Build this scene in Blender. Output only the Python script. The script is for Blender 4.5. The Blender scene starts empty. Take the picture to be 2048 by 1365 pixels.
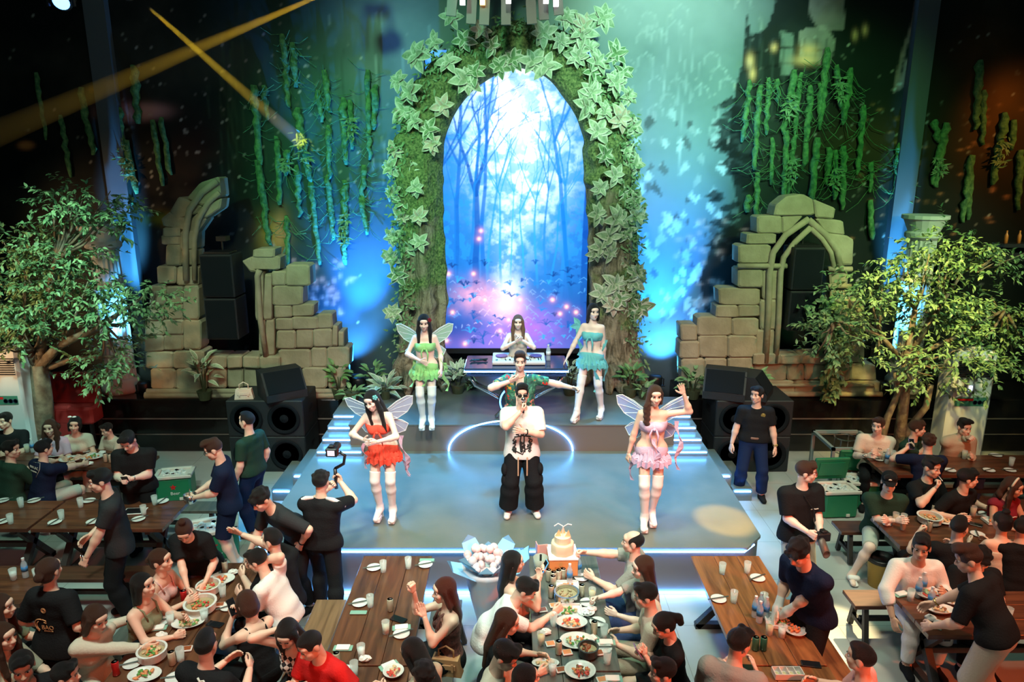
import bpy, bmesh, math, random
import numpy as np
from mathutils import Vector, Matrix, Euler
PI=math.pi
R=math.radians
rnd=random.Random(7)
S=bpy.context.scene
C=S.collection
# ---------------------------------------------------------------- camera, world, exposure
CAMZ=4.96; PITCH=R(14.0); FPX=1430.0
cam=bpy.data.cameras.new('camera'); camo=bpy.data.objects.new('camera',cam); C.objects.link(camo)
cam.sensor_width=36.0; cam.lens=36.0*FPX/2048.0; cam.clip_start=.05; cam.clip_end=200
camo.location=(0,0,CAMZ); camo.rotation_euler=(PI/2-PITCH,0,0)
S.camera=camo
S.view_settings.view_transform='Standard'; S.view_settings.look='None'
S.view_settings.gamma=1.0; S.view_settings.use_curve_mapping=False
S.view_settings.exposure=0.45
S.cycles.use_denoising=True
S.cycles.max_bounces=6; S.cycles.diffuse_bounces=3; S.cycles.glossy_bounces=3
S.cycles.transmission_bounces=5; S.cycles.transparent_max_bounces=8; S.cycles.volume_bounces=0
S.cycles.caustics_reflective=False; S.cycles.caustics_refractive=False
S.cycles.sample_clamp_indirect=4.0
w=bpy.data.worlds.new('hall_world'); S.world=w; w.use_nodes=True
w.node_tree.nodes['Background'].inputs[0].default_value=(.30,.50,.48,1)
w.node_tree.nodes['Background'].inputs[1].default_value=.09
# pixel helpers: meet a sight line with a horizontal or a vertical plane of the hall
def ang(py): return PITCH+math.atan((py-682.5)/FPX)
def W(px,py,z):
    h=CAMZ-z; y=h/math.tan(ang(py)); d=y*math.cos(PITCH)+h*math.sin(PITCH)
    return ((px-1024)*d/FPX,y)
def V(px,py,Y):
    h=Y*math.tan(ang(py)); d=Y*math.cos(PITCH)+h*math.sin(PITCH)
    return ((px-1024)*d/FPX,CAMZ-h)
# ---------------------------------------------------------------- lamps
def lamp(kind,name,loc,to,power,col,size=.2,angle=60,blend=.4,sy=None):
    l=bpy.data.lights.new(name,kind); o=bpy.data.objects.new(name,l); C.objects.link(o)
    o.location=loc; l.energy=power; l.color=col
    d=Vector(to)-Vector(loc); o.rotation_euler=d.to_track_quat('-Z','Y').to_euler()
    if kind=='SPOT': l.spot_size=R(angle); l.spot_blend=blend; l.shadow_soft_size=size
    elif kind=='AREA':
        l.size=size
        if sy: l.shape='RECTANGLE'; l.size_y=sy
    else: l.shadow_soft_size=size
    return o
# rig over the audience: stage wash, mint wash on the arch and the mural
lamp('SPOT','mint_wash',(-2.4,4.5,8.6),(-1.5,13,5.0),1300,(.34,1,.60),.25,44,.9)
lamp('SPOT','mint_wash',(2.6,4.5,8.6),(2.7,13,6.4),3000,(.50,1,.70),.25,40,.9)
lamp('SPOT','arch_key',(0,4.0,9.0),(0,12.6,4.0),1300,(.80,1,.66),.25,40,.9)
lamp('SPOT','green_wash',(-5.5,5.0,8.5),(-3.0,13,4.4),750,(.16,1,.38),.25,32,.9)
lamp('SPOT','green_wash',(6.0,5.0,8.5),(5.2,13,4.6),1100,(.26,1,.28),.25,42,.9)
lamp('SPOT','ruin_wash',(-3.4,6.0,8.0),(-4.0,12,2.4),800,(.92,1,.66),.25,34,.9)
lamp('SPOT','ruin_wash',(4.6,6.0,8.0),(4.9,12,2.4),800,(1,.88,.58),.25,36,.9)
lamp('SPOT','stage_key',(-1.0,2.5,8.5),(-.2,9.4,1.2),1050,(1,.95,.88),.35,46,.7)
lamp('SPOT','stage_key',(1.4,2.5,8.5),(.9,9.4,1.2),1050,(1,.88,.78),.35,46,.7)
lamp('SPOT','stage_blue',(-3.2,11.6,7.0),(-2.3,9.5,.6),4200,(.01,.42,1),.3,34,.9)
lamp('SPOT','stage_blue',(0,11.4,7.0),(-.1,9.6,.6),3000,(.01,.42,1),.3,26,.9)
lamp('SPOT','stage_blue',(3.4,11.6,7.0),(2.2,9.5,.6),3600,(.01,.42,1),.3,32,.9)
lamp('SPOT','stage_teal',(0,7.5,8.2),(0,8.4,.6),1100,(.50,1,.72),.4,66,.9)
lamp('SPOT','amber_pool',(1.2,12.2,8.4),(2.66,8.15,.62),9000,(1,.50,.03),.04,5.4,.6)
lamp('SPOT','amber_pool',(6.0,10.5,7.0),(3.5,6.8,0),6000,(1,.78,.40),.04,7,.5)
lamp('SPOT','red_head',(5.5,1.0,4.2),(0.9,6.0,1.0),1100,(1,.10,.02),.12,46,.6)
lamp('SPOT','red_head',(-1.0,0.6,5.2),(-3.0,5.4,1.0),360,(1,.12,.02),.12,46,.6)
lamp('SPOT','red_head',(7.5,2.5,4.2),(5.0,7.6,1.0),750,(1,.13,.02),.12,50,.6)
lamp('SPOT','lamp_warm',(.6,4.0,7.6),(.6,6.0,.7),700,(1,.92,.74),.4,72,.8)
lamp('SPOT','lamp_warm',(4.4,5.0,7.6),(4.6,7.4,.7),800,(1,.84,.58),.4,72,.8)
lamp('SPOT','lamp_teal',(-3.2,4.0,7.6),(-3.2,6.8,.7),1150,(.74,1,.84),.4,72,.8)
lamp('SPOT','floor_green',(-5.2,7.5,7.6),(-5.4,9.6,0),420,(.45,1,.72),.4,72,.8)
lamp('SPOT','floor_green',(4.0,8.5,7.6),(3.9,9.6,0),420,(.55,1,.72),.4,66,.8)
lamp('SPOT','tree_teal',(-4.6,7.0,6.6),(-7.2,10.7,2.6),1300,(.55,1,.80),.2,36,.8)
lamp('SPOT','tree_warm',(-9.5,7.0,3.0),(-7.8,10.7,2.9),700,(1,.62,.30),.2,46,.8)
lamp('SPOT','tree_gold',(5.2,7.5,6.4),(6.3,10.6,2.9),1900,(1,.78,.22),.15,34,.8)
lamp('SPOT','tree_green',(8.8,6.5,6.0),(7.6,10.8,3.4),900,(.75,1,.55),.2,46,.8)
lamp('SPOT','orange_wall',(9.5,8.0,7.5),(9.0,13,5.2),500,(1,.42,.06),.2,34,.9)
# ---------------------------------------------------------------- materials
MATS={}
def nt(name):
    m=bpy.data.materials.new(name); m.use_nodes=True; t=m.node_tree
    return m,t,t.nodes['Principled BSDF']
def mat(name,col,rough=.6,metal=0,bump=0,bscale=20,col2=None,cscale=6,emit=None,estr=0,trans=0,spec=None,alpha=1,aniso=None,sheen=0,ior=None,sss=0):
    if name in MATS: return MATS[name]
    m,t,b=nt(name); N=t.nodes; L=t.links
    b.inputs['Base Color'].default_value=(*col,1); b.inputs['Roughness'].default_value=rough; b.inputs['Metallic'].default_value=metal
    if spec is not None: b.inputs['Specular IOR Level'].default_value=spec
    if ior: b.inputs['IOR'].default_value=ior
    if trans: b.inputs['Transmission Weight'].default_value=trans
    if alpha<1: b.inputs['Alpha'].default_value=alpha
    if sheen: b.inputs['Sheen Weight'].default_value=sheen
    if emit: b.inputs['Emission Color'].default_value=(*emit,1); b.inputs['Emission Strength'].default_value=estr
    if col2 or bump:
        tc=N.new('ShaderNodeTexCoord'); mp=N.new('ShaderNodeMapping'); L.new(tc.outputs['Object'],mp.inputs['Vector'])
        if aniso: mp.inputs['Scale'].default_value=aniso
    if col2:
        n=N.new('ShaderNodeTexNoise'); n.inputs['Scale'].default_value=cscale; n.inputs['Detail'].default_value=6; L.new(mp.outputs[0],n.inputs['Vector'])
        r=N.new('ShaderNodeValToRGB'); r.color_ramp.elements[0].position=.36; r.color_ramp.elements[1].position=.64
        r.color_ramp.elements[0].color=(*col,1); r.color_ramp.elements[1].color=(*col2,1)
        L.new(n.outputs['Fac'],r.inputs[0]); L.new(r.outputs[0],b.inputs['Base Color'])
    if bump:
        n2=N.new('ShaderNodeTexNoise'); n2.inputs['Scale'].default_value=bscale; n2.inputs['Detail'].default_value=4; L.new(mp.outputs[0],n2.inputs['Vector'])
        bp=N.new('ShaderNodeBump'); bp.inputs['Strength'].default_value=bump; bp.inputs['Distance'].default_value=.02
        L.new(n2.outputs['Fac'],bp.inputs['Height']); L.new(bp.outputs[0],b.inputs['Normal'])
    MATS[name]=m; return m
def attr_mat(name,rough=.7,emit=0,bump=0,spec=.3):
    m,t,b=nt(name); a=t.nodes.new('ShaderNodeVertexColor'); a.layer_name='Col'
    t.links.new(a.outputs[0],b.inputs['Base Color']); b.inputs['Roughness'].default_value=rough; b.inputs['Specular IOR Level'].default_value=spec
    if emit:
        t.links.new(a.outputs[0],b.inputs['Emission Color']); b.inputs['Emission Strength'].default_value=emit
        b.inputs['Base Color'].default_value=(0,0,0,1)
        for l in list(t.links):
            if l.to_socket==b.inputs['Base Color']: t.links.remove(l)
    return m
def fabric(name,col,rough=.85): return mat('fabric_'+name,col,rough,0,.25,60,spec=.12)
def wood_mat(name,c1,c2,axis=1,rough=.35):
    if name in MATS: return MATS[name]
    m,t,b=nt(name); N=t.nodes; L=t.links
    tc=N.new('ShaderNodeTexCoord'); mp=N.new('ShaderNodeMapping'); s=[9,9,9]; s[axis]=.9; mp.inputs['Scale'].default_value=s; L.new(tc.outputs['Object'],mp.inputs[0])
    n=N.new('ShaderNodeTexNoise'); n.inputs['Scale'].default_value=1.6; n.inputs['Detail'].default_value=8; n.inputs['Distortion'].default_value=.8; L.new(mp.outputs[0],n.inputs['Vector'])
    r=N.new('ShaderNodeValToRGB'); r.color_ramp.elements[0].position=.32; r.color_ramp.elements[1].position=.68
    r.color_ramp.elements[0].color=(*c1,1); r.color_ramp.elements[1].color=(*c2,1); L.new(n.outputs['Fac'],r.inputs[0]); L.new(r.outputs[0],b.inputs['Base Color'])
    b.inputs['Roughness'].default_value=rough; b.inputs['Coat Weight'].default_value=.3; b.inputs['Coat Roughness'].default_value=.15
    MATS[name]=m; return m
# ---------------------------------------------------------------- object helpers
def tag(o,label=None,cat=None,group=None,kind=None):
    if label: o['label']=label
    if cat: o['category']=cat
    if group: o['group']=group
    if kind: o['kind']=kind
    return o
def thing(name,label,cat,loc=(0,0,0),rz=0,group=None):
    o=bpy.data.objects.new(name,None); C.objects.link(o); o.empty_display_size=.1
    o.location=loc; o.rotation_euler=(0,0,rz); return tag(o,label,cat,group)
def mesh_obj(name,verts,faces,mats,parent=None,loc=(0,0,0),smooth=True,midx=None):
    me=bpy.data.meshes.new(name)
    if isinstance(verts,np.ndarray): verts=verts.tolist()
    me.from_pydata(verts,[],faces if isinstance(faces,list) else faces.tolist())
    if not isinstance(mats,(list,tuple)): mats=[mats]
    for m in mats: me.materials.append(m)
    if midx is not None: me.polygons.foreach_set('material_index',midx)
    if smooth: me.polygons.foreach_set('use_smooth',[True]*len(me.polygons))
    me.update(); o=bpy.data.objects.new(name,me); C.objects.link(o); o.location=loc
    if parent: o.parent=parent
    return o
def copy_tree(o,parent=None):
    c=o.copy(); C.objects.link(c)
    if parent: c.parent=parent
    for ch in list(o.children): copy_tree(ch,c)
    return c
class MB:
    def __init__(s): s.v=[]; s.f=[]; s.m=[]; s.mi=0
    def add(s,vs,fs):
        n=len(s.v); s.v.extend([tuple(v) for v in vs]); s.f.extend([tuple(i+n for i in f) for f in fs]); s.m.extend([s.mi]*len(fs)); return s
    def mat(s,i): s.mi=i; return s
    def box(s,c,d,rz=0,bev=0,M=None):
        x,y,z=[k/2 for k in d]
        if bev:
            b=min(bev,x*.9,y*.9,z*.9); vs=[]; 
            for sx in(-1,1):
                for sy in(-1,1):
                    for sz in(-1,1):
                        vs+= [(sx*x,sy*(y-b),sz*(z-b)),(sx*(x-b),sy*y,sz*(z-b)),(sx*(x-b),sy*(y-b),sz*z)]
            bm=bmesh.new(); 
            for v in vs: bm.verts.new(v)
            r=bmesh.ops.convex_hull(bm,input=bm.verts); bmesh.ops.dissolve_limit(bm,angle_limit=.02,verts=bm.verts,edges=bm.edges)
            bm.verts.index_update(); vs=[v.co.copy() for v in bm.verts]; fs=[[v.index for v in f.verts] for f in bm.faces]; bm.free()
        else:
            vs=[Vector((a*x,b_*y,e*z)) for a in(-1,1) for b_ in(-1,1) for e in(-1,1)]
            fs=[(0,1,3,2),(4,6,7,5),(0,4,5,1),(2,3,7,6),(0,2,6,4),(1,5,7,3)]
        T=Matrix.Translation(c)@(M.to_4x4() if M else Matrix.Rotation(rz,4,'Z'))
        return s.add([T@Vector(v) for v in vs],fs)
    def bar(s,a,b,w,h):
        a=Vector(a); b=Vector(b); d=b-a; q=d.to_track_quat('Z','Y').to_matrix()
        return s.box((a+b)/2,(w,h,d.length),M=q)
    def tube(s,pts,rad,n=8,cap=True,flat=None):
        pts=[Vector(p) for p in pts]
        if not isinstance(rad,(list,tuple)): rad=[rad]*len(pts)
        vs=[];fs=[]; up=None
        for i,p in enumerate(pts):
            t=(pts[min(i+1,len(pts)-1)]-pts[max(i-1,0)]).normalized()
            if up is None:
                up=Vector((0,0,1)) if abs(t.z)<.9 else Vector((1,0,0))
            u=(up-t*up.dot(t)).normalized(); up=u; w_=t.cross(u)
            for k in range(n):
                a=2*PI*k/n; vs.append(p+(u*math.cos(a)+w_*math.sin(a)*(flat or 1))*rad[i])
        for i in range(len(pts)-1):
            for k in range(n):
                k2=(k+1)%n; fs.append((i*n+k,i*n+k2,(i+1)*n+k2,(i+1)*n+k))
        if cap: fs.append(tuple(range(n-1,-1,-1))); fs.append(tuple((len(pts)-1)*n+k for k in range(n)))
        return s.add(vs,fs)
    def lathe(s,prof,c=(0,0,0),n=20,sx=1,sy=1):
        vs=[];fs=[]
        for r,z in prof:
            for k in range(n): vs.append((c[0]+r*math.cos(2*PI*k/n)*sx,c[1]+r*math.sin(2*PI*k/n)*sy,c[2]+z))
        for i in range(len(prof)-1):
            for k in range(n):
                k2=(k+1)%n; fs.append((i*n+k,i*n+k2,(i+1)*n+k2,(i+1)*n+k))
        if prof[0][0]>1e-4: fs.append(tuple(range(n-1,-1,-1)))
        if prof[-1][0]>1e-4: fs.append(tuple((len(prof)-1)*n+k for k in range(n)))
        return s.add(vs,fs)
    def ball(s,c,r,n=10,m=7,M=None):
        if not isinstance(r,(tuple,list)): r=(r,r,r)
        vs=[];fs=[]
        for i in range(m+1):
            a=PI*i/m
            for k in range(n):
                b=2*PI*k/n; p=Vector((r[0]*math.sin(a)*math.cos(b),r[1]*math.sin(a)*math.sin(b),-r[2]*math.cos(a)))
                if M: p=M@p
                vs.append(Vector(c)+p)
        for i in range(m):
            for k in range(n):
                k2=(k+1)%n; fs.append((i*n+k,i*n+k2,(i+1)*n+k2,(i+1)*n+k))
        return s.add(vs,fs)
    def stone(s,poly,yf,yb,bev=.025):
        # polygon of (X,Z), front face at yf chamfered, back at yb
        n=len(poly); cx=sum(p[0] for p in poly)/n; cz=sum(p[1] for p in poly)/n
        vs=[]
        for (x,z) in poly: vs.append((x,yb,z))
        for (x,z) in poly: vs.append((x,yf+bev,z))
        for (x,z) in poly:
            d=math.hypot(x-cx,z-cz) or 1; k=max(0,1-1.5*bev/d); vs.append((cx+(x-cx)*k,yf,cz+(z-cz)*k))
        fs=[tuple(range(n)),tuple(2*n+i for i in range(n-1,-1,-1))]
        for i in range(n):
            j=(i+1)%n; fs+=[(i,j,n+j,n+i)[::-1],(n+i,n+j,2*n+j,2*n+i)[::-1]]
        return s.add(vs,fs)
    def prism(s,poly,z0,z1,T=None):
        n=len(poly); vs=[(p[0],p[1],z0) for p in poly]+[(p[0],p[1],z1) for p in poly]
        fs=[tuple(range(n-1,-1,-1)),tuple(range(n,2*n))]+[(i,(i+1)%n,n+(i+1)%n,n+i) for i in range(n)]
        if T: vs=[T@Vector(v) for v in vs]
        return s.add(vs,fs)
    def leaf(s,p,d,nrm,L,Wd,droop=.25,fold=.25):
        # leaf: pointed oval, folded along its midrib, curving down
        p=Vector(p); d=Vector(d).normalized(); nrm=Vector(nrm); sd=d.cross(nrm).normalized(); nn=sd.cross(d)
        ts=[0,.28,.62,1]; ws=[.0,.5,.42,0]
        mid=[p+d*(L*t)-nn*(droop*L*t*t) for t in ts]
        vs=[mid[0],mid[1],mid[2],mid[3],mid[1]+sd*Wd*.5+nn*Wd*fold*.5,mid[2]+sd*Wd*.42+nn*Wd*fold*.4,mid[1]-sd*Wd*.5+nn*Wd*fold*.5,mid[2]-sd*Wd*.42+nn*Wd*fold*.4]
        return s.add(vs,[(0,1,4),(1,2,5,4),(2,3,5),(0,6,1),(6,7,2,1),(7,3,2)])
    def leaf2(s,p,d,nrm,L,Wd,droop=.25,fold=.25):
        # broad pointed leaf: green heart (slot 0) with a pale margin (slot 1)
        p=Vector(p); d=Vector(d).normalized(); nrm=Vector(nrm); sd=d.cross(nrm).normalized(); nn=sd.cross(d)
        ts=[0,.14,.36,.62,.84,1]; ws=[.03,.34,.50,.43,.22,0]; vs=[]
        for t,w_ in zip(ts,ws):
            m=p+d*(L*t)-nn*(droop*L*t*t)
            for k in(-1,-.62,0,.62,1): vs.append(m+sd*(Wd*w_*k)+nn*(abs(k)*Wd*w_*fold))
        n0=s.mi
        for i in range(5):
            for k in range(4):
                s.mi=1 if k in(0,3) else 0; a=i*5+k; s.add([vs[a],vs[a+1],vs[a+6],vs[a+5]],[(0,1,2,3)])
        s.mi=n0; return s
    def build(s,name,mats,parent=None,loc=(0,0,0),smooth=False):
        o=mesh_obj(name,s.v,s.f,mats,parent,loc,smooth,s.m if isinstance(mats,(list,tuple)) and len(mats)>1 else None)
        return o
    def solo(s,name,mats,label,cat,group=None,loc=(0,0,0),rz=0,smooth=False):
        o=s.build(name,mats,None,loc,smooth); o.rotation_euler=(0,0,rz); return tag(o,label,cat,group)
def struct(name,mb,m,smooth=False):
    o=mb.build(name,m,None,(0,0,0),smooth); o['kind']='structure'; return o
def autosmooth(o):
    pass
# ---------------------------------------------------------------- signed-distance bodies -> one continuous skin
def surface_nets(F,org,vox):
    In=F<0; nx,ny,nz=F.shape
    acc=np.zeros((nx-1,ny-1,nz-1,3),np.float32); cnt=np.zeros((nx-1,ny-1,nz-1),np.float32)
    edges=[]
    for ax in range(3):
        a=[slice(None)]*3; b=[slice(None)]*3; a[ax]=slice(0,-1); b[ax]=slice(1,None)
        Fa=F[tuple(a)]; Fb=F[tuple(b)]; ia=In[tuple(a)]; cr=ia!=In[tuple(b)]
        idx=np.argwhere(cr); 
        if len(idx)==0: continue
        i,j,k=idx.T; fa=Fa[i,j,k]; fb=Fb[i,j,k]; t=fa/(fa-fb); pos=idx.astype(np.float32).copy(); pos[:,ax]+=t
        o1,o2=[q for q in range(3) if q!=ax]
        for d1 in(0,-1):
            for d2 in(0,-1):
                c=idx.copy(); c[:,o1]+=d1; c[:,o2]+=d2
                ok=(c>=0).all(1)&(c[:,0]<nx-1)&(c[:,1]<ny-1)&(c[:,2]<nz-1)
                cc=c[ok]; np.add.at(acc,(cc[:,0],cc[:,1],cc[:,2]),pos[ok]); np.add.at(cnt,(cc[:,0],cc[:,1],cc[:,2]),1)
        ok=(idx[:,o1]>0)&(idx[:,o2]>0)&(idx[:,o1]<F.shape[o1]-1)&(idx[:,o2]<F.shape[o2]-1)
        edges.append((ax,o1,o2,idx[ok],ia[i,j,k][ok]))
    act=cnt>0; vid=-np.ones(act.shape,np.int64); vid[act]=np.arange(act.sum())
    v=acc[act]/cnt[act][:,None]*vox+np.array(org,np.float32)
    quads=[]
    for ax,o1,o2,idx,s in edges:
        def g(d1,d2):
            c=idx.copy(); c[:,o1]+=d1; c[:,o2]+=d2; return vid[c[:,0],c[:,1],c[:,2]]
        q=np.stack([g(-1,-1),g(0,-1),g(0,0),g(-1,0)],1)
        flip=~s if ax!=1 else s
        q[flip]=q[flip][:,::-1]; quads.append(q)
    return v,np.concatenate(quads)
def cone(a,b,ra,rb,flat=None,clip=None): return ('c',np.array(a,float),np.array(b,float),ra,rb,flat,clip)
def ell(c,r,M=None,clip=None): return ('e',np.array(c,float),np.array(r,float),M,None,None,clip)
def sdf(prims,vox=.011,k=.03,subs=(),mod=None):
    lo=np.full(3,1e9); hi=-lo; bb=[]
    for p in prims:
        if p[0]=='c': r=max(p[3],p[4]); l=np.minimum(p[1],p[2])-r; h=np.maximum(p[1],p[2])+r
        else: r=p[2].max(); l=p[1]-(p[2] if p[3] is None else r); h=p[1]+(p[2] if p[3] is None else r)
        bb.append((l,h)); lo=np.minimum(lo,l); hi=np.maximum(hi,h)
    m=k+2*vox; lo=lo-m; hi=hi+m; n=np.ceil((hi-lo)/vox).astype(int)+1
    F=np.full(n,.3,np.float32)
    ax=[lo[i]+vox*np.arange(n[i]) for i in range(3)]
    for p,(l,h) in zip(prims,bb):
        s=[slice(max(0,int((l[i]-m-lo[i])/vox)),min(n[i],int((h[i]+m-lo[i])/vox)+2)) for i in range(3)]
        X=ax[0][s[0]][:,None,None]; Y=ax[1][s[1]][None,:,None]; Z=ax[2][s[2]][None,None,:]
        d=_dist(p,X,Y,Z).astype(np.float32)
        f=F[s[0],s[1],s[2]]; hh=np.maximum(k-np.abs(f-d),0)/k; F[s[0],s[1],s[2]]=np.minimum(f,d)-hh*hh*k*.25
    if subs:
        X=ax[0][:,None,None]; Y=ax[1][None,:,None]; Z=ax[2][None,None,:]
        for p in subs: F=np.maximum(F,-_dist(p,X,Y,Z).astype(np.float32))
    return surface_nets(F,lo,vox)
def _dist(p,X,Y,Z):
    if p[0]=='c':
        a,b=p[1],p[2]; ba=b-a; L2=max((ba**2).sum(),1e-9)
        px,py,pz=X-a[0],Y-a[1],Z-a[2]
        t=np.clip((px*ba[0]+py*ba[1]+pz*ba[2])/L2,0,1)
        qx,qy,qz=px-t*ba[0],py-t*ba[1],pz-t*ba[2]
        if p[5] is not None:
            nv,sc=p[5]; c=qx*nv[0]+qy*nv[1]+qz*nv[2]; e=c*(sc-1); qx=qx+nv[0]*e; qy=qy+nv[1]*e; qz=qz+nv[2]*e
        d=np.sqrt(qx*qx+qy*qy+qz*qz)-(p[3]+(p[4]-p[3])*t)
    elif p[0]=='e':
        qx,qy,qz=X-p[1][0],Y-p[1][1],Z-p[1][2]
        if p[3] is not None:
            M=p[3]; qx,qy,qz=(M[0][0]*qx+M[1][0]*qy+M[2][0]*qz,M[0][1]*qx+M[1][1]*qy+M[2][1]*qz,M[0][2]*qx+M[1][2]*qy+M[2][2]*qz)
        r=p[2]; k0=np.sqrt((qx/r[0])**2+(qy/r[1])**2+(qz/r[2])**2); d=(k0-1)*r.min()
    elif p[0]=='b':
        dx=np.abs(X-p[1][0])-p[2][0]; dy=np.abs(Y-p[1][1])-p[2][1]; dz=np.abs(Z-p[1][2])-p[2][2]
        d=np.maximum(np.maximum(dx,dy),dz)
    if p[6]:
        for (c,nv) in p[6]: d=np.maximum(d,(X-c[0])*nv[0]+(Y-c[1])*nv[1]+(Z-c[2])*nv[2])
    return d
def boxp(c,h): return ('b',np.array(c,float),np.array(h,float),None,None,None,None)
# ---------------------------------------------------------------- people
def vn(a): a=np.array(a,float); return a/(np.linalg.norm(a)+1e-9)
SKIN=[mat('skin_light',(.80,.52,.40),.5,bump=.05,bscale=80),mat('skin_tan',(.62,.36,.25),.5,bump=.05,bscale=80),mat('skin_pale',(.88,.64,.54),.48)]
EYEW=mat('eye_white',(.85,.85,.83),.3); IRIS=mat('eye_dark',(.02,.012,.008),.15); LIP=mat('lip_rose',(.50,.17,.15),.4); BROW=mat('brow_dark',(.03,.02,.015),.8)
HAIR={'black':mat('hair_black',(.012,.011,.012),.42,bump=.8,bscale=30,aniso=(14,14,1.5)),'brown':mat('hair_brown',(.07,.03,.018),.42,bump=.8,bscale=30,aniso=(14,14,1.5)),
 'lbrown':mat('hair_light_brown',(.20,.10,.06),.45,bump=.8,bscale=30,aniso=(14,14,1.5)),'red':mat('hair_auburn',(.10,.022,.012),.42,bump=.8,bscale=30,aniso=(14,14,1.5)),'grey':mat('hair_grey',(.05,.045,.04),.6,bump=.8,bscale=40)}
def cat_m(parts):
    vs=[];fs=[];mi=[];n=0
    for v,f,m in parts:
        v=np.asarray(v); vs.append(v); fl=[tuple(int(q)+n for q in a) for a in (f if isinstance(f,list) else f.tolist())]; fs+=fl; mi+=([m]*len(fl) if isinstance(m,int) else list(m)); n+=len(v)
    return np.concatenate(vs),fs,mi
def mb_ball(c,r,n=10,m=7,M=None):
    b=MB().ball(c,r,n,m,M); return np.array([tuple(v) for v in b.v]),b.f
def head_template(fem):
    j=.9 if fem else 1
    pr=[ell((0,.012,.030),(.075,.096,.086)),ell((0,-.030,-.050),(.056*j,.060,.056)),ell((0,-.062,-.090),(.032*j,.024,.022)),ell((.040*j,-.02,-.062),(.022,.034,.03)),ell((-.040*j,-.02,-.062),(.022,.034,.03)),
        ell((.034,-.058,-.022),(.030,.030,.028)),ell((-.034,-.058,-.022),(.030,.030,.028)),ell((0,-.070,.048),(.052,.024,.030)),
        cone((0,-.086,.014),(0,-.108,-.022),.0085,.0125),ell((.012,-.098,-.027),(.009,.009,.007)),ell((-.012,-.098,-.027),(.009,.009,.007)),
        ell((0,-.088,-.058),(.026,.012,.018)),cone((0,.02,-.06),(0,.012,-.16),.052,.050)]
    for s in(-1,1): pr+= [ell((s*.078,.012,-.006),(.010,.020,.032))]
    sb=[ell((s*.031,-.096,.012),(.019,.017,.013)) for s in(-1,1)]
    v,f=sdf(pr,.0062,.016,sb)
    parts=[(v,f,0)]
    for s in(-1,1):
        a,b=mb_ball((s*.031,-.076,.012),(.0145,.0125,.0125)); parts.append((a,b,1))
        a,b=mb_ball((s*.031,-.0855,.012),(.0085,.004,.0085),8,5); parts.append((a,b,2))
        t=MB().tube([(s*.014,-.096,.030),(s*.031,-.097,.037),(s*.050,-.086,.033)],[.0028,.0036,.0016] if not fem else [.0018,.0026,.0012],6); parts.append((np.array([tuple(q) for q in t.v]),t.f,3))
        if fem:
            t=MB().tube([(s*.016,-.0885,.018),(s*.031,-.091,.0255),(s*.049,-.082,.020)],[.0018,.0026,.002],5); parts.append((np.array([tuple(q) for q in t.v]),t.f,2))
    a,b=mb_ball((0,-.0985,-.0535),(.018,.005,.0042)); parts.append((a,b,4)); a,b=mb_ball((0,-.0975,-.0625),(.015,.005,.0045)); parts.append((a,b,4))
    return cat_m(parts)
HEADS={0:head_template(0),1:head_template(1)}
def hand_template(kind):
    curl={'relax':28,'open':4,'grip':68,'wave':3,'flat':10}[kind]; spread=.16 if kind in('open','wave') else .04
    pr=[cone((-.02,0,0),(.02,0,0),.026,.028,((0,0,1),1.5)),cone((.02,.018,0),(.082,.026,-.002),.020,.0155,((0,0,1),1.5)),cone((.02,-.012,0),(.078,-.024,-.002),.020,.014,((0,0,1),1.5)),cone((.03,0,0),(.080,.004,0),.022,.016,((0,0,1),1.5))]
    for y,L,r,a in((.032,.070,.0092,spread),(.011,.078,.0095,spread*.3),(-.010,.073,.0092,-spread*.4),(-.029,.057,.0080,-spread*1.1)):
        p=np.array((.080,y,-.001)); an=R(curl*.7)
        for q,(fr) in enumerate((.45,.31,.24)):
            dirv=np.array((math.cos(an)*math.cos(a),math.sin(a)*math.cos(an),-math.sin(an))); e=p+dirv*L*fr
            pr.append(cone(p,e,r*(1-.08*q),r*(1-.08*(q+1)))); p=e; an+=R(curl*(.95 if q==0 else .7))
    if kind=='grip': th=[(.015,.026,-.004),(.045,.046,-.022),(.072,.038,-.038),(.088,.022,-.042)]
    elif kind in('open','wave'): th=[(.015,.026,-.003),(.045,.056,-.010),(.070,.076,-.012),(.092,.086,-.012)]
    else: th=[(.015,.026,-.004),(.045,.048,-.016),(.072,.056,-.022),(.095,.054,-.028)]
    rr=[.015,.0115,.0105,.0085]
    for i in range(3): pr.append(cone(th[i],th[i+1],rr[i],rr[i+1]))
    return sdf(pr,.0052,.008)
HANDS={k:hand_template(k) for k in('relax','open','grip','flat')}
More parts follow.
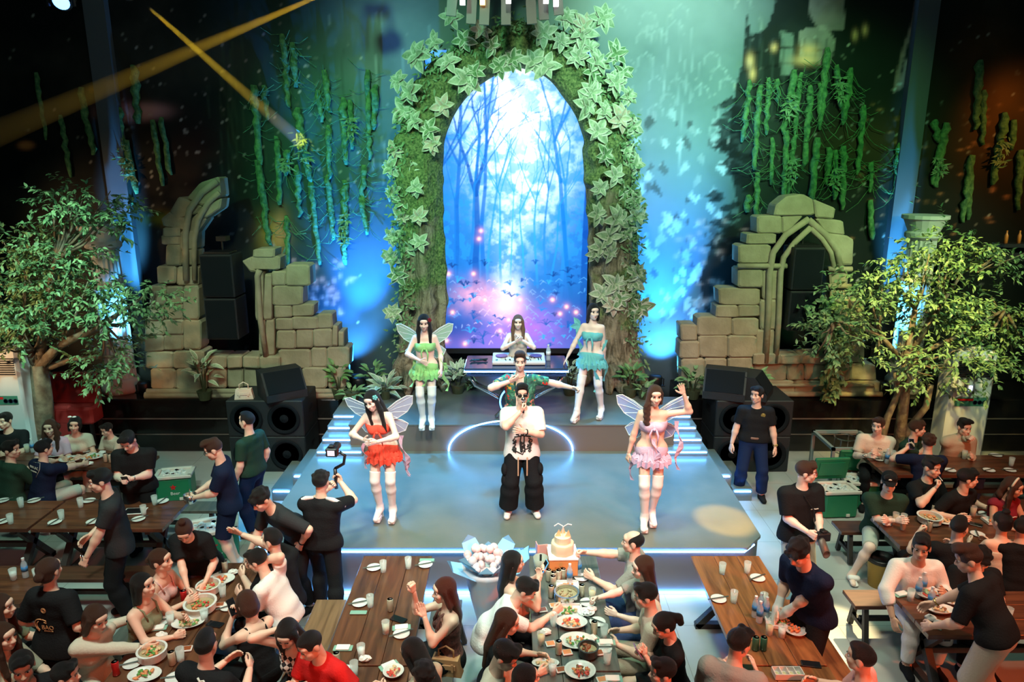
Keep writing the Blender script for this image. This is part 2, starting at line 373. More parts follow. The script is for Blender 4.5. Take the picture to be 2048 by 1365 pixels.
def hair_template(st):
    cap=[ell((0,.018,.040),(.086,.104,.090))]
    face=[ell((0,-.118,-.030),(.074,.085,.100)),boxp((0,-.07,-.14),(.2,.085,.115)),boxp((0,.05,-.19),(.3,.3,.115))]
    face_long=[ell((0,-.118,-.028),(.062,.085,.098)),boxp((0,-.115,-.16),(.058,.075,.16))]
    r2=random.Random(3)
    if st=='short':
        return sdf(cap+[ell((-.045+.03*i,-.062+.01*(i%2),.098+.012*(i%2)),(.026,.034,.026)) for i in range(4)],.0075,.02,face)
    if st=='quiff':
        return sdf([ell((0,.015,.040),(.082,.102,.084))]+[ell((-.045+.03*i,-.050-.008*(i%2),.118+.008*(i%3)),(.030,.048,.028)) for i in range(4)]+[ell((0,.03,.11),(.066,.07,.035))],.0075,.02,face)
    if st=='messy':
        return sdf(cap+[ell((.078*math.cos(a)*math.sin(b_),.018+.095*math.sin(a)*math.sin(b_),.040+.085*math.cos(b_)),(.026,.028,.020)) for a,b_ in [(i*2.4,.25+.085*i) for i in range(15)]]+[ell((x,-.083,.062),(.020,.020,.026)) for x in(-.05,-.02,.015,.045)],.0075,.015,[ell((0,-.135,-.040),(.072,.085,.095)),boxp((0,-.07,-.14),(.2,.085,.115)),boxp((0,.05,-.19),(.3,.3,.115))])
    if st=='shaved':
        return sdf([ell((0,.016,.036),(.079,.098,.086)),ell((0,-.01,.10),(.055,.078,.034))],.0075,.02,face)
    if st=='bald':
        return sdf([ell((0,.020,.030),(.080,.098,.080))],.0075,.02,face+[ell((0,-.05,.14),(.055,.10,.075))])
    if st=='bob':
        return sdf(cap+[ell((0,.035,-.03),(.090,.080,.095)),cone((.068,-.025,.02),(.066,-.045,-.075),.030,.020),cone((-.068,-.025,.02),(-.066,-.045,-.075),.030,.020)],.0075,.02,face_long)
    if st in('long','longback','wavy'):
        L=.40 if st!='longback' else .46
        pr=cap+[cone((0,.060,.0),(0,.085,-L*.6),.085,.075,((0,1,0),1.5)),cone((0,.085,-L*.6),(0,.075,-L),.075,.045,((0,1,0),1.7))]
        if st!='longback':
            for s in(-1,1):
                pr+=[cone((s*.072,-.015,.03),(s*.088,-.035,-.12),.030,.032),cone((s*.088,-.035,-.12),(s*.085,-.085,-.30),.034,.022),cone((s*.085,-.085,-.30),(s*.080,-.095,-.40 if st=='long' else -.36),.022,.010)]
        else:
            for s in(-1,1): pr+=[cone((s*.070,-.012,.03),(s*.076,.02,-.13),.028,.030)]
        if st=='wavy':
            for i in range(26):
                a=r2.uniform(-2.6,2.6); z=r2.uniform(-.34,.02); pr.append(ell((.095*math.sin(a),.045+.06*math.cos(a) if abs(a)<1.6 else -.02,z),(.024,.024,.034)))
        return sdf(pr,.0095,.02,face_long)
    if st=='side':   # swept over one shoulder
        pr=cap+[cone((0,.06,0),(.03,.07,-.12),.08,.06),cone((-.07,-.02,.03),(-.098,-.05,-.15),.034,.040),cone((-.098,-.05,-.15),(-.10,-.10,-.34),.042,.020),cone((.072,-.015,.03),(.078,.0,-.10),.026,.020)]
        for i in range(9): pr.append(ell((-.10+.012*(-1)**i,-.06-.006*i,-.08-.03*i),(.034,.03,.024)))
        return sdf(pr,.0085,.015,face_long)
    if st=='bun':
        return sdf(cap+[ell((0,.045,.145),(.040,.040,.034)),ell((0,.05,-.02),(.072,.062,.07))],.0075,.015,face)
    if st=='lowbun':
        return sdf(cap+[ell((0,.125,.0),(.042,.036,.040)),ell((0,.05,-.02),(.072,.062,.07))],.0075,.015,face)
    if st=='pony':
        return sdf(cap+[ell((0,.045,-.01),(.072,.070,.07)),cone((0,.10,.06),(0,.155,.0),.034,.038),cone((0,.155,.0),(0,.14,-.20),.040,.014)],.0075,.015,face)
HC={}
def hair_t(st):
    if st not in HC: HC[st]=hair_template(st)
    return HC[st]
def ik(a,t,l1,l2,pole):
    a=np.array(a,float); t=np.array(t,float); d=t-a; D=np.linalg.norm(d)
    if D>(l1+l2)*.999: t=a+d/D*(l1+l2)*.999; d=t-a; D=np.linalg.norm(d)
    if D<abs(l1-l2)+.03: D=abs(l1-l2)+.03; t=a+vn(d)*D; d=t-a
    x=(l1*l1-l2*l2+D*D)/(2*D); hh=math.sqrt(max(l1*l1-x*x,0)); u=d/D; p=np.array(pole,float); p=vn(p-u*p.dot(u))
    return a+u*x+p*hh,t
def rotz(a): c,s=math.cos(a),math.sin(a); return np.array([[c,-s,0],[s,c,0],[0,0,1]])
def axrot(ax,a): return np.array(Matrix.Rotation(a,3,Vector(ax)))
PEOPLE=[]
def person(label,head=None,at=None,z0=0,seat=None,face=0,h=1.68,f=0,lean=0,side=0,tw=0,hy=0,hp=0,hr=0,lh=None,rh=None,lp='relax',rp='relax',
           lpole=None,rpole=None,lhint=None,rhint=None,lf=None,rf=None,lk=None,rk=None,hair='short',hc='black',skin=0,top=None,bottom=('trousers','black'),shoes='black',
           neck=1.0,vox=.012,group=None,extra=None,heel=0,slim=1.0,wrist=None):
    s=h/1.7; fr=R(face)
    hip=(seat+.095)/s if seat is not None else .93+heel
    P=np.array((0,0,hip)); RX=axrot((1,0,0),R(lean))@axrot((0,1,0),R(side)) ; # forward lean tips +z toward -y
    RS=axrot((1,0,0),R(lean))@axrot((0,1,0),R(side))@axrot((0,0,1),R(tw))
    B=lambda x,y,z: P+RS@np.array((x,y,z))     # torso frame
    Bp=lambda x,y,z: P+(axrot((1,0,0),R(lean*.45))@axrot((0,1,0),R(side*.5)))@np.array((x,y,z))
    u=RS@np.array((0,0,1)); fw=RS@np.array((0,-1,0)); rt=RS@np.array((1,0,0))
    nb=B(0,.005,.485)
    nd=vn(u*.55+np.array((0,0,.45))+fw*.12)
    HR=axrot((0,0,1),R(hy+tw*.5))@axrot((1,0,0),R(hp+lean*.35))@axrot((0,1,0),R(hr))
    hcn=nb+nd*.085+HR@np.array((0,-.012,.095))
    if head is not None:
        zw=z0+hcn[2]*s; X,Y=W(head[0],head[1],zw); o=rotz(fr)@np.array((hcn[0],hcn[1],0))*s; X-=o[0]; Y-=o[1]
    else: X,Y=at
    def loc(t):
        if t is None: return None
        if t[0]=='p':
            x,y=W(t[1],t[2],t[3]); q=rotz(-fr)@np.array((x-X,y-Y,0)); return np.array((q[0]/s,q[1]/s,(t[3]-z0)/s))
        if t[0]=='b': return B(*t[1:])
        return np.array(t,float)
    wd=(.88 if f else 1.0)*slim; sh=.172*wd+ (.012 if not f else 0)
    shL=B(sh,.01,.425); shR=B(-sh,.01,.425)
    if lh is None: lh=shL+np.array((.07,-.06,-.50))
    if rh is None: rh=shR+np.array((-.07,-.06,-.50))
    lh=loc(lh); rh=loc(rh)
    l1,l2=.275,.245
    elL,wL=ik(shL,lh,l1,l2,lpole or (.5,.8,-.5)); elR,wR=ik(shR,rh,l1,l2,rpole or (-.5,.8,-.5))
    hx=.088
    hL=P+np.array((hx,0,-.02)); hR_=P+np.array((-hx,0,-.02))
    if seat is not None: lf=loc(lf) if lf is not None else np.array((.13,-.40,.085)); rf=loc(rf) if rf is not None else np.array((-.13,-.40,.085)); dk=(.15,-1,.5)
    else: lf=loc(lf) if lf is not None else np.array((.11,.01,.085+heel)); rf=loc(rf) if rf is not None else np.array((-.11,.01,.085+heel)); dk=(.12,-1,.1)
    kL,aL=ik(hL,lf,.43,.425,lk or dk); kR,aR=ik(hR_,rf,.43,.425,rk or (-dk[0],dk[1],dk[2]))
    fl=lambda n,sc:(tuple(n),sc)
    wr=.118*wd if not f else .098*slim
    hw=.118*wd if not f else .128*slim
    def torso(o=0,clip=None):
        L=[cone(Bp(-.065,0,-.01),Bp(.065,0,-.01),hw+o,hw+o,fl(fw,1.15),clip),cone(Bp(-.045*wd,0,.10),Bp(.045*wd,0,.10),wr+o,wr+o,fl(fw,1.15),clip),
           cone(B(-.050*wd,0,.20),B(.050*wd,0,.20),wr+.004+o,wr+.004+o,fl(fw,1.2),clip),
           cone(B(-.075*wd,0,.31),B(.075*wd,0,.31),.112*wd+o,.112*wd+o,fl(fw,1.15),clip),cone(B(-.105*wd,.01,.405),B(.105*wd,.01,.405),.070+o,.070+o,None,clip),
           cone(B(0,.01,.44),B(0,.005,.49),.075+o,.05+o,None,clip)]
        if f: L+=[ell(B(-.060,-.075,.29),(.058+o,)*3,None,clip),ell(B(.060,-.075,.29),(.058+o,)*3,None,clip)]
        return L
    am=(.9 if f else 1.08)*slim
    def arm(sh_,el,wr_,o=0,upto=2.0,rad=1.0):
        # upto: 0..1 along upper arm, 1..2 along forearm
        L=[]; d=vn(el-sh_)
        e1=sh_+(el-sh_)*min(upto,1)
        cl=[(e1,d)] if upto<1 else None
        L.append(cone(sh_,e1,(.050*am+o)*rad,(.050+( .038-.050)*min(upto,1))*am*rad+o,None,cl))
        if upto>1:
            d2=vn(wr_-el); e2=el+(wr_-el)*(upto-1); m=el+(wr_-el)*.3
            if upto-1>.3:
                L.append(cone(el,m,.037*am+o,.038*am+o)); L.append(cone(m,e2,.038*am+o,(.038-(.012)*(upto-1.3)/.7)*am+o,None,[(e2,d2)] if upto<2 or o>0 else None))
            else: L.append(cone(el,e2,.037*am+o,.037*am+o,None,[(e2,d2)]))
        return L
    lg=(1.0 if f else 1.0)*slim
    def leg(hp_,k,a,o=0,upto=2.0,frm=0.0,flare=0):
        L=[]; d=vn(k-hp_); e1=hp_+(k-hp_)*min(upto,1); st=hp_+(k-hp_)*frm
        cl=[]
        if upto<1: cl.append((e1,d))
        if frm>0: cl.append((st,-d))
        r0=.084*lg; r1=.056*lg; rr=lambda t:r0+(r1-r0)*t
        L.append(cone(st,e1,rr(frm)+o,rr(min(upto,1))+o+flare*.3,None,cl or None))
        if upto>1:
            m=k+(a-k)*.32; e2=k+(a-k)*(upto-1); d2=vn(a-k)
            if upto-1>.32:
                L.append(cone(k,m,.052*lg+o,.055*lg+o+flare*.5)); L.append(cone(m,e2,.055*lg+o+flare*.5,(.055-.021*(upto-1.32)/.68)*lg+o+flare,None,[(e2,d2)] if o>0 else None))
            else: L.append(cone(k,e2,.052*lg+o,.053*lg+o,None,[(e2,d2)]))
        return L
    def foot(a,o=0,z=0):
        g=np.array((a[0]*1.03,a[1],a[2]-.045)); toe=g+np.array((.02*np.sign(a[0]),-.15,-.005-heel*.8)); heelp=g+np.array((0,.035,-.005))
        return [cone(heelp,g,.034+o,.040+o),cone(g,toe,.040+o,.030+o,((0,0,1),1.15)),cone(a,g,.034+o,.036+o)]
    # --- skin, one continuous surface
    pr=torso()+[cone(nb-u*.02,hcn-HR@np.array((0,-.012,.07)),.056 if not f else .047,.052 if not f else .045)]
    pr+=arm(shL,elL,wL)+arm(shR,elR,wR)
    pr+=leg(hL,kL,aL)+leg(hR_,kR,aR)+foot(aL)+foot(aR)
    v,fc=sdf(pr,vox,.035)
    parts=[(v,fc,0)]
    hv,hf,hm=HEADS[1 if f else 0]
    parts.append((hv@HR.T+hcn,hf,hm))
    HM=[]
    for sd,el,wr_,kind,hint in((1,elL,wL,lp,lhint),(-1,elR,wR,rp,rhint)):
        d=vn(wr_-el); hn=np.array(hint if hint is not None else (-.45*sd,-.5,.9),float); t=vn(hn-d*hn.dot(d))
        up=np.cross(d,t)*(1 if sd<0 else -1)
        M=np.stack([d,t,up],1)*(1.0 if not f else .9); tv,tf=HANDS[kind]; q=tf if sd<0 else tf[:,::-1]
        org=wr_+d*.012; parts.append((tv@M.T+org,q,0)); HM.append((org,M))
    V_,F_,M_=cat_m(parts)
    root=thing('person',label,'person',(X,Y,z0),fr,group); root.scale=(s,s,s)
    mesh_obj('body',V_,F_,[SKIN[skin],EYEW,IRIS,BROW,LIP],root,midx=M_)
    # --- hair
    if hair:
        v,fc=hair_t(hair); mesh_obj('hair',v@HR.T+hcn,fc.tolist(),HAIR[hc],root)
    def cloth(name,prims,m,k=.03,subs=(),vx=None):
        v,fc=sdf(prims,vx or vox,k,subs); return mesh_obj(name,v,fc,m,root)
    # --- top garment
    if top:
        kind,m,sl=(tuple(top)+(0,))[:3]; o=top[3] if len(top)>3 else .016
        if isinstance(m,str): m=FAB[m]
        if kind in('shirt','tee','jacket'):
            hem=(-.10 if kind!='jacket' else -.13) if seat is None else -.06
            hem=top[4] if len(top)>4 else hem
            cl=[(Bp(0,0,hem),-(axrot((1,0,0),R(lean*.45))@np.array((0,0,1)))),(B(0,0,.462),u)]
            cln=[cl[0],(B(0,0,.478),vn(u*1.0-fw*-.35))]
            pr=torso(o,cln)+[cone(Bp(-.07,0,hem+.03),Bp(.07,0,hem+.03),hw+o+.012,hw+o+.016,fl(fw,1.12),[cl[0]])]
            pr+=arm(shL-u*.012,elL,wL,o,sl,1.08)+arm(shR-u*.012,elR,wR,o,sl,1.08)
            if seat is not None: pr+=[cone(Bp(-.05,-.02,-.01),Bp(.05,-.02,-.01),.13,.13,None,[cl[0]])]
            cloth('shirt' if kind!='jacket' else 'jacket',pr,m)
            if kind in('shirt','jacket') :
                mb=MB(); c=[]; 
                for q in range(13):
                    a=-PI*.90+ 2*PI*.90*q/12
                    c.append(Vector(nb+RS@np.array((.064*math.sin(a),.062*math.cos(a)+.004 if abs(a)<2.0 else .062*math.cos(a)-.02,.004-.022*(1-math.cos(a))))))
                mb.tube(c,[.013]*13,6); mb.build('collar',m,root,smooth=True)
        elif kind=='tank':
            cl=[(Bp(0,0,-.08),(0,0,-1)),(B(0,0,.385),u)]
            pr=torso(.010,cl); cloth('tank_top',pr,m)
            mb=MB()
            for q in(-1,1): mb.tube([Vector(B(q*.075,-.105,.36)),Vector(B(q*.085,-.06,.455)),Vector(B(q*.085,.03,.475)),Vector(B(q*.075,.10,.40))],.009,6)
            mb.build('strap',m,root,smooth=True)
        elif kind=='halter':
            cl=[(Bp(0,0,-.08),(0,0,-1)),(B(0,0,.36),u)]
            cloth('halter_top',torso(.010,cl),m)
            mb=MB()
            for q in(-1,1): mb.tube([Vector(B(q*.075,-.12,.33)),Vector(B(q*.05,-.085,.43)),Vector(B(q*.03,.03,.50))],[.028,.018,.012],6,flat=.5)
            mb.build('neck_strap',m,root,smooth=True)
        elif kind=='tube':
            cl=[(Bp(0,0,-.06),(0,0,-1)),(B(0,0,.345),u)]
            cloth('tube_top',torso(.010,cl),m)
        elif kind=='crop':
            cl=[(B(0,0,.235),-u),(B(0,0,.345),u)]
            cloth('crop_top',torso(.012,cl),m)
            mb=MB(); mb.tube([Vector(B(-.02,-.135,.28)),Vector(B(-.05,-.15,.22)),Vector(B(-.035,-.14,.12))],[.012,.014,.004],6,flat=.4); mb.tube([Vector(B(.02,-.135,.28)),Vector(B(.05,-.15,.20)),Vector(B(.04,-.14,.08))],[.012,.014,.004],6,flat=.4); mb.ball(Vector(B(0,-.142,.28)),(.022,.016,.018))
            mb.build('ribbon_bow',m,root,smooth=True)
    if bottom:
        kind,m=bottom[:2]; 
        if isinstance(m,str): m=FAB[m]
        o=bottom[2] if len(bottom)>2 else .012
        cl=[(Bp(0,0,.045 if seat is not None else .05),(0,0,1))]
        if kind in('trousers','shorts'):
            up=1.90 if kind=='trousers' else .98
            fl_=(bottom[3] if len(bottom)>3 else .012)
            pr=[cone(Bp(-.062,0,-.02),Bp(.062,0,-.02),hw+.010,hw+.010,fl(fw,1.1),cl),cone(Bp(-.045*wd,0,.06),Bp(.045*wd,0,.06),wr+.004,wr+.004,fl(fw,1.15),cl)]+leg(hL,kL,aL,o,up,0,fl_)+leg(hR_,kR,aR,o,up,0,fl_)
            cloth(kind,pr,m)
        elif kind=='skirt':
            pr=[cone(Bp(-.06,0,-.02),Bp(.06,0,-.02),hw+.014,hw+.014,fl(fw,1.1),cl)]+leg(hL,kL,aL,.022,.8)+leg(hR_,kR,aR,.022,.8)+[cone((hL+hR_)/2,(kL+kR)/2*.8+(hL+hR_)/2*.2,.09,.07)]
            cloth('skirt',pr,m,.05)
        elif kind=='tutu':
            mb=MB(); n=44; rr=random.Random(len(label))
            for lay in range(3):
                vs=[];fs=[]
                for i in range(n):
                    a=2*PI*i/n; wv=(1 if i%2 else .84)
                    for z_,r_ in((.02-lay*.03,.135),(-.07-lay*.03,.19*wv+.02*lay),(-.145-lay*.035+.02*(i%3),.235*wv)):
                        vs.append(P+np.array((r_*1.02*math.cos(a),r_*.85*math.sin(a),z_)))
                for i in range(n):
                    j=(i+1)%n
                    for q in(0,1): fs.append((i*3+q,j*3+q,j*3+q+1,i*3+q+1))
                mb.add(vs,fs)
            o_=mb.build('frilled_skirt',m,root,smooth=False); md=o_.modifiers.new('t','SOLIDIFY'); md.thickness=.004
            cloth('shorts',[cone(P+np.array((-.06,0,-.03)),P+np.array((.06,0,-.03)),hw+.008,hw+.008,fl(fw,1.1),[(P+np.array((0,0,.05)),(0,0,1))])]+leg(hL,kL,aL,.010,.12)+leg(hR_,kR,aR,.010,.12),m)
    if shoes:
        if shoes=='boots':
            wm=FAB['boot']
            for hp_,k,a in((hL,kL,aL),(hR_,kR,aR)):
                pr=leg(hp_,k,a,.010,2.0,.72)+[cone(a,a+np.array((0,0,-.06)),.046,.046)]+foot(a,.008)
                b=cloth('boot',pr,wm,.02)
                mb=MB(); g=a+np.array((0,-.09,-.085-heel*.55))
                mb.box(Vector(g+np.array((.01*np.sign(a[0]),-.01,-.004))),(.085,.13,.052+heel*.2),bev=.012); mb.tube([Vector(a+np.array((0,.045,-.05))),Vector((a[0],a[1]+.055,.0))],[.034,.030],10)
                sp=mb.build('platform_sole',wm,root); zmin=min(v.co.z for v in sp.data.vertices)
                for v in sp.data.vertices: v.co.z-= (zmin if v.co.z<zmin+.03 else 0)
                sp.parent=root; b['label']='white thigh high boot'
        elif shoes!='bare':
            for a in(aL,aR):
                b=cloth('shoe',foot(a,.010),FAB[shoes],.02)
    if wrist:
        q=(wL,elL) if wrist[0]=='l' else (wR,elR); d=vn(q[0]-q[1]); c=q[0]-d*.02
        a1=vn(np.cross(d,(0,.3,1))); a2=np.cross(d,a1); mb=MB()
        mb.tube([Vector(c+(a1*math.cos(t)+a2*math.sin(t))*.034) for t in np.linspace(0,2*PI,13)],.008,5,flat=.6)
        mb.ball(Vector(c+a1*.040),(.016,.016,.016)); mb.build('wristwatch',FAB[wrist[1]],root,smooth=True)
    if neck=='chain':
        mb=MB(); mb.tube([Vector(nb+RS@np.array((.068*math.sin(t),-.085*math.cos(t)+.01,-.03*math.cos(t)-.0))) for t in np.linspace(-PI,PI,17)],.005,5); mb.build('necklace',FAB['gold'],root,smooth=True)
    info=dict(root=root,B=B,P=P,nb=nb,hc=hcn,HR=HR,RS=RS,wL=wL,wR=wR,elL=elL,elR=elR,HL=HM[0],HR_=HM[1],s=s,fr=fr,X=X,Y=Y,z0=z0,hL=hL,kL=kL,aL=aL,hR=hR_,kR=kR,aR=aR,fw=fw,u=u)
    info['world']=lambda p:(Vector((X,Y,z0))+Vector(rotz(fr)@np.array(p)*s))
    PEOPLE.append(info)
    return info
FAB={}
for n_,c_ in dict(black=(.012,.013,.015),charcoal=(.03,.032,.036),navy=(.010,.016,.045),white=(.82,.80,.78),cream=(.62,.56,.46),pink=(.72,.42,.40),olive=(.22,.24,.15),red=(.62,.02,.02),grey=(.34,.33,.30),
    beige=(.50,.42,.31),ltgreen=(.30,.62,.24),teal=(.16,.50,.52),lilac=(.62,.45,.60),coral=(.85,.10,.06),blue=(.010,.022,.07),khaki=(.46,.42,.32),maroon=(.20,.02,.035),dkgreen=(.02,.05,.035),sage=(.45,.50,.44),denim=(.04,.07,.17),gcream=(.80,.66,.55)).items():
    FAB[n_]=fabric(n_,c_)
FAB['boot']=mat('white_patent_boot',(.85,.80,.78),.35); FAB['gold']=mat('gold',(.8,.55,.2),.3,1); FAB['steel']=mat('steel',(.6,.6,.6),.25,1); FAB['shoewhite']=mat('shoe_white',(.80,.77,.72),.5)
def pattern_mat(name,kind):
    m,t,b=nt(name); N=t.nodes; L=t.links; tc=N.new('ShaderNodeTexCoord'); b.inputs['Roughness'].default_value=.8
    if kind=='check':
        mp=N.new('ShaderNodeMapping'); mp.inputs['Rotation'].default_value=(R(45),R(45),R(20)); mp.inputs['Scale'].default_value=(26,26,26); c=N.new('ShaderNodeTexChecker'); c.inputs['Scale'].default_value=1
        c.inputs['Color1'].default_value=(.8,.78,.74,1); c.inputs['Color2'].default_value=(.015,.015,.02,1); L.new(tc.outputs['Object'],mp.inputs[0]); L.new(mp.outputs[0],c.inputs[0]); L.new(c.outputs[0],b.inputs['Base Color'])
    elif kind=='floral':
        v=N.new('ShaderNodeTexVoronoi'); v.inputs['Scale'].default_value=11; L.new(tc.outputs['Object'],v.inputs['Vector'])
        cr=N.new('ShaderNodeValToRGB'); cr.color_ramp.interpolation='CONSTANT'; e=cr.color_ramp.elements; e[0].color=(.02,.07,.06,1); e[1].position=.22; e[1].color=(.05,.28,.12,1)
        for p_,c_ in((.42,(.02,.06,.06,1)),(.52,(.72,.04,.03,1)),(.66,(.85,.38,.05,1)),(.76,(.10,.36,.22,1)),(.88,(.80,.30,.22,1))): q=e.new(p_); q.color=c_
        sp=N.new('ShaderNodeSeparateColor'); L.new(v.outputs['Color'],sp.inputs[0]); L.new(sp.outputs[0],cr.inputs[0])
        n=N.new('ShaderNodeTexVoronoi'); n.inputs['Scale'].default_value=34; L.new(tc.outputs['Object'],n.inputs['Vector']); mx=N.new('ShaderNodeMix'); mx.data_type='RGBA'
        r2=N.new('ShaderNodeValToRGB'); r2.color_ramp.interpolation='CONSTANT'; r2.color_ramp.elements[1].position=.5; s2=N.new('ShaderNodeSeparateColor'); L.new(n.outputs['Color'],s2.inputs[0]); L.new(s2.outputs[1],r2.inputs[0])
        L.new(r2.outputs[0],mx.inputs['Factor']); L.new(cr.outputs[0],mx.inputs['A']); mx.inputs['B'].default_value=(.03,.14,.10,1); L.new(mx.outputs['Result'],b.inputs['Base Color'])
    elif kind=='lace':
        v=N.new('ShaderNodeTexVoronoi'); v.inputs['Scale'].default_value=40; L.new(tc.outputs['Object'],v.inputs['Vector']); r2=N.new('ShaderNodeValToRGB'); r2.color_ramp.elements[0].color=(.015,.01,.012,1); r2.color_ramp.elements[1].color=(.16,.06,.05,1); r2.color_ramp.elements[1].position=.7; L.new(v.outputs['Distance'],r2.inputs[0]); L.new(r2.outputs[0],b.inputs['Base Color'])
    return m
FAB['check']=pattern_mat('checked_knit','check'); FAB['floral']=pattern_mat('floral_print','floral'); FAB['lace']=pattern_mat('black_lace','lace')
# ================================================================ the hall
M_FLOOR=mat('stone_tile_floor',(.36,.37,.36),.38,bump=.05,bscale=3,col2=(.44,.45,.43),cscale=1.2)
M_STAGE=mat('stage_deck',(.12,.135,.12),.30,bump=.03,bscale=40,col2=(.155,.16,.14),cscale=2)
M_RISER=mat('stage_riser',(.15,.125,.11),.45)
M_BLK=mat('black_paint',(.012,.012,.014),.35); M_GLOSS=mat('gloss_black_panel',(.010,.009,.009),.12,bump=.25,bscale=3)
M_LED=mat('led_strip_glow',(.1,.3,.9),.5,emit=(.11,.40,1.0),estr=26)
M_LEDB=mat('led_strip_blue',(.1,.3,.9),.5,emit=(.10,.42,1.0),estr=4)
fl=MB()
fl.box((0,6,-.06),(24,16,.12)); struct('floor',fl,M_FLOOR)
# thin joints between the floor slabs
g=MB(); MJ=mat('floor_joint',(.24,.24,.23),.8)
for x in np.arange(-11.7,12,.9): g.box((x,6.2,.0002),(.006,12,.0005))
for y in np.arange(.6,11.8,.9): g.box((0,y,.0002),(23,.006,.0005))
o=struct('trim_floor_joints',g,MJ)
# ---- painted backdrop: a printed picture, its colours are worked out on a small canvas
rs=np.random.RandomState(5)
def vnoise(h,w_,cell,seed,octs=4):
    r=np.random.RandomState(seed); out=np.zeros((h,w_)); amp=1; tot=0
    for o_ in range(octs):
        gh,gw=int(h/cell)+3,int(w_/cell)+3; G=r.rand(gh,gw); y=np.arange(h)/cell; x=np.arange(w_)/cell
        yi=y.astype(int); xi=x.astype(int); fy=y-yi; fx=x-xi; fy=(fy*fy*(3-2*fy))[:,None]; fx=(fx*fx*(3-2*fx))[None,:]
        a=G[yi][:,xi]; b=G[yi][:,xi+1]; c=G[yi+1][:,xi]; d=G[yi+1][:,xi+1]
        out+=amp*((a*(1-fx)+b*fx)*(1-fy)+(c*(1-fx)+d*fx)*fy); tot+=amp; amp*=.55; cell=max(cell/2,1.0)
    return out/tot
class Canvas:
    def __init__(s,x0,y0,x1,y1,k,base): s.x0,s.y0,s.k=x0,y0,k; s.h=int((y1-y0)*k); s.w=int((x1-x0)*k); s.I=np.zeros((s.h,s.w,3))+np.array(base); s.Y,s.X=np.mgrid[0:s.h,0:s.w]; s.X=s.X/k+x0; s.Y=s.Y/k+y0
    def blob(s,x,y,rx,ry,c,a=1,p=2,add=False,nz=None):
        d=((np.abs(s.X-x)/rx)**2+(np.abs(s.Y-y)/ry)**2); m=np.exp(-d**(p/2))*a
        if nz is not None: m=m*nz
        m=np.clip(m,0,1)[...,None]; s.I=s.I+m*np.array(c) if add else s.I*(1-m)+m*np.array(c)
    def line(s,pts,w0,w1,c,a=1):
        n=len(pts)-1
        for i in range(n):
            (xa,ya),(xb,yb)=pts[i],pts[i+1]; wa=w0+(w1-w0)*i/n; wb=w0+(w1-w0)*(i+1)/n; r=max(wa,wb)+2
            X0=max(0,int((min(xa,xb)-r-s.x0)*s.k)); X1=min(s.w,int((max(xa,xb)+r-s.x0)*s.k)+1); Y0=max(0,int((min(ya,yb)-r-s.y0)*s.k)); Y1=min(s.h,int((max(ya,yb)+r-s.y0)*s.k)+1)
            if X1<=X0 or Y1<=Y0: continue
            X=s.X[Y0:Y1,X0:X1]; Y=s.Y[Y0:Y1,X0:X1]; L2=(xb-xa)**2+(yb-ya)**2+1e-6; t=np.clip(((X-xa)*(xb-xa)+(Y-ya)*(yb-ya))/L2,0,1)
            d=np.hypot(X-xa-t*(xb-xa),Y-ya-t*(yb-ya)); m=(np.clip((wa+(wb-wa)*t)/2+.6-d,0,1)*a)[...,None]; s.I[Y0:Y1,X0:X1]=s.I[Y0:Y1,X0:X1]*(1-m)+m*np.array(c)
    def poly(s,P,c,a=1,nz=None):
        ins=np.zeros((s.h,s.w),bool); n=len(P)
        for i in range(n):
            (xa,ya),(xb,yb)=P[i],P[(i+1)%n]
            if ya==yb: continue
            cnd=((ya>s.Y)!=(yb>s.Y))&(s.X<(xb-xa)*(s.Y-ya)/(yb-ya)+xa); ins^=cnd
        m=(ins*a)[...,None]
        if nz is not None: m=m*nz[...,None]
        s.I=s.I*(1-m)+m*np.array(c)
    def sample(s,px,py):
        x=np.clip((px-s.x0)*s.k,0,s.w-1.001); y=np.clip((py-s.y0)*s.k,0,s.h-1.001); xi=x.astype(int); yi=y.astype(int); xi=np.minimum(xi,s.w-2); yi=np.minimum(yi,s.h-2); fx=(x-xi)[...,None]; fy=(y-yi)[...,None]
        I=s.I; return (I[yi,xi]*(1-fx)+I[yi,xi+1]*fx)*(1-fy)+(I[yi+1,xi]*(1-fx)+I[yi+1,xi+1]*fx)*fy
def picture(name,cv,Y,X0,X1,Z0,Z1,step,m,parent=None):
    nx=int((X1-X0)/step)+1; nz=int((Z1-Z0)/step)+1; xs=np.linspace(X0,X1,nx); zs=np.linspace(Z0,Z1,nz); Xg,Zg=np.meshgrid(xs,zs)
    d=Y*math.cos(PITCH)+(CAMZ-Zg)*math.sin(PITCH); v=(CAMZ-Zg)*math.cos(PITCH)-Y*math.sin(PITCH)
    px=1024+Xg/d*FPX; py=682.5+v/d*FPX
    col=np.clip(cv.sample(px,py),0,4).reshape(-1,3)
    V_=np.stack([Xg.ravel(),np.full(Xg.size,Y),Zg.ravel()],1); i=np.arange(nx*nz).reshape(nz,nx)
    F_=np.stack([i[:-1,:-1],i[:-1,1:],i[1:,1:],i[1:,:-1]],-1).reshape(-1,4)
    o=mesh_obj(name,V_,F_,m,parent,smooth=False); a=o.data.color_attributes.new('Col','FLOAT_COLOR','POINT'); a.data.foreach_set('color',np.concatenate([col,np.ones((len(col),1))],1).ravel().astype(np.float32)); return o
def tree_lines(cv,x,y,L,an,wd,c,a,r,dep=0):
    if dep>4 or L<4: return
    pts=[(x,y)]
    an0=an
    for q in range(4): an=an0+r.uniform(-.10,.10); x+=math.sin(an)*L/4; y-=math.cos(an)*L/4; pts.append((x,y))
    cv.line(pts,wd,wd*.66,c,a)
    for s in range(2 if dep else 3): tree_lines(cv,x,y,L*r.uniform(.35,.55),an+r.uniform(-.55,.55),wd*.5,c,a,r,dep+1)
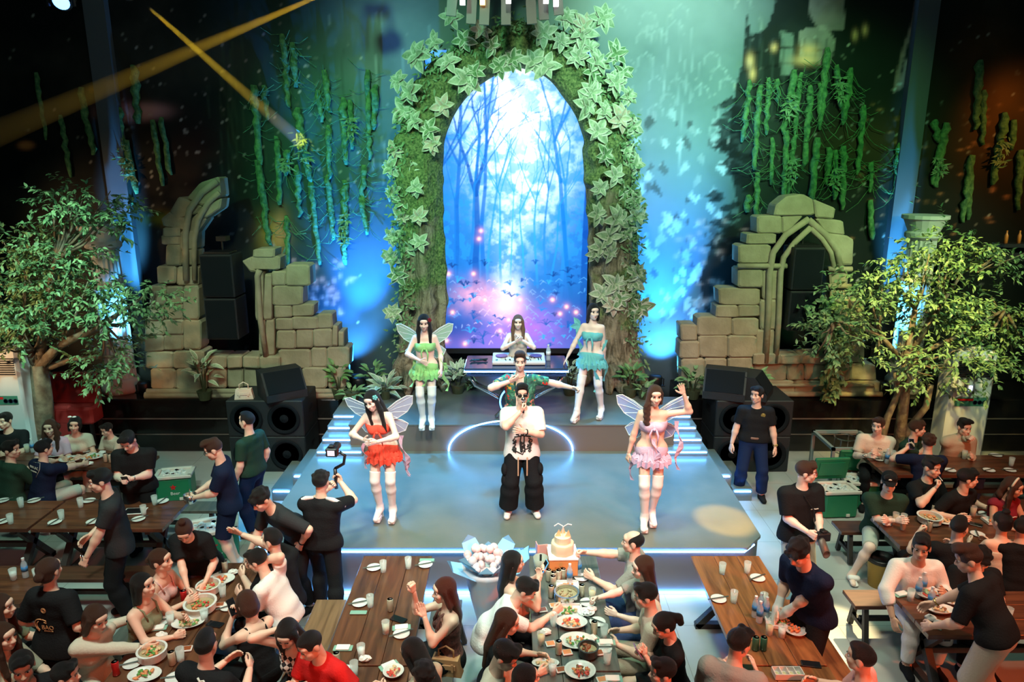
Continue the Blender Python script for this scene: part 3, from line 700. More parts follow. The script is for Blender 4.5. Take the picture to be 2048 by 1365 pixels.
# ---- the LED picture in the arch: blue forest path
cv=Canvas(865,95,1190,700,1.0,(.01,.16,.62)); H_,W_=cv.h,cv.w; r=random.Random(11)
n1=vnoise(H_,W_,60,1,6); n2=vnoise(H_,W_,14,2,4); n3=vnoise(H_,W_,26,3,5)
cv.I*= (.55+.9*n1)[...,None]
nb_=vnoise(H_,W_,20,9,5); nb_=((nb_-.40)/.22).clip(0,1)
cv.blob(1035,300,120,230,(.05,.42,.92),.9,2.2)
for (x,y,rx,ry,a) in((1040,225,80,150,1.15),(1000,155,80,60,.8),(1060,370,50,90,.9),(1115,320,45,60,.6),(1010,500,26,110,.75),(925,250,30,50,.4),(960,330,30,60,.5)): cv.blob(x,y,rx,ry,(.85,1.2,1.4),a,2,nz=.15+1.0*nb_)
cv.blob(1038,240,48,90,(1.6,1.6,1.6),.9,nz=.35+.9*nb_)
# leaf masses
m=((n2>.52)&(n1<.60)).astype(float); cv.poly([(865,95),(1190,95),(1190,520),(865,520)],(.02,.30,.85),.55,nz=m*(1-np.exp(-((cv.X-1040)/110)**2-((cv.Y-280)/150)**2)*.85))
for (x,y,L,an,wd,c) in((955,650,260,-.03,15,(.006,.10,.46)),(1120,600,230,.02,8,(.02,.26,.80)),(1172,690,440,-.01,24,(.004,.07,.40)),(900,660,330,.03,10,(.008,.14,.56)),(1075,575,170,.02,5,(.03,.35,.9)),(1003,580,190,0,5,(.03,.38,.95)),(932,620,250,.06,6,(.01,.20,.7)),(975,580,200,.08,5,(.03,.32,.9)),(1050,575,150,-.05,4,(.03,.4,.95)),(1145,610,330,-.05,9,(.006,.18,.62)),(885,620,280,.0,8,(.006,.12,.5)),(1020,575,190,.03,3,(.04,.45,1)),(915,620,220,-.03,4,(.01,.18,.66)),(1090,600,220,.02,5,(.02,.24,.75)),(968,600,300,.0,9,(.01,.16,.6)),(1100,570,160,.1,4,(.02,.3,.85))):
    tree_lines(cv,x,y,L,an,wd,c,.85,r)
# undergrowth and path
cv.blob(1040,590,260,46,(.012,.14,.42),.75,nz=.6+.6*n3); cv.blob(900,670,80,60,(.01,.05,.28),.9); cv.blob(1160,660,70,70,(.01,.07,.33),.85)
cv.blob(1045,660,70,48,(.42,.16,.72),.95,nz=.6+.7*n2); cv.blob(1010,612,34,24,(1.3,.75,.95),.9); cv.blob(960,592,44,28,(.95,.42,.60),.8,nz=.4+n2*1.2); cv.blob(1000,690,120,22,(.26,.16,.62),.7); cv.blob(1020,575,24,24,(.9,1.1,1.5),.7)
for i in range(150):
    x=r.gauss(1020,80); y=r.uniform(560,690); L=r.uniform(6,22); a=r.uniform(-1.3,1.3); near=math.exp(-((x-990)/60)**2)
    cv.line([(x,y),(x+L*math.sin(a)*.5,y-L*.35),(x+L*math.sin(a),y-L*.35+L*.25)],1.2,.5,(.10+.85*near,.45+.2*near,.95),.7)
for i in range(90):
    x=r.uniform(866,1186); y=r.uniform(520,695)
    if abs(x-1040)<34 and y>600: continue
    s_=r.uniform(6,18); cc=r.choice([(.005,.05,.26),(.008,.10,.42),(.02,.22,.66),(.03,.34,.80)])
    for q in range(6): a=-1.57+r.uniform(-1.2,1.2); cv.line([(x,y),(x+math.cos(a)*s_*.6,y+math.sin(a)*s_*.7),(x+math.cos(a)*s_*1.2,y+math.sin(a)*s_*.6)],2,.6,cc,.75)
for (x,y) in((897,548),(962,462),(958,478),(1017,640),(905,625),(947,548),(1000,662),(1120,628),(1133,614),(1152,625),(970,600),(930,688),(1105,600),(1040,600),(893,682)): cv.blob(x,y,3.2,3.2,(2.2,1.0,.7),1); cv.blob(x,y,8,8,(.9,.35,.5),.35)
M_SCREEN=attr_mat('screen_picture',.3,1.15)
x0,z0=V(866,697,12.80); x1,z1=V(1186,100,12.80)
scr=thing('led_screen','large blue forest video screen glowing inside the mossy arch','screen',((x0+x1)/2,12.85,z0))
p=picture('display',cv,12.80,x0,x1,z0,z1,.0105,M_SCREEN,None); p.parent=scr; p.location=(-(x0+x1)/2,-12.85,-z0); tag(p,'bright blue forest picture')
b=MB(); b.box((0,.045,(z1-z0)/2),(x1-x0+.06,.08,z1-z0+.06)); b.box((0,-.02,-.05),(x1-x0+.06,.09,.09)); b.build('casing',M_BLK,scr)
# ---- the mural print
cv=Canvas(-60,-60,2110,960,.5,(.006,.009,.009)); H_,W_=cv.h,cv.w; r=random.Random(4)
n1=vnoise(H_,W_,90,21,6); n2=vnoise(H_,W_,16,22,4); n3=vnoise(H_,W_,40,23,5); 
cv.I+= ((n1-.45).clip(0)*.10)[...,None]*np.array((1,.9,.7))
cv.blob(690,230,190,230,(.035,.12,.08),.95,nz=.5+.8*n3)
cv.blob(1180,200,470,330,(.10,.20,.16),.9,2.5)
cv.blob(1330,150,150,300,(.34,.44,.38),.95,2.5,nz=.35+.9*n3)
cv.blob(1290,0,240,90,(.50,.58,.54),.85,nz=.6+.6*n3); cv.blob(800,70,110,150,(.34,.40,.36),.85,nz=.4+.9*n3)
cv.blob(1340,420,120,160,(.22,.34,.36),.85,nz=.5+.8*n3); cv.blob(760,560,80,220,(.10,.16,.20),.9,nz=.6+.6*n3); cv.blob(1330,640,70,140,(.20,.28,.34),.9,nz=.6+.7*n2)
for i in range(46):   # ghost arcades in the fog
    x=r.choice([r.gauss(1370,60),r.gauss(790,60)]); y=r.uniform(20,330); L=r.uniform(20,90); cv.line([(x,y),(x,y+L)],3,2,(.70,.80,.74),.3)
for i in range(24):
    x=r.gauss(1360,70); y=r.uniform(0,300); cv.line([(x-16,y),(x-14,y-16),(x,y-26),(x+14,y-16),(x+16,y)],3,3,(.70,.78,.70),.25)
for i in range(120):  # printed leaves drifting through the mist
    x=r.choice([r.gauss(1400,50),r.gauss(1340,60)]); y=r.uniform(200,640); L=r.uniform(12,36); a=r.uniform(-.8,.8); g_=r.choice((.06,.12,.5,.7,.8)); cv.poly([(x,y),(x+L*.35*math.cos(a),y+L*.5),(x+L*math.sin(a)*.6,y+L),(x-L*.35*math.cos(a),y+L*.5)],(g_*.85,g_,g_*.92),.7)
# castle on the right, black with pale facades
D=(.010,.013,.011)
cv.poly([(1480,440),(1455,300),(1470,180),(1486,120),(1494,30),(1502,70),(1530,60),(1548,20),(1560,-60),(1960,-60),(1990,200),(2110,240),(2110,800),(1440,800),(1400,560),(1430,470)],D,.93,nz=(.75+.4*n3).clip(0,1))
for i in range(34):
    x=1450+r.uniform(-30,50); y=200+i*9; s_=r.uniform(10,26); cv.poly([(x-s_,y+4),(x,y-s_*.5),(x+s_*1.2,y),(x+4,y+s_*.6)],D,.85)
cv.poly([(1620,-60),(1620,30),(1640,60),(1688,60),(1690,-60)],(.42,.36,.32),.85,nz=.5+.8*n2); cv.poly([(1560,60),(1562,150),(1585,150),(1588,70)],(.24,.30,.25),.85); cv.poly([(1598,60),(1602,120),(1660,130),(1672,80),(1650,50)],(.55,.50,.42),.7,nz=.4+n2)
for k_ in range(7): cv.line([(1490,110+k_*34),(1560,95+k_*34),(1640,100+k_*30)],4,4,(.004,.005,.005),.8)
for k_ in range(8): cv.line([(1500+k_*22,80),(1500+k_*22,240)],5,5,(.05,.07,.06),.5)
for (x,y,w_,h_) in((1500,122,6,14),(1505,148,5,12),(1618,100,14,12),(1710,70,4,10),(1730,60,4,10),(1612,120,20,10),(1548,95,5,8)): cv.blob(x,y,w_*1.2,h_,(1,.55,.25),1)
for P_ in (((1790,180),(1805,110),(1828,40),(1838,-20)),((1850,170),(1845,100),(1840,30),(1838,-20)),((1800,175),(1815,120),(1840,160))): cv.line(list(P_),9,5,(.30,.20,.16),.85)
cv.blob(1985,190,75,120,(.16,.065,.015),.9,nz=.4+.9*n3); cv.blob(1760,290,120,60,(.07,.04,.02),.8,nz=.5+n3); cv.blob(1640,320,100,50,(.05,.045,.02),.6,nz=n3+.4)
for i in range(60): x=r.uniform(1700,2048); y=r.uniform(200,480); cv.blob(x,y,r.uniform(2,6),r.uniform(1.5,3),(.5,.22,.10),.7)
# left: night wood, coral glow, drifting petals
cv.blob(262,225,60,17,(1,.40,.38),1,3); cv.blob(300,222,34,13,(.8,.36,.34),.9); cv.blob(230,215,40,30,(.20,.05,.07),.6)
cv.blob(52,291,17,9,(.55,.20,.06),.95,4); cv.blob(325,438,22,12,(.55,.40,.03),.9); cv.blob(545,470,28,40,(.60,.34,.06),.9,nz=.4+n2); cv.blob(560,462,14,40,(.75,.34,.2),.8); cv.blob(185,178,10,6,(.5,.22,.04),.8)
cv.blob(400,330,150,120,(.030,.012,.010),.95,nz=n3*1.4); cv.blob(340,560,120,120,(.03,.018,.02),.8,nz=n3*1.3)
for i in range(26): x=r.uniform(380,760); cv.line([(x,r.uniform(60,200)),(x+3,r.uniform(220,420))],r.uniform(2,5),2,(.05,.085,.05),.45)
for i in range(330):
    x=r.choice([r.gauss(380,90),r.gauss(560,150),r.gauss(1750,150)]); y=r.gauss(300,130); s_=r.uniform(3,9); a=r.uniform(0,6.28); g_=r.uniform(.25,.7); cv.poly([(x,y),(x+s_*math.cos(a),y+s_*math.sin(a)*.6),(x+s_*.6*math.cos(a+1.3),y+s_*.6*math.sin(a+1.3))],(g_,g_*.92,g_*.8),.9)
for i in range(420): x=r.uniform(0,2048); y=r.uniform(0,760); cv.blob(x,y,1.6,1.6,(.7,.7,.6),r.uniform(.3,.9)) if (x<860 or x>1280) and r.random()<.55 else None
for i in range(60): x=r.gauss(640,40); y=r.uniform(520,640); cv.blob(x,y,r.uniform(2,6),r.uniform(2,7),(.6,.28,.20),.8)
for i in range(50): x=r.gauss(1400,40); y=r.uniform(440,640); cv.blob(x,y,r.uniform(2,8),r.uniform(2,6),(.55,.40,.30),.7)
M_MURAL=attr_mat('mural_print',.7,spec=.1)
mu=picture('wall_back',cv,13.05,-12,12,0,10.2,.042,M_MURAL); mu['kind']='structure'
b=MB(); b.box((0,13.16,5.1),(24,.2,10.2)); struct('wall_back_core',b,M_BLK)
b=MB(); b.box((-12.1,6.5,5.1),(.2,13.4,10.2)); struct('wall_left',b,mat('dark_side_wall',(.02,.018,.02),.7))
b=MB(); b.box((12.1,6.5,5.1),(.2,13.4,10.2)); struct('wall_right',b,MATS['dark_side_wall'])
# ---- black ledge under the ruins
for sx in(-1,1):
    b=MB(); xa,xb=sorted((sx*3.0,sx*11.9)); b.box(((xa+xb)/2,12.4,.485),(xb-xa,1.2,.97),bev=.02)
    struct('ledge',b,M_GLOSS)
    b=MB(); b.box(((xa+xb)/2,11.79,.62),(xb-xa,.02,.018)); b.box(((xa+xb)/2,11.79,.33),(xb-xa,.02,.014)); struct('trim_ledge_grooves',b,mat('ledge_line',(.16,.13,.12),.35))
# ---- stage
b=MB(); poly=[(-2.98,7.62),(-2.86,7.50),(2.72,7.50),(2.96,7.78),(3.0,10.35),(3.0,11.8),(-3.0,11.8),(-3.0,7.9)]
b.prism(poly,.0,.585); st=struct('stage_lower_base',b,M_RISER)
b=MB(); b.prism([(x*1.008,y-.02 if y<9 else y) for x,y in poly],.585,.62); struct('stage_lower_deck',b,M_STAGE)
b=MB(); b.box((0,11.62,.83),(5.0,2.55,.42)); struct('stage_upper_base',b,M_RISER)
b=MB(); b.box((0,11.62,1.048),(5.02,2.57,.02)); struct('stage_upper_deck',b,M_STAGE)
def led(name,label,pts,w_=.022,m=M_LED,g=None):
    b=MB(); b.tube(pts,w_/2,6); return b.solo(name,m,label,'light strip',g)
led('led_strip','white blue light strip along the front edge of the stage deck',[(-2.98,7.60,.575),(-2.87,7.465,.575),(2.70,7.465,.575),(2.86,7.62,.578)],.024)
led('led_strip','white blue light strip at the foot of the stage front, on the floor',[(-2.86,7.48,.03),(2.75,7.48,.03)],.03)
led('led_arc','glowing neon half circle on the riser below the turntable desk',[(-.02+.96*math.cos(a),10.325,.63+.50*math.sin(a)) for a in np.linspace(0,PI,33)],.022)
# steps to the upper stage
ords=['lowest','second lowest','middle','second highest','highest']
for sx,nm in((-1,'left'),(1,'right')):
    for k_ in range(4):
        b=MB(); z=.62+.1*(k_+1) ; y0=10.15+.25*k_; xa=2.28+.0*k_; xb=2.98-.03*k_
        b.box((sx*(xa+xb)/2,(y0+11.8)/2,(.62+z)/2),(xb-xa,11.8-y0,z-.62)); o=b.build('stage_step',M_STAGE); tag(o,kind='structure')
        led('led_strip',f'blue light strip under the {["lowest","second","third","top"][k_]} tread of the {nm} stage steps',[(sx*(xa+.02),y0-.012,z-.035),(sx*(xb-.02),y0-.012,z-.035)],.022)
    for k_,(xa,y0,z,w2) in enumerate(((3.0,9.75,.40,.32),(3.32,9.65,.20,.30))):
        b=MB(); b.box((sx*(xa+w2/2),(y0+11.2)/2,z/2),(w2,11.2-y0-.5,z)); o=b.build('side_step',M_STAGE); tag(o,kind='structure')
        led('led_strip',f'short white light strip on the {"upper" if k_==0 else "lower"} side step {nm} of the stage',[(sx*(xa+.03),y0+.235,z-.04),(sx*(xa+w2-.03),y0+.235,z-.04)],.026)

for sx,px in((-1,266),(1,1780)):
    x,_=V(px,620,12.9); b=MB(); b.box((x,12.98,5.0),(.36,.16,9.9)); struct('pilaster',b,mat('pilaster_paint',(.10,.11,.12),.75,spec=.1))
# ---- mossy arch of two gnarled trunks
M_BARK=mat('sculpted_bark',(.15,.155,.085),.85,bump=1.0,bscale=7,col2=(.25,.25,.15),cscale=3,aniso=(1,1,.4))
def arch_mat():
    m,t,b=nt('bark_and_moss'); N=t.nodes; L=t.links; tc=N.new('ShaderNodeTexCoord')
    n=N.new('ShaderNodeTexNoise'); n.inputs['Scale'].default_value=1.5; n.inputs['Detail'].default_value=7; L.new(tc.outputs['Object'],n.inputs['Vector'])
    sp=N.new('ShaderNodeSeparateXYZ'); L.new(tc.outputs['Object'],sp.inputs[0]); mr=N.new('ShaderNodeMapRange'); mr.inputs['From Min'].default_value=2.0; mr.inputs['From Max'].default_value=5.4; mr.inputs['To Min'].default_value=-.10; mr.inputs['To Max'].default_value=.26; L.new(sp.outputs['Z'],mr.inputs['Value'])
    ad=N.new('ShaderNodeMath'); ad.operation='ADD'; L.new(n.outputs['Fac'],ad.inputs[0]); L.new(mr.outputs[0],ad.inputs[1])
    cr=N.new('ShaderNodeValToRGB'); cr.color_ramp.elements[0].position=.50; cr.color_ramp.elements[1].position=.58; cr.color_ramp.elements[0].color=(0,0,0,1); cr.color_ramp.elements[1].color=(1,1,1,1); L.new(ad.outputs[0],cr.inputs[0])
    n2=N.new('ShaderNodeTexNoise'); n2.inputs['Scale'].default_value=26; n2.inputs['Detail'].default_value=6; L.new(tc.outputs['Object'],n2.inputs['Vector'])
    g=N.new('ShaderNodeValToRGB'); g.color_ramp.elements[0].position=.35; g.color_ramp.elements[1].position=.7; g.color_ramp.elements[0].color=(.045,.10,.03,1); g.color_ramp.elements[1].color=(.26,.34,.12,1); L.new(n2.outputs['Fac'],g.inputs[0])
    mp=N.new('ShaderNodeMapping'); mp.inputs['Scale'].default_value=(5,5,.9); L.new(tc.outputs['Object'],mp.inputs[0]); n3=N.new('ShaderNodeTexNoise'); n3.inputs['Scale'].default_value=2.2; n3.inputs['Detail'].default_value=8; n3.inputs['Distortion'].default_value=1.0; L.new(mp.outputs[0],n3.inputs['Vector'])
    k=N.new('ShaderNodeValToRGB'); k.color_ramp.elements[0].position=.38; k.color_ramp.elements[1].position=.62; k.color_ramp.elements[0].color=(.10,.085,.05,1); k.color_ramp.elements[1].color=(.34,.30,.20,1); L.new(n3.outputs['Fac'],k.inputs[0])
    mx=N.new('ShaderNodeMix'); mx.data_type='RGBA'; L.new(cr.outputs[0],mx.inputs['Factor']); L.new(k.outputs[0],mx.inputs['A']); L.new(g.outputs[0],mx.inputs['B']); L.new(mx.outputs['Result'],b.inputs['Base Color'])
    b1=N.new('ShaderNodeBump'); b1.inputs['Strength'].default_value=.9; b1.inputs['Distance'].default_value=.06; L.new(n3.outputs['Fac'],b1.inputs['Height']); b2=N.new('ShaderNodeBump'); b2.inputs['Strength'].default_value=.8; b2.inputs['Distance'].default_value=.04; L.new(n2.outputs['Fac'],b2.inputs['Height']); L.new(b1.outputs[0],b2.inputs['Normal']); L.new(b2.outputs[0],b.inputs['Normal']); b.inputs['Roughness'].default_value=.9
    return m
M_ARCH=arch_mat()
AY=12.45
def A(px,py,dy=0): x,z=V(px,py,AY); return np.array((x,AY+dy,z))
path=[(848,790,.46),(846,690,.36),(850,600,.33),(843,500,.36),(838,400,.38),(838,310,.40),(852,235,.41),(893,165,.40),(955,115,.38),(1030,88,.36),(1110,108,.37),(1165,165,.39),(1205,235,.40),(1216,310,.39),(1222,400,.37),(1226,500,.37),(1226,600,.38),(1228,690,.40),(1232,790,.50)]
pr=[]
for i in range(len(path)-1):
    a,b_=path[i],path[i+1]; pr.append(cone(A(a[0],a[1]),A(b_[0],b_[1]),a[2]*.93,b_[2]*.93,((0,1,0),1.25)))
ra=random.Random(9)
for side,cx in((-1,848),(1,1228)):
    for k_ in range(12):      # spreading roots
        an=-2.9+k_*.52 if k_<11 else -1.5; d=ra.uniform(.42,.72); 
        if math.sin(an)>.35: continue
        base=A(cx,790)+np.array((0,0,0)); x=base[0]+math.cos(an)*d; y=AY+math.sin(an)*d; x=min(max(x,-2.35),2.4)
        top=A(cx+ra.uniform(-18,18),ra.uniform(640,720),-.12); pr.append(cone(top,(x*.6+top[0]*.4,(y+top[1])/2-.02,1.45),.14,.13)); pr.append(cone((x*.6+top[0]*.4,(y+top[1])/2-.02,1.45),(x,y,1.10),.13,.07))
    for k_ in range(9):       # twisting ribs of bark
        pts=[]; ph=ra.uniform(-1.2,1.2); tw_=ra.choice((-1,1))*ra.uniform(.6,1.6); y_=780
        for q in range(9):
            yy=780-q*60; cxx=np.interp(yy,[p[1] for p in (path[:6][::-1] if side<0 else path[13:])],[p[0] for p in (path[:6][::-1] if side<0 else path[13:])]); p0=A(cxx,yy); a_=ph+tw_*q/8; pts.append(p0+np.array((math.sin(a_)*.34,-math.cos(a_)*.27,0)))
        for q in range(8): pr.append(cone(pts[q],pts[q+1],.075 if q<5 else .06,.07 if q<5 else .055))
for k_ in range(26):          # mossy humps over the crown
    i=ra.uniform(4,13.9); a,b_=path[int(i)],path[int(i)+1]; t=i-int(i); p0=A(a[0]+(b_[0]-a[0])*t,a[1]+(b_[1]-a[1])*t); an=ra.uniform(0,6.28); pr.append(ell(p0+np.array((math.cos(an)*.24,-.16+ra.uniform(-.1,.05),math.sin(an)*.24)),(ra.uniform(.14,.24),ra.uniform(.1,.16),ra.uniform(.10,.18))))
hole=[ell(A(829,618,-.36),(.10,.16,.13)),ell(A(1207,358,-.36),(.10,.14,.11)),boxp((0,AY,.55),(4,2,.5))]
v,f=sdf(pr,.034,.10,hole)
nz=np.random.RandomState(3); ph=nz.rand(6,4)*6
dsp=sum(np.sin(v[:,0]*(9+3*i)+ph[i,0]+2*np.sin(v[:,2]*3+ph[i,1]))*np.sin(v[:,2]*(7+4*i)+ph[i,2])*np.sin(v[:,1]*(8+2*i)+ph[i,3]) for i in range(4)); v[:,1]-=.020*dsp; v[:,0]+=.018*np.roll(dsp,7)*0
arch=thing('moss_arch','tall mossy tree trunk arch framing the blue forest screen','arch',(0,AY,1.056))
o=mesh_obj('twisted_trunk',v,f,M_ARCH,None); o.parent=arch; o.location=(0,-AY,-1.056)
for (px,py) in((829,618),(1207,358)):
    b=MB(); b.ball(A(px,py,-.22),(.09,.02,.11)); o=b.build('knot_shade',mat('knot_shade_dark',(.01,.009,.006),.9),arch,smooth=True); o.location=(0,-AY,-1.056)  # dark disc stands in for the shade inside each carved hollow
# leaves
def leaf_mat(name,c1,c2,edge,rough=.5):
    return mat(name,c1,rough,col2=c2,cscale=9)
ML_CREAM=mat('variegated_leaf',(.22,.36,.20),.55,col2=(.42,.52,.34),cscale=22); ML_GREEN=mat('leaf_green',(.07,.20,.06),.5,col2=(.18,.36,.12),cscale=8); ML_PINK=mat('blush_leaf',(.62,.46,.38),.5,col2=(.35,.45,.25),cscale=14); ML_MID=mat('leaf_mid',(.09,.22,.08),.55,col2=(.22,.36,.17),cscale=14)
ML_RIM=mat('leaf_margin',(.58,.64,.50),.55)
def rosette(mb,p,R0,n,nrm,r,rings=2,wd=.46,droop=.35):
    nrm=Vector(nrm).normalized(); t=nrm.cross(Vector((0,0,1))).normalized(); q=nrm.cross(t)
    for ring in range(rings):
        k=n if ring==0 else max(3,n-3)
        for i in range(k):
            a=2*PI*(i+.5*ring)/k+r.uniform(-.25,.25); el_=.25+.45*ring+r.uniform(-.12,.12); L=R0*(1-.28*ring)*r.uniform(.8,1.15)
            d=(t*math.cos(a)+q*math.sin(a))*math.cos(el_)+nrm*math.sin(el_); mb.leaf2(p,d,nrm,L,L*wd,droop,.25)
ros=[(875,92),(905,45),(930,88),(1085,75),(1130,45),(1165,60),(1200,45),(838,118),(900,130),(965,70),(985,100),(1150,120),(1180,150),(1225,115),(800,165),(825,190),(848,112),(812,222),(835,245),(862,262),(795,300),(820,330),(838,375),(812,400),(785,335),(790,385),(808,430),(842,430),(792,470),(820,490),(845,480),(800,545),(790,620),(786,510),(935,165),(950,150),(1000,140),(1025,125),(1065,130),(1090,140),(1120,90),
(1160,75),(1175,100),(1190,130),(1240,150),(1225,170),(1252,195),(1180,190),(1170,215),(1205,225),(1235,240),(1262,255),(1190,265),(1250,300),(1205,310),(1196,375),(1265,330),(1225,350),(1190,425),(1228,435),(1250,460),(1196,490),(1185,500),(1215,500),(1265,400),(1270,430),(1245,520),(1225,560),(1200,580),(1235,590),(1262,560),(1220,600),(1275,610),(1248,665),(1238,700),(1270,540),(1255,610),(890,215),(868,290),(1215,470),(1240,380)]
for i,(px,py) in enumerate(ros):
    mb=MB(); rr=random.Random(i*3+1); sc=rr.uniform(.17,.26); outer=abs(px-1030)>205 
    p=A(px,py,-.40 if not outer else -.26); nx=-.35 if px<900 else (.35 if px>1160 else 0)
    rosette(mb,(0,0,0),sc,rr.choice((6,7,8)),(nx+rr.uniform(-.3,.3),-1,rr.uniform(-.1,.35)),rr,2,.62)
    m=ML_PINK if rr.random()<.13 else (ML_MID if rr.random()<.25 else ML_CREAM)
    mb.build('leaf_rosette',[m,ML_RIM],arch,(p[0],p[1]-AY,p[2]-1.056))
# trailing fine foliage on both flanks of the arch and tufts over it
mb=MB(); rr=random.Random(77)
for i in range(2600):
    i_=rr.uniform(0,17.99); a,b_=path[int(i_)],path[int(i_)+1]; t=i_-int(i_); cx=a[0]+(b_[0]-a[0])*t; cy=a[1]+(b_[1]-a[1])*t
    up=1 if 5<i_<13 else 0; sgn=-1 if cx<1030 else 1
    off=abs(rr.gauss(30,14)); an=math.atan2(cy-330,cx-1030) if up else (PI if sgn<0 else 0); p=A(cx+math.cos(an)*off,cy+math.sin(an)*off,-.15-rr.random()*.22)
    L=rr.uniform(.05,.12); mb.leaf(p,(sgn*rr.uniform(-.3,1),rr.uniform(-.9,.1),rr.uniform(-1,.6)),(0,-1,.3),L,L*.35)
o=mb.build('fine_ivy',ML_MID,arch); o['kind']='stuff'; o.location=(0,-AY,-1.056)
# ---- ruins of foam stone
M_STONE=mat('ruin_stone',(.30,.28,.19),.9,bump=.5,bscale=18,col2=(.40,.37,.26),cscale=3)
def ruin(name,label,cat,stones,ribs,Yf=11.95,Yb=12.3,led_=None):
    px0=stones[0][0]; x0,_=V(px0,700,Yf); root=thing(name,label,cat,(x0,Yb,.97))
    for (nm,ss) in led_: 
        mb=MB(); rr=random.Random(len(ss))
        for P_ in ss:
            if len(P_)==4 and not isinstance(P_[0],tuple): a,b_,c,d=P_; P_=[(a,b_),(c,b_),(c,d),(a,d)]
            q=[V(x+rr.uniform(-1.5,1.5),y+rr.uniform(-1.2,1.2),Yf) for x,y in P_]; q=[(x-x0,z-.97) for x,z in q]
            # rounded corners
            n=len(q); rd=[]
            for i in range(n):
                A_,B_,C_=q[i-1],q[i],q[(i+1)%n]; k=.09
                rd.append((B_[0]+(A_[0]-B_[0])*k,B_[1]+(A_[1]-B_[1])*k)); rd.append((B_[0]+(C_[0]-B_[0])*k,B_[1]+(C_[1]-B_[1])*k))
            if sum(rd[i][0]*rd[(i+1)%len(rd)][1]-rd[(i+1)%len(rd)][0]*rd[i][1] for i in range(len(rd)))<0: rd=rd[::-1]
            mb.stone(rd,(0 if nm!='sill' else -.06)+rr.uniform(-.02,.02)+Yf-Yb,0,.022)
        mb.build(nm,M_STONE,root)
    mb=MB()
    for pts,rw in ribs:
        q=[V(x,y,Yf) for x,y in pts]; mb.tube([(x-x0,Yf-Yb-.03,z-.97) for x,z in q],rw,8)
    mb.build('moulding',M_STONE,root,smooth=True)
    return root
SL_arch=[[(438,353),(442,395),(405,412),(372,398),(400,366)],[(372,398),(405,412),(392,428),(350,440),(338,424),(355,395)],[(442,395),(440,418),(412,438),(392,428),(405,412)],[(338,424),(322,438),(324,455),(372,462),(378,440)],[(378,440),(392,428),(412,438),(396,462),(388,472),(372,462)],(326,456,360,475),(360,462,392,500),(322,472,360,490),(330,490,362,532),(362,500,392,532)]
SL_pier=[(314,532,352,568),(352,534,396,572),(300,572,332,610),(332,572,366,608),(366,572,398,640),(296,610,328,642),(328,608,366,640),(290,642,326,672),(326,640,366,670),(288,672,326,704),(326,670,366,702),(366,640,402,700),(288,704,346,738),(346,702,408,738)]
SL_base=[(300,738,352,780),(352,738,414,780),(415,738,452,778),(453,738,486,778),(486,738,517,778),(517,738,556,778),(557,738,602,778),(603,736,655,778),(655,734,692,778)]
SL_wall=[(505,498,549,516),(500,514,560,540),[(483,524),(500,514),(512,545),(498,545)],(543,543,572,572),(572,530,620,573),(545,572,605,612),(548,612,582,636),(582,610,626,634),(550,636,585,661),(585,634,636,659),(634,628,664,658),(552,661,591,699),(591,659,626,697),(626,658,665,695),(665,652,676,692),(676,664,688,694),(556,699,622,738),(622,697,653,736),(653,695,699,736),(511,545,528,640),(528,548,545,640),(516,640,530,712),(530,640,550,712)]
SL_sill=[(412,712,455,736),(455,712,486,736),(486,712,520,736),(520,712,563,736)]
ruin('ruined_wall','crumbling foam stone wall with broken gothic arch, left of the mossy arch','ruin',[(500,600)],[([(436,362),(405,385),(380,420),(372,470),(374,560)],.055),([(440,385),(418,405),(398,440),(390,480),(391,560)],.045),([(520,540),(516,552),(522,640),(533,712)],.05),([(296,782),(690,782)],.05),([(292,790),(694,790)],.06)],
 led_=[('broken_arch',SL_arch),('pier',SL_pier),('footing',SL_base),('stepped_wall',SL_wall),('sill',SL_sill)])
SR_top=[[(1548,431),(1553,410),(1575,393),(1605,389),(1625,399),(1630,431)],[(1625,399),(1672,418),(1668,438),(1630,436)],(1515,431,1565,467),[(1565,431),(1610,431),(1575,467),(1565,467)],[(1630,436),(1685,442),(1690,470),(1650,466)],(1494,467,1552,489),(1478,489,1542,528),[(1650,466),(1692,470),(1708,480),(1706,530),(1678,532),(1668,495)]]
SR_wall=[(1476,537,1526,575),(1438,577,1522,611),(1432,611,1477,636),(1477,611,1520,634),(1395,634,1465,672),(1465,636,1518,672),(1362,650,1395,682),(1360,682,1398,718),(1398,672,1456,716),(1456,672,1515,716),(1363,718,1410,760),(1410,718,1455,760),(1455,716,1508,760),(1526,537,1562,600),(1520,600,1556,660),(1512,660,1550,725)]
SR_pier=[(1660,538,1698,572),(1662,572,1700,640),(1664,640,1702,725),(1702,600,1730,725)]
SR_base=[(1365,760,1440,792),(1440,760,1510,792),(1508,728,1574,762),(1574,728,1610,762),(1610,728,1650,762),(1650,728,1700,762),(1700,728,1752,762),(1510,762,1590,792),(1590,762,1680,792),(1680,762,1760,792)]
ruin('ruined_gothic_wall','crumbling foam stone wall with a whole pointed arch, right of the mossy arch','ruin',[(1560,600)],[([(1530,725),(1536,620),(1538,545),(1545,505),(1570,470),(1616,438)],.055),([(1550,725),(1556,640),(1560,545),(1566,515),(1588,485),(1620,455)],.050),([(1616,440),(1650,470),(1672,500),(1680,540)],.055),([(1620,457),(1642,478),(1660,505),(1668,545)],.045),([(1474,532),(1572,532)],.045),([(1655,538),(1702,538)],.045),([(1655,572),(1700,572)],.04),([(1512,770),(1745,770)],.03),([(1508,788),(1762,788)],.05)],
 led_=[('arch_crown',SR_top),('stepped_wall',SR_wall),('pier',SR_pier),('footing',SR_base),('sill',[(1506,706,1560,728),(1560,708,1600,728),(1600,708,1650,728)])])
M_COL=mat('column_plaster',(.55,.55,.52),.8,bump=.3,bscale=12)
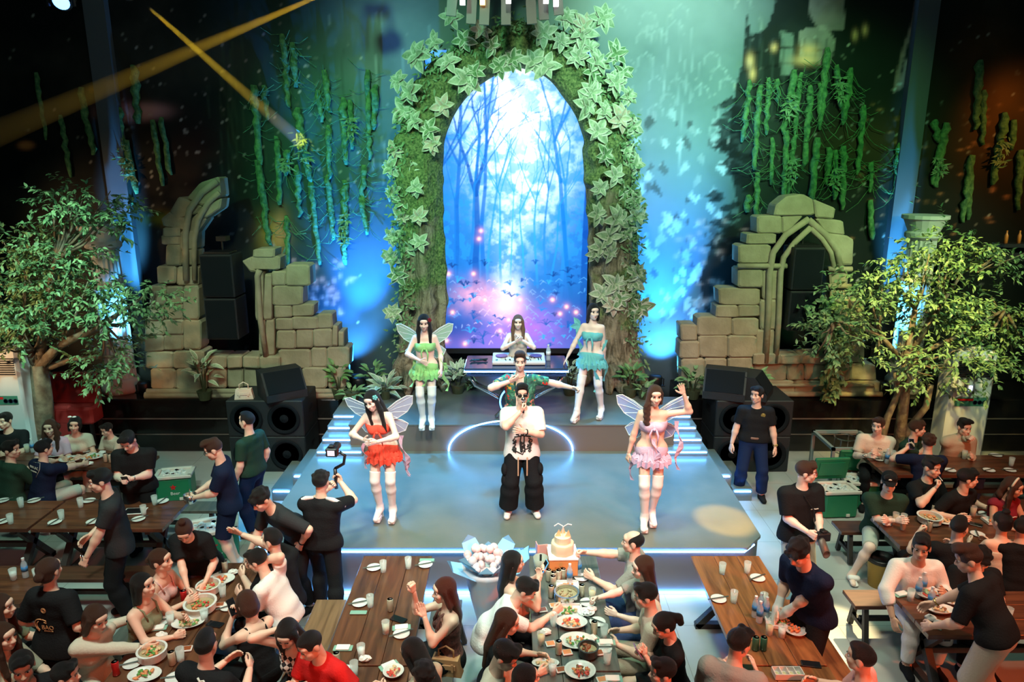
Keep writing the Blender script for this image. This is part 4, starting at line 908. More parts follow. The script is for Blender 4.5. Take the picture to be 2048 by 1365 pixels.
# ---- columns with torn capitals
def column(label,px,ptop,bx):
    x,_=V(bx,760,12.35); _,zt=V(px,ptop,12.35); H=zt-.97; root=thing('stone_column',label,'column',(x,12.35,.97)); mb=MB(); n=20
    prof=[(.34,0),(.34,.10),(.30,.14),(.30,.2),(.26,.26)]; mb.lathe(prof,n=n); mb.build('base',M_COL,root,smooth=True)
    mb=MB(); vs=[];fs=[]; nn=40
    for j,z in enumerate((.24,H*.5,H-.42)):
        for k in range(nn): a=2*PI*k/nn; r_=.25*(1-.05*j)*(1-.07*(k%2)); vs.append((r_*math.cos(a),r_*math.sin(a),z))
    for j in range(2):
        for k in range(nn): fs.append((j*nn+k,j*nn+(k+1)%nn,(j+1)*nn+(k+1)%nn,(j+1)*nn+k))
    mb.add(vs,fs); mb.build('fluted_shaft',M_COL,root)
    for z in(H*.62,): mb=MB(); mb.lathe([(.24,0),(.27,.02),(.27,.07),(.24,.09)],(0,0,z)); mb.build('ring',M_COL,root,smooth=True)
    mb=MB(); mb.lathe([(.23,0),(.29,.05),(.29,.12),(.25,.15),(.33,.34),(.37,.36),(.37,.42),(.0,.42)],(0,0,H-.42)); mb.build('capital',M_COL,root,smooth=False)
    return root
column('pale fluted column at the left edge of the ruins, lit blue',222,450,244)
column('pale fluted column behind the right tree, lit blue',1836,430,1806)
# ---- uplights and the lamps in them
M_HOT=mat('uplight_lens',(.5,.8,1),.3,emit=(.35,.75,1),estr=25)
def uplight(label,px,py,Y,zb,tgt,power,col=(.06,.42,1),angle=40,g='blue uplights along the wall'):
    x,z=V(px,py,Y); root=thing('stage_uplight',label,'light',(x,Y,zb))
    mb=MB(); mb.lathe([(.11,.02),(.12,.05),(.12,.17),(.10,.20)],n=20); mb.build('housing',M_BLK,root,smooth=True)
    mb=MB(); mb.lathe([(.095,.186),(.095,.196),(0,.200)],n=20); mb.build('lens',M_HOT,root)
    mb=MB(); mb.tube([(-.15,0,.01),(-.15,0,.14),(-.12,0,.14)],.012,6); mb.tube([(.15,0,.01),(.15,0,.14),(.12,0,.14)],.012,6); mb.box((0,0,.008),(.34,.06,.016)); mb.build('yoke',M_BLK,root)
    l=lamp('SPOT','uplight_beam',(x,Y,zb+.26),tgt,power,col,.05,angle,.7)
xl,xr=V(266,620,12.9)[0],V(1780,620,12.9)[0]
uplight('blue uplight at the foot of the left column',288,765,12.2,.97,(xl,12.93,3.8),2600,angle=20)
uplight('blue uplight at the foot of the right column',1772,748,12.2,.97,(xr,12.93,3.8),2600,angle=20)
uplight('blue uplight behind the plants left of the mossy arch, farther back one',712,735,12.35,1.056,(V(722,440,13)[0],13.05,4.6),2600,col=(.01,.20,1),angle=50)
uplight('blue uplight behind the plants left of the mossy arch, nearer one',716,752,12.2,1.056,(V(660,560,13)[0],13.05,2.9),800,col=(.01,.18,1),angle=46)
uplight('blue uplight right of the mossy arch',1312,735,12.3,1.056,(V(1325,540,13)[0],13.05,3.4),1900,col=(.01,.22,1),angle=50)
lamp('SPOT','column_blue',(V(235,790,11.5)[0],11.45,1.2),(V(232,600,12.3)[0],12.3,2.6),1500,(.08,.46,1),.05,22,.6)
lamp('SPOT','column_blue',(V(1780,790,11.5)[0],11.45,1.2),(V(1810,600,12.3)[0],12.3,2.6),1700,(.08,.46,1),.05,22,.6)
lamp('SPOT','arch_blue',(-2.9,12.3,1.3),(-2.45,12.6,4.4),300,(.06,.45,1),.08,50,.7)
lamp('SPOT','arch_blue',(2.95,12.3,1.3),(2.6,12.6,4.4),300,(.06,.45,1),.08,50,.7)
for px in(690,1325): lamp('SPOT','uplight_beam',(V(px+8,735,12.6)[0],12.60,1.15),(V(px,600,13)[0],13.05,2.6),420,(.06,.38,1),.05,100,.9)
# ---- loudspeakers
M_SPK=mat('speaker_black',(.010,.014,.018),.6,bump=.3,bscale=90); M_GRILL=mat('speaker_grille',(.008,.012,.016),.8,bump=.5,bscale=200,spec=.1)
def hung(label,px0,px1,py0,pym,py1,Y=11.72):
    x0,zt=V(px0,py0,Y); x1,_=V(px1,py0,Y); _,zm=V(px0,pym,Y); _,zb=V(px0,py1,Y); X=(x0+x1)/2; wd=x1-x0; root=thing('hanging_speaker',label,'loudspeaker',(X,Y+.25,zb))
    for a_,b_ in((0,zm-zb-.01),(zm-zb+.01,zt-zb)):
        mb=MB(); mb.box((0,0,(a_+b_)/2),(wd,.5,b_-a_),bev=.015); c=mb.build('cabinet',M_SPK,root); mb=MB(); mb.box((0,-.255,(a_+b_)/2),(wd-.05,.012,b_-a_-.06)); g_=mb.build('grille',M_GRILL,c)
    mb=MB(); mb.box((0,0,zt-zb+.02),(wd*.8,.35,.03)); mb.tube([(0,.1,zt-zb),(0,.1,zt-zb+.22)],.02,6); mb.box((0,.15,zt-zb+.23),(.16,.2,.08)); mb.build('bracket',M_BLK,root)
    return root
hung('tall black double loudspeaker hanging in the broken left arch',397,462,510,597,680)
hung('tall black double loudspeaker hanging in the pointed right arch',1590,1652,496,582,663)
def sub(label,X0,X1,z0,root_l=None):
    X=(X0+X1)/2; root=thing('subwoofer',label,'loudspeaker',(X,11.35,z0)); wd=X1-X0
    mb=MB(); mb.box((0,0,.31),(wd,.82,.615),bev=.015); mb.build('cabinet',M_SPK,root)
    for sx in(-1,1):
        mb=MB(); mb.lathe([(.26,0),(.265,.02),(.235,.03),(.20,.0),(.10,-.03),(.07,.0),(0,.01)],n=28); T=[Vector((v[0]+sx*wd*.245,-.41-v[2],v[1]+.31)) for v in mb.v]; mb.v=[tuple(t) for t in T]; mb.build('woofer',M_GRILL,root,smooth=True)
    for sx in(-1,1): mb=MB(); mb.box((sx*wd*.5,0,.36),(.01,.2,.09)); mb.build('handle',M_BLK,root)
    return root
for sx,xa,xb,nm in((-1,-4.62,-3.38,'left'),(1,3.30,4.55,'right')):
    sub(f'wide black double subwoofer on the floor, bottom one {nm} of the stage',xa,xb,0); sub(f'wide black double subwoofer stacked on top, {nm} of the stage',xa,xb,.62)
def wedge(label,px,py,rz,Y=11.2,z=1.24,s_=1):
    x,_=V(px,py,Y); root=thing('monitor_wedge',label,'loudspeaker',(x,Y,z),rz); root.scale=(s_,)*3; mb=MB(); poly=[(-.26,0),(.26,0),(.26,.12),(.02,.44),(-.26,.44)]
    T=Matrix(((0,0,1,0),(1,0,0,0),(0,1,0,0),(0,0,0,1))); mb.prism(poly,-.33,.33,T); mb.v=[(a,-b,c) for a,b,c in mb.v]; mb.build('cabinet',M_SPK,root)
    mb=MB(); q=[(-.30,-.262*1,.13),(.30,-.262,.13),(.30,-.03,.438),(-.30,-.03,.438)]; n_=Vector((0,-.8,.6))*.006; mb.add([Vector(p)+n_ for p in q],[(0,1,2,3)]); mb.build('grille',M_GRILL,root)
wedge('black monitor wedge on the left subwoofers, beside the white handbag',565,785,R(35))
wedge('black monitor wedge on the right subwoofers behind the guard',1450,770,R(-20))
wedge('second smaller black monitor wedge on the right subwoofers, next to the leafy pot',1512,785,R(60),s_=.85)
# handbag
def handbag(name,label,loc,rz,m,s_=1,cat='handbag'):
    root=thing(name,label,cat,loc,rz); root.scale=(s_,)*3; mb=MB(); mb.prism([(-.15,0),(.15,0),(.12,.17),(-.12,.17)],-.05,.05,Matrix(((1,0,0,0),(0,0,1,0),(0,1,0,0),(0,0,0,1)))); mb.build('body',m,root)
    mb=MB(); mb.tube([(-.07,0,.16),(-.07,0,.24),(0,0,.28),(.07,0,.24),(.07,0,.16)],.009,6); mb.build('handle',m,root,smooth=True)
    mb=MB(); mb.box((0,-.055,.10),(.20,.012,.05),bev=.004); mb.box((-.07,-.063,.10),(.02,.01,.08)); mb.box((.07,-.063,.10),(.02,.01,.08)); mb.build('flap',m,root); return root
x,_=V(492,800,11.1); handbag('handbag','small cream handbag standing on the left subwoofers',(x,11.05,1.24),R(8),FAB['gcream'])
ORD=['first','second','third','fourth','fifth','sixth','seventh','eighth','ninth','tenth','eleventh','twelfth','thirteenth','fourteenth','fifteenth','sixteenth','seventeenth','eighteenth','nineteenth','twentieth']
# ---- moss-covered branches hung on the backdrop
M_MOSSB=mat('hanging_moss',(.04,.14,.05),.9,bump=1.0,bscale=22,col2=(.13,.30,.10),cscale=14)
def hang(label,x0,y0,x1,y1,wpx,seed,web=0,tuft=0,Y=12.99):
    rr=random.Random(seed); xa,za=V(x0,y0,Y); xb,zb=V(x1,y1,Y); L=za-zb; root=thing('hanging_branch',label,'branch',(xa,Y,za))
    w_=wpx/FPX*12.6/2; n=max(6,int(L/.10)); pts=[];rad=[]
    for i in range(n+1):
        t=i/n; pts.append(((xb-xa)*t+rr.uniform(-.015,.015),rr.uniform(-.02,.02),-L*t)); rad.append(w_*.85*rr.uniform(.82,1.15)*(1-.25*t))
    rad[0]*=.6; rad[-1]*=.6; mb=MB(); mb.tube(pts,rad,9)
    v=mb.v; v=[(x+.2*w_*math.sin(31*z+seed),y,z) for x,y,z in v]; mb.v=v; mb.build('mossy_stem',M_MOSSB,root,smooth=True)
    if web:
        mb=MB()
        for k in range(20):
            t=rr.uniform(0,1); p=Vector(pts[int(t*n)]); q=p+Vector((rr.uniform(-.42,.42),rr.uniform(-.1,.0),rr.uniform(-.45,.2))); mb.tube([p,(p+q)/2+Vector((0,-.02,-.06)),q],.0045,4,cap=False)
        o=mb.build('moss_strands',M_MOSSB,root); o['kind']='stuff'
    if tuft:
        mb=MB()
        for k in range(60):
            t=rr.uniform(tuft-.15,tuft+.22); p=Vector(pts[min(n,max(0,int(t*n)))])+Vector((rr.uniform(-1,1)*w_,-w_,0)); mb.leaf(p,(rr.uniform(-1,1),-.5,rr.uniform(-1,.2)),(0,-1,0),rr.uniform(.08,.15),.03)
        mb.build('fern_tuft',ML_MID,root)
BL=[(72,145,93,280,9),(120,230,142,355,11),(160,175,188,310,14),(205,110,228,252,15),(265,130,278,248,18),(240,215,252,390,10),(232,305,262,418,12),(252,280,272,388,13),(305,240,326,372,12),(322,235,340,350,12),(565,68,578,215,14),(585,85,592,175,14),(508,170,520,330,16),(528,170,535,240,12),(516,320,538,490,15),(553,272,560,410,13),(575,300,572,352,14),(593,215,620,365,16),(592,330,600,435,13),(650,140,660,225,14),(635,180,645,245,12),(620,360,640,530,12),(656,250,660,360,12),(655,350,668,480,13),(686,195,692,330,14),(700,200,705,300,12),(690,360,690,530,15),(722,395,736,470,13),(572,432,577,530,11),(735,140,740,320,12),(752,170,748,260,14),(728,330,722,420,12)]
BR=[(1500,160,1486,285,11),(1520,170,1508,340,13),(1538,155,1532,270,12),(1555,158,1556,205,9),(1590,140,1565,270,14),(1602,145,1588,270,11),(1622,170,1608,335,14),(1655,95,1642,240,15),(1640,165,1640,260,12),(1672,130,1682,220,14),(1703,135,1686,250,14),(1728,210,1715,350,13),(1515,345,1512,440,13),(1545,275,1542,370,10),(1572,262,1568,400,13),(1590,270,1575,395,11),(1635,275,1622,400,16),(1660,295,1652,370,13),(1687,292,1684,420,14),(1672,300,1668,400,12),(1799,285,1790,400,13),(1742,325,1742,385,11),(1740,400,1744,480,14),(1498,390,1492,425,14),(1868,240,1876,285,14),(1893,245,1870,375,16),(1960,120,1952,260,16),(1968,180,1966,290,12),(1945,310,1925,445,15),(1942,340,1935,440,12),(2010,225,1985,370,16),(2030,240,2022,300,14),(1880,290,1866,370,12),(2040,300,2036,420,14)]
def name_row(L,phrase):
    L=sorted(L); n=len(L)
    for i,b in enumerate(L):
        # describe by its length and its place counting from the outside
        ln=b[3]-b[1]; kind='long' if ln>140 else ('short' if ln<90 else 'medium')
        yield b,kind
def hang_rows(L,zones,seed):
    L=sorted(L); k=0
    for (xa,xb,place) in zones:
        Z=[b for b in L if xa<=b[0]<xb]; hi=sorted([b for b in Z if b[1]<245]); lo=sorted([b for b in Z if b[1]>=245])
        for row,nm in((hi,'upper'),(lo,'lower')):
            for i,b in enumerate(row):
                ln=b[3]-b[1]; kd='long' if ln>135 else ('short' if ln<90 else 'middling'); k+=1
                hang(f'{kd} mossy branch {place}, {ORD[i]} from left in {nm} row',b[0],b[1],b[2],b[3],b[4]*1.25,seed+k,web=(1 if 480<b[0]<1830 else 0)*(k%3>0),tuft=.55 if k%5==0 else 0)
hang_rows(BL,((0,400,'over the left tree and column'),(400,640,'above the broken left ruin'),(640,800,'left of the moss arch')),100)
hang_rows(BR,((1400,1600,'over left half of the pointed ruin'),(1600,1740,'over right half of the pointed ruin'),(1740,2100,'over the right tree')),300)
# ---- two leafy trees
M_TRUNK=mat('tree_trunk',(.13,.095,.065),.85,bump=.9,bscale=14,col2=(.24,.19,.13),cscale=8)
M_TL=mat('ficus_leaf',(.06,.15,.06),.45,col2=(.24,.36,.16),cscale=5); 
def tree(label,X,Y,trunks,clumps,seed,nleaf,Ls=.075):
    rr=random.Random(seed); root=thing('leafy_tree',label,'tree',(X,Y,0)); mb=MB()
    for pts,r0,r1 in trunks:
        P_=[Vector(p) for p in pts]; mb.tube(P_,[r0+(r1-r0)*i/(len(P_)-1) for i in range(len(P_))],10)
    mb.build('trunk',M_TRUNK,root,smooth=True)
    mb=MB(); tips=[]
    for (c,rx,rz,src) in clumps:
        for k in range(4):
            e=Vector(c)+Vector((rr.uniform(-rx,rx)*.7,rr.uniform(-rx,rx)*.6,rr.uniform(-rz,rz)*.7)); s=Vector(src); m=(s+e)/2+Vector((0,0,-.08)); mb.tube([s,m,e],[.026,.016,.006],6)
    mb.build('branches',M_TRUNK,root,smooth=True)
    tot=sum(rx*rx*rz for _,rx,rz,_ in clumps); mb=MB()
    for (c,rx,rz,src) in clumps:
        n=int(nleaf*rx*rx*rz/tot); nt_=max(3,n//14)
        for k in range(nt_):
            u=Vector((rr.gauss(0,1),rr.gauss(0,1),rr.gauss(0,1))).normalized()*(rr.random()**.45); p=Vector(c)+Vector((u.x*rx*.9,u.y*rx*.7,u.z*rz*.9)); d=Vector((u.x+rr.uniform(-.5,.5),u.y+rr.uniform(-.5,.5),rr.uniform(-.6,.3))).normalized()
            for q in range(14):
                pp=p+d*(.030*q); dd=(d*.6+Vector((rr.uniform(-1,1),rr.uniform(-1,1),rr.uniform(-.7,.5)))).normalized(); mb.leaf(pp,dd,Vector((rr.uniform(-.5,.5),rr.uniform(-.5,.2),1)),Ls*rr.uniform(.7,1.15),Ls*.42,.2,.2)
    o=mb.build('foliage',M_TL,root); return root
def TP(px,py,Y,X0,dy=0): x,z=V(px,py,Y); return (x-X0,dy,z)
Yt=10.7; X0=V(80,880,Yt)[0]
tree('spreading leafy tree with forked trunk beside the left column',X0,Yt,[([(0,0,0),TP(85,800,Yt,X0),TP(78,730,Yt,X0)],.17,.12),([TP(78,735,Yt,X0),TP(50,690,Yt,X0),TP(10,640,Yt,X0)],.09,.03),([TP(78,735,Yt,X0),TP(120,690,Yt,X0),TP(210,650,Yt,X0,-.2),TP(310,585,Yt,X0,-.3)],.09,.02),([TP(78,735,Yt,X0),TP(90,640,Yt,X0),TP(110,520,Yt,X0),TP(160,420,Yt,X0)],.08,.02),([TP(80,740,Yt,X0),TP(130,725,Yt,X0,.2),TP(220,720,Yt,X0,.2)],.07,.02)],
 [(TP(165,420,Yt,X0),.58,.45,TP(110,520,Yt,X0)),(TP(215,425,Yt,X0,.2),.35,.25,TP(110,520,Yt,X0)),(TP(125,395,Yt,X0),.30,.18,TP(110,520,Yt,X0)),(TP(60,490,Yt,X0),.5,.36,TP(90,600,Yt,X0)),(TP(130,520,Yt,X0),.6,.5,TP(95,620,Yt,X0)),(TP(25,560,Yt,X0),.55,.5,TP(50,690,Yt,X0)),(TP(165,590,Yt,X0),.65,.42,TP(120,690,Yt,X0)),(TP(80,640,Yt,X0,-.3),.7,.42,TP(70,700,Yt,X0)),(TP(0,640,Yt,X0),.5,.5,TP(10,640,Yt,X0)),(TP(220,700,Yt,X0),.5,.40,TP(210,650,Yt,X0)),(TP(250,620,Yt,X0,-.2),.5,.3,TP(210,650,Yt,X0)),(TP(330,590,Yt,X0,-.3),.38,.26,TP(310,585,Yt,X0)),(TP(200,745,Yt,X0,.1),.42,.22,TP(220,720,Yt,X0)),(TP(20,710,Yt,X0,.2),.3,.14,TP(50,690,Yt,X0))],5,8500,.10)
Yt=10.9; X0=V(1800,880,Yt)[0]
tree('spreading leafy tree with several trunks in front of the right column',X0,Yt,[([(0,0,0),TP(1808,800,Yt,X0),TP(1812,720,Yt,X0),TP(1830,620,Yt,X0)],.10,.04),([(.25,0,0),TP(1815,860,Yt,X0),TP(1852,815,Yt,X0),TP(1862,770,Yt,X0)],.07,.04),([(-.35,0,0),TP(1775,835,Yt,X0),TP(1795,790,Yt,X0),TP(1792,745,Yt,X0)],.06,.04),([TP(1812,720,Yt,X0),TP(1880,610,Yt,X0),TP(1930,540,Yt,X0)],.06,.015),([TP(1812,720,Yt,X0),TP(1900,680,Yt,X0),TP(2010,620,Yt,X0)],.05,.015),([TP(1812,730,Yt,X0),TP(1760,670,Yt,X0),TP(1670,640,Yt,X0)],.05,.015)],
 [(TP(1680,650,Yt,X0),.55,.36,TP(1670,640,Yt,X0)),(TP(1655,690,Yt,X0),.28,.30,TP(1670,640,Yt,X0)),(TP(1740,580,Yt,X0),.55,.36,TP(1760,670,Yt,X0)),(TP(1730,700,Yt,X0,.2),.5,.36,TP(1760,670,Yt,X0)),(TP(1830,540,Yt,X0),.6,.5,TP(1830,620,Yt,X0)),(TP(1900,500,Yt,X0),.55,.4,TP(1880,610,Yt,X0)),(TP(1985,520,Yt,X0),.5,.32,TP(1930,540,Yt,X0)),(TP(1880,620,Yt,X0,.1),.65,.5,TP(1880,610,Yt,X0)),(TP(1990,640,Yt,X0),.7,.5,TP(2010,620,Yt,X0)),(TP(1850,700,Yt,X0,-.3),.6,.32,TP(1812,720,Yt,X0)),(TP(1940,720,Yt,X0,-.2),.6,.34,TP(1900,680,Yt,X0)),(TP(1835,750,Yt,X0,-.3),.42,.22,TP(1812,720,Yt,X0)),(TP(2040,700,Yt,X0),.4,.36,TP(2010,620,Yt,X0))],8,8000,.098)
# ---- leafy plants at the feet of the scenery
def plant(label,px,py,Y,zb,R0,n,m,seed,pot=True,h=.18,wd=.42):
    x,z=V(px,py,Y); rr=random.Random(seed); R0*=.72; root=thing('leafy_plant',label,'plant',(x,Y,zb)); top=max(.05,z-zb)
    mb=MB(); 
    for k in range(n):
        a=rr.uniform(0,6.28); el_=rr.uniform(.1,1.2); d=Vector((math.cos(a)*math.cos(el_),math.sin(a)*math.cos(el_),math.sin(el_))); p=Vector((d.x*.06,d.y*.06,top*rr.uniform(.5,1))); q=p+d*R0*rr.uniform(.2,.6); 
        mb.leaf2(q,d,Vector((0,-.4,1)),R0*rr.uniform(.6,1),R0*wd*rr.uniform(.7,1),.45,.3)
    mb.build('leaves',[m,ML_RIM if m is ML_CREAM else m],root)
    mb=MB()
    for k in range(5): a=rr.uniform(0,6.28); mb.tube([(0,0,0),(math.cos(a)*.05,math.sin(a)*.05,top*.6),(math.cos(a)*.12,math.sin(a)*.12,top)],.01,5)
    if pot: mb.lathe([(.09,0),(.13,.16),(.12,.16),(.0,.14)],n=16)
    mb.build('stems',mat('dark_stem',(.06,.07,.03),.8),root)
plant('broad-leaved striped plant on the sill of the broken left arch',402,722,11.80,.97,.34,26,ML_CREAM,1)
plant('leafy plant at the right end of the left ruin footing',676,742,11.9,.97,.30,30,ML_GREEN,2)
plant('pale striped bush between the left steps and the left trunk of the arch',770,775,11.6,1.056,.36,40,ML_CREAM,3)
plant('small dark leafed plant beside the left stage steps',705,785,11.5,1.056,.24,26,ML_MID,4)
plant('leafy bush between the left trunk and the turntable desk',915,745,11.9,1.056,.30,40,ML_CREAM,5)
plant('low leafy bush below the left end of the screen',945,770,12.2,1.056,.26,30,ML_MID,6)
plant('round leaved bush between the turntable desk and the right trunk',1140,735,11.8,1.056,.26,40,ML_CREAM,7)
plant('fern tuft at the foot of the right trunk',1262,745,11.7,1.056,.28,30,ML_GREEN,8)
plant('broad-leaved plant right of the waving fairy, left of the right ruin',1388,752,11.85,.97,.34,34,ML_MID,9)
plant('leafy pot plant on the ledge under the pointed arch',1510,755,11.6,1.24,.30,30,ML_MID,10)
plant('leafy plant low on the outer side of the left trunk',745,740,12.2,1.056,.26,26,ML_GREEN,11)
plant('small plant at the far right foot of the right trunk',1290,775,11.6,1.056,.22,22,ML_MID,12)
# ivy spilling down the right ruin
x,z=V(1655,600,11.85); root=thing('trailing_ivy','ivy spilling down the front of the right ruin below the tree','plant',(x,11.80,z)); mb=MB(); rr=random.Random(21)
for k in range(520):
    t=rr.random(); cx=(-.02+.35*(1-t)**2*rr.uniform(-1,1)+.03*t); px_,py_=1650+20*math.sin(t*3),590+t*210; xx,zz=V(px_,py_,11.75); mb.leaf((xx-x+rr.gauss(0,.16*(1-t)+.04),rr.uniform(-.18,.05),zz-z),(rr.uniform(-1,1),-.6,rr.uniform(-1,.2)),(0,-1,.3),rr.uniform(.08,.15),rr.uniform(.05,.09))
mb.build('leaves',ML_MID,root)
mb=MB(); pts=[]
for k in range(8): t=k/7; xx,zz=V(1650+20*math.sin(t*3),590+t*210,11.8); pts.append((xx-x,0,zz-z))
mb.tube(pts,.012,5); mb.build('vine',M_TRUNK,root)
# ---- standing air conditioners
M_AC=mat('white_plastic',(.62,.64,.68),.4)
def aircon(label,px0,px1,py0,Y,zb):
    x0,z=V(px0,py0,Y); x1,_=V(px1,py0,Y); wd=x1-x0; H=z-zb; root=thing('air_conditioner',label,'air conditioner',((x0+x1)/2,Y+.2,zb)); mb=MB(); mb.box((0,0,H/2),(wd,.4,H),bev=.04); mb.build('cabinet',M_AC,root)
    mb=MB()
    for k in range(8): mb.box((0,-.205,H-.14-k*.035),(wd-.12,.03,.016))
    mb.build('louvre',M_BLK,root)
    mb=MB(); mb.box((-wd*.05,-.203,H-.58),(.05,.01,.08)); mb.build('display',mat('ac_display',(.2,.3,.6),.3,emit=(.7,.75,1),estr=2),root)
    mb=MB(); mb.box((0,-.203,H-.80),(wd*.74,.008,.14)); mb.build('energy_label',mat('ac_label',(.05,.22,.16),.5),root)
    mb=MB(); mb.box((-wd*.14,-.208,H-.765),(wd*.38,.006,.035)); mb.build('red_stripe',FAB['red'],root)
    mb=MB()
    for k in range(3): mb.lathe([(.035,0),(.035,.006),(.026,.006),(.026,0)],n=14); mb.v[-56:]=[(a+wd*.10+k*.075,-.208-c,b+H-.81) for a,b,c in mb.v[-56:]]
    mb.build('round_marks',FAB['navy'],root)
aircon('tall white standing air conditioner behind the beige hoodie, right',1914,2000,705,10.6,0)
aircon('white standing air conditioner at the left edge behind the tree trunk',-60,30,700,10.4,0)
# ---- lounge chairs in the dark behind the left tree; red light painted into cushions
for i,(px,py) in enumerate(((130,760),(100,845))):
    x,z=V(px,py,11.2); root=thing('lounge_chair',['red-lit lounge chair behind the left tree, upper one','red-lit lounge chair behind the left tree, lower one by the women'][i],'chair',(x,11.3 if i==0 else 11.05,0 if i else 0)); mb=MB(); 
    mb.box((0,0,.35 if i else .9),(.8,.35,.22 if i else .3),bev=.04); mb.box((0,.14,.75 if i else 1.3),(.8,.12,.65 if i else .55),bev=.04); mb.build('cushion',mat('red_lit_velvet',(.30,.02,.02),.7),root)
    mb=MB(); 
    for sx in(-1,1):
        for sy in(-1,1): mb.box((sx*.34,sy*.12,.15 if i else .38),(.05,.05,.3 if i else .76))
    mb.build('leg',M_BLK,root)
# ---- lantern ring of dark slats over the arch
root=thing('slat_chandelier','dark slatted chandelier with white tube lights, cropped by the top edge above the arch','chandelier',(V(1020,20,11.2)[0],11.2,7.3)); cx=root.location.x
M_SLAT=mat('chandelier_slat',(.05,.04,.04),.4)
for i,(xt,yt,xb,yb) in enumerate(((915,-20,902,32),(950,-20,942,48),(975,-20,968,50),(1012,-20,1012,50),(1055,-20,1064,48),(1080,-20,1088,40),(1105,-20,1118,30))):
    Ys=11.0+.18*(i%2); a=V(xt,yt,Ys); b_=V(xb,yb,Ys); mb=MB(); mb.bar((a[0]-cx,Ys-11.2,a[1]-7.3+.5),(b_[0]-cx,Ys-11.2,b_[1]-7.3),.05,.14); mb.build('slat',M_SLAT,root)
for i,(px,py) in enumerate(((925,5),(965,5),(1017,2),(1092,2),(1112,8))):
    a=V(px,py,10.9); mb=MB(); mb.box((a[0]-cx,-.3,a[1]-7.3+.12),(.07,.07,.3)); mb.build('tube_light',mat('tube_warm' if i==1 else 'tube_white',(1,.9,.8),.4,emit=((1,.5,.12) if i==1 else (1,.95,.95)),estr=4),root)
mb=MB(); mb.lathe([(.95,.55),(1.0,.55),(1.0,.62),(.95,.62)],n=32); mb.build('ring',M_SLAT,root)
# ---- moving heads and their beams in the haze
def vol_mat(name,col,dens):
    m=bpy.data.materials.new(name); m.use_nodes=True; t=m.node_tree; t.nodes.clear(); o=t.nodes.new('ShaderNodeOutputMaterial'); v=t.nodes.new('ShaderNodeVolumeScatter'); v.inputs['Color'].default_value=(*col,1); v.inputs['Density'].default_value=dens; v.inputs['Anisotropy'].default_value=.2; t.links.new(v.outputs[0],o.inputs['Volume']); return m
M_HAZE=vol_mat('haze',(1,1,1),.36)
def moving_head(label,loc,to,col,power,blabel,lensc,L):
    loc=Vector(loc); to=Vector(to); d=(to-loc).normalized(); root=thing('moving_head_light',label,'light',loc); q=d.to_track_quat('Z','Y').to_matrix().to_4x4()
    mb=MB(); mb.lathe([(.09,-.30),(.13,-.22),(.13,-.03),(.11,0)],n=18); mb.v=[tuple(q@Vector(v)) for v in mb.v]; mb.build('head',M_BLK,root,smooth=True)
    mb=MB(); mb.lathe([(.10,0),(0,.003)],n=18); mb.v=[tuple(q@Vector(v)) for v in mb.v]; mb.build('lens',mat('lens_'+lensc,(1,1,1),.3,emit=(1,.95,.85) if lensc=='hot' else (.08,.25,1),estr=30 if lensc=='hot' else 6),root)
    mb=MB(); mb.box((0,0,.42),(.34,.24,.12)); mb.tube([(-.16,0,.40),(-.16,0,-.05)],.025,6); mb.tube([(.16,0,.40),(.16,0,-.05)],.025,6); mb.build('yoke',M_BLK,root)
    if power:
        lamp('SPOT','beam_lamp',loc+d*.05,to,power,col,.04,3.4,.25)
        mb=MB(); a=loc+d*.3; r0=.3*math.tan(R(1.7)); r1=L*math.tan(R(1.7)); mb.tube([a,loc+d*L],[r0+.01,r1+.01],24); o=mb.solo('beam_haze',M_HAZE,blabel,'haze'); o['kind']='stuff'
a=V(265,-14,9.6); b_=V(600,282,12.9)
moving_head('moving head lamp glaring white at the top edge, left',(a[0],9.6,a[1]),(b_[0],12.9,b_[1]),(1,.66,.02),4300,'yellow light beam slanting down to the right from the white lamp','hot',(Vector((b_[0],12.9,b_[1]))-Vector((a[0],9.6,a[1]))).length+.1)
a=V(690,-30,10.8); b_=V(-60,290,12.6)
moving_head('second moving head lamp beyond the top edge near the arch',(a[0],10.8,a[1]),(b_[0],12.6,b_[1]),(1,.60,.02),5600,'yellow light beam running from the top centre down to the left wall','hot',(Vector((b_[0],12.6,b_[1]))-Vector((a[0],10.8,a[1]))).length)
a=V(122,4,9.8); moving_head('moving head with a blue ring at the top left corner',(a[0],9.8,a[1]),(a[0]*.8,3,2),(0,0,1),0,'','blue',1)
# small shelf with bottles at the right edge
a=V(2030,490,11.6); root=thing('wall_shelf','small dark wall shelf cropped by the right edge','shelf',(a[0],11.6,a[1])); mb=MB(); mb.box((0,0,0),(.55,.3,.06)); mb.box((0,.1,-.15),(.5,.05,.25)); mb.build('board',M_BLK,root)
for i,px in enumerate((2012,2038)):
    a2=V(px,478,11.6); mb=MB(); mb.lathe([(.03,0),(.03,.12),(.012,.16),(.012,.2),(0,.2)],(0,0,0),n=10); mb.solo('bottle',mat('amber_glass',(.5,.15,.03),.2),['amber bottle on the wall shelf, the inner one','amber bottle on the wall shelf, at the picture edge'][i],'bottle',loc=(a2[0],11.6,a[1]+.03),smooth=True)
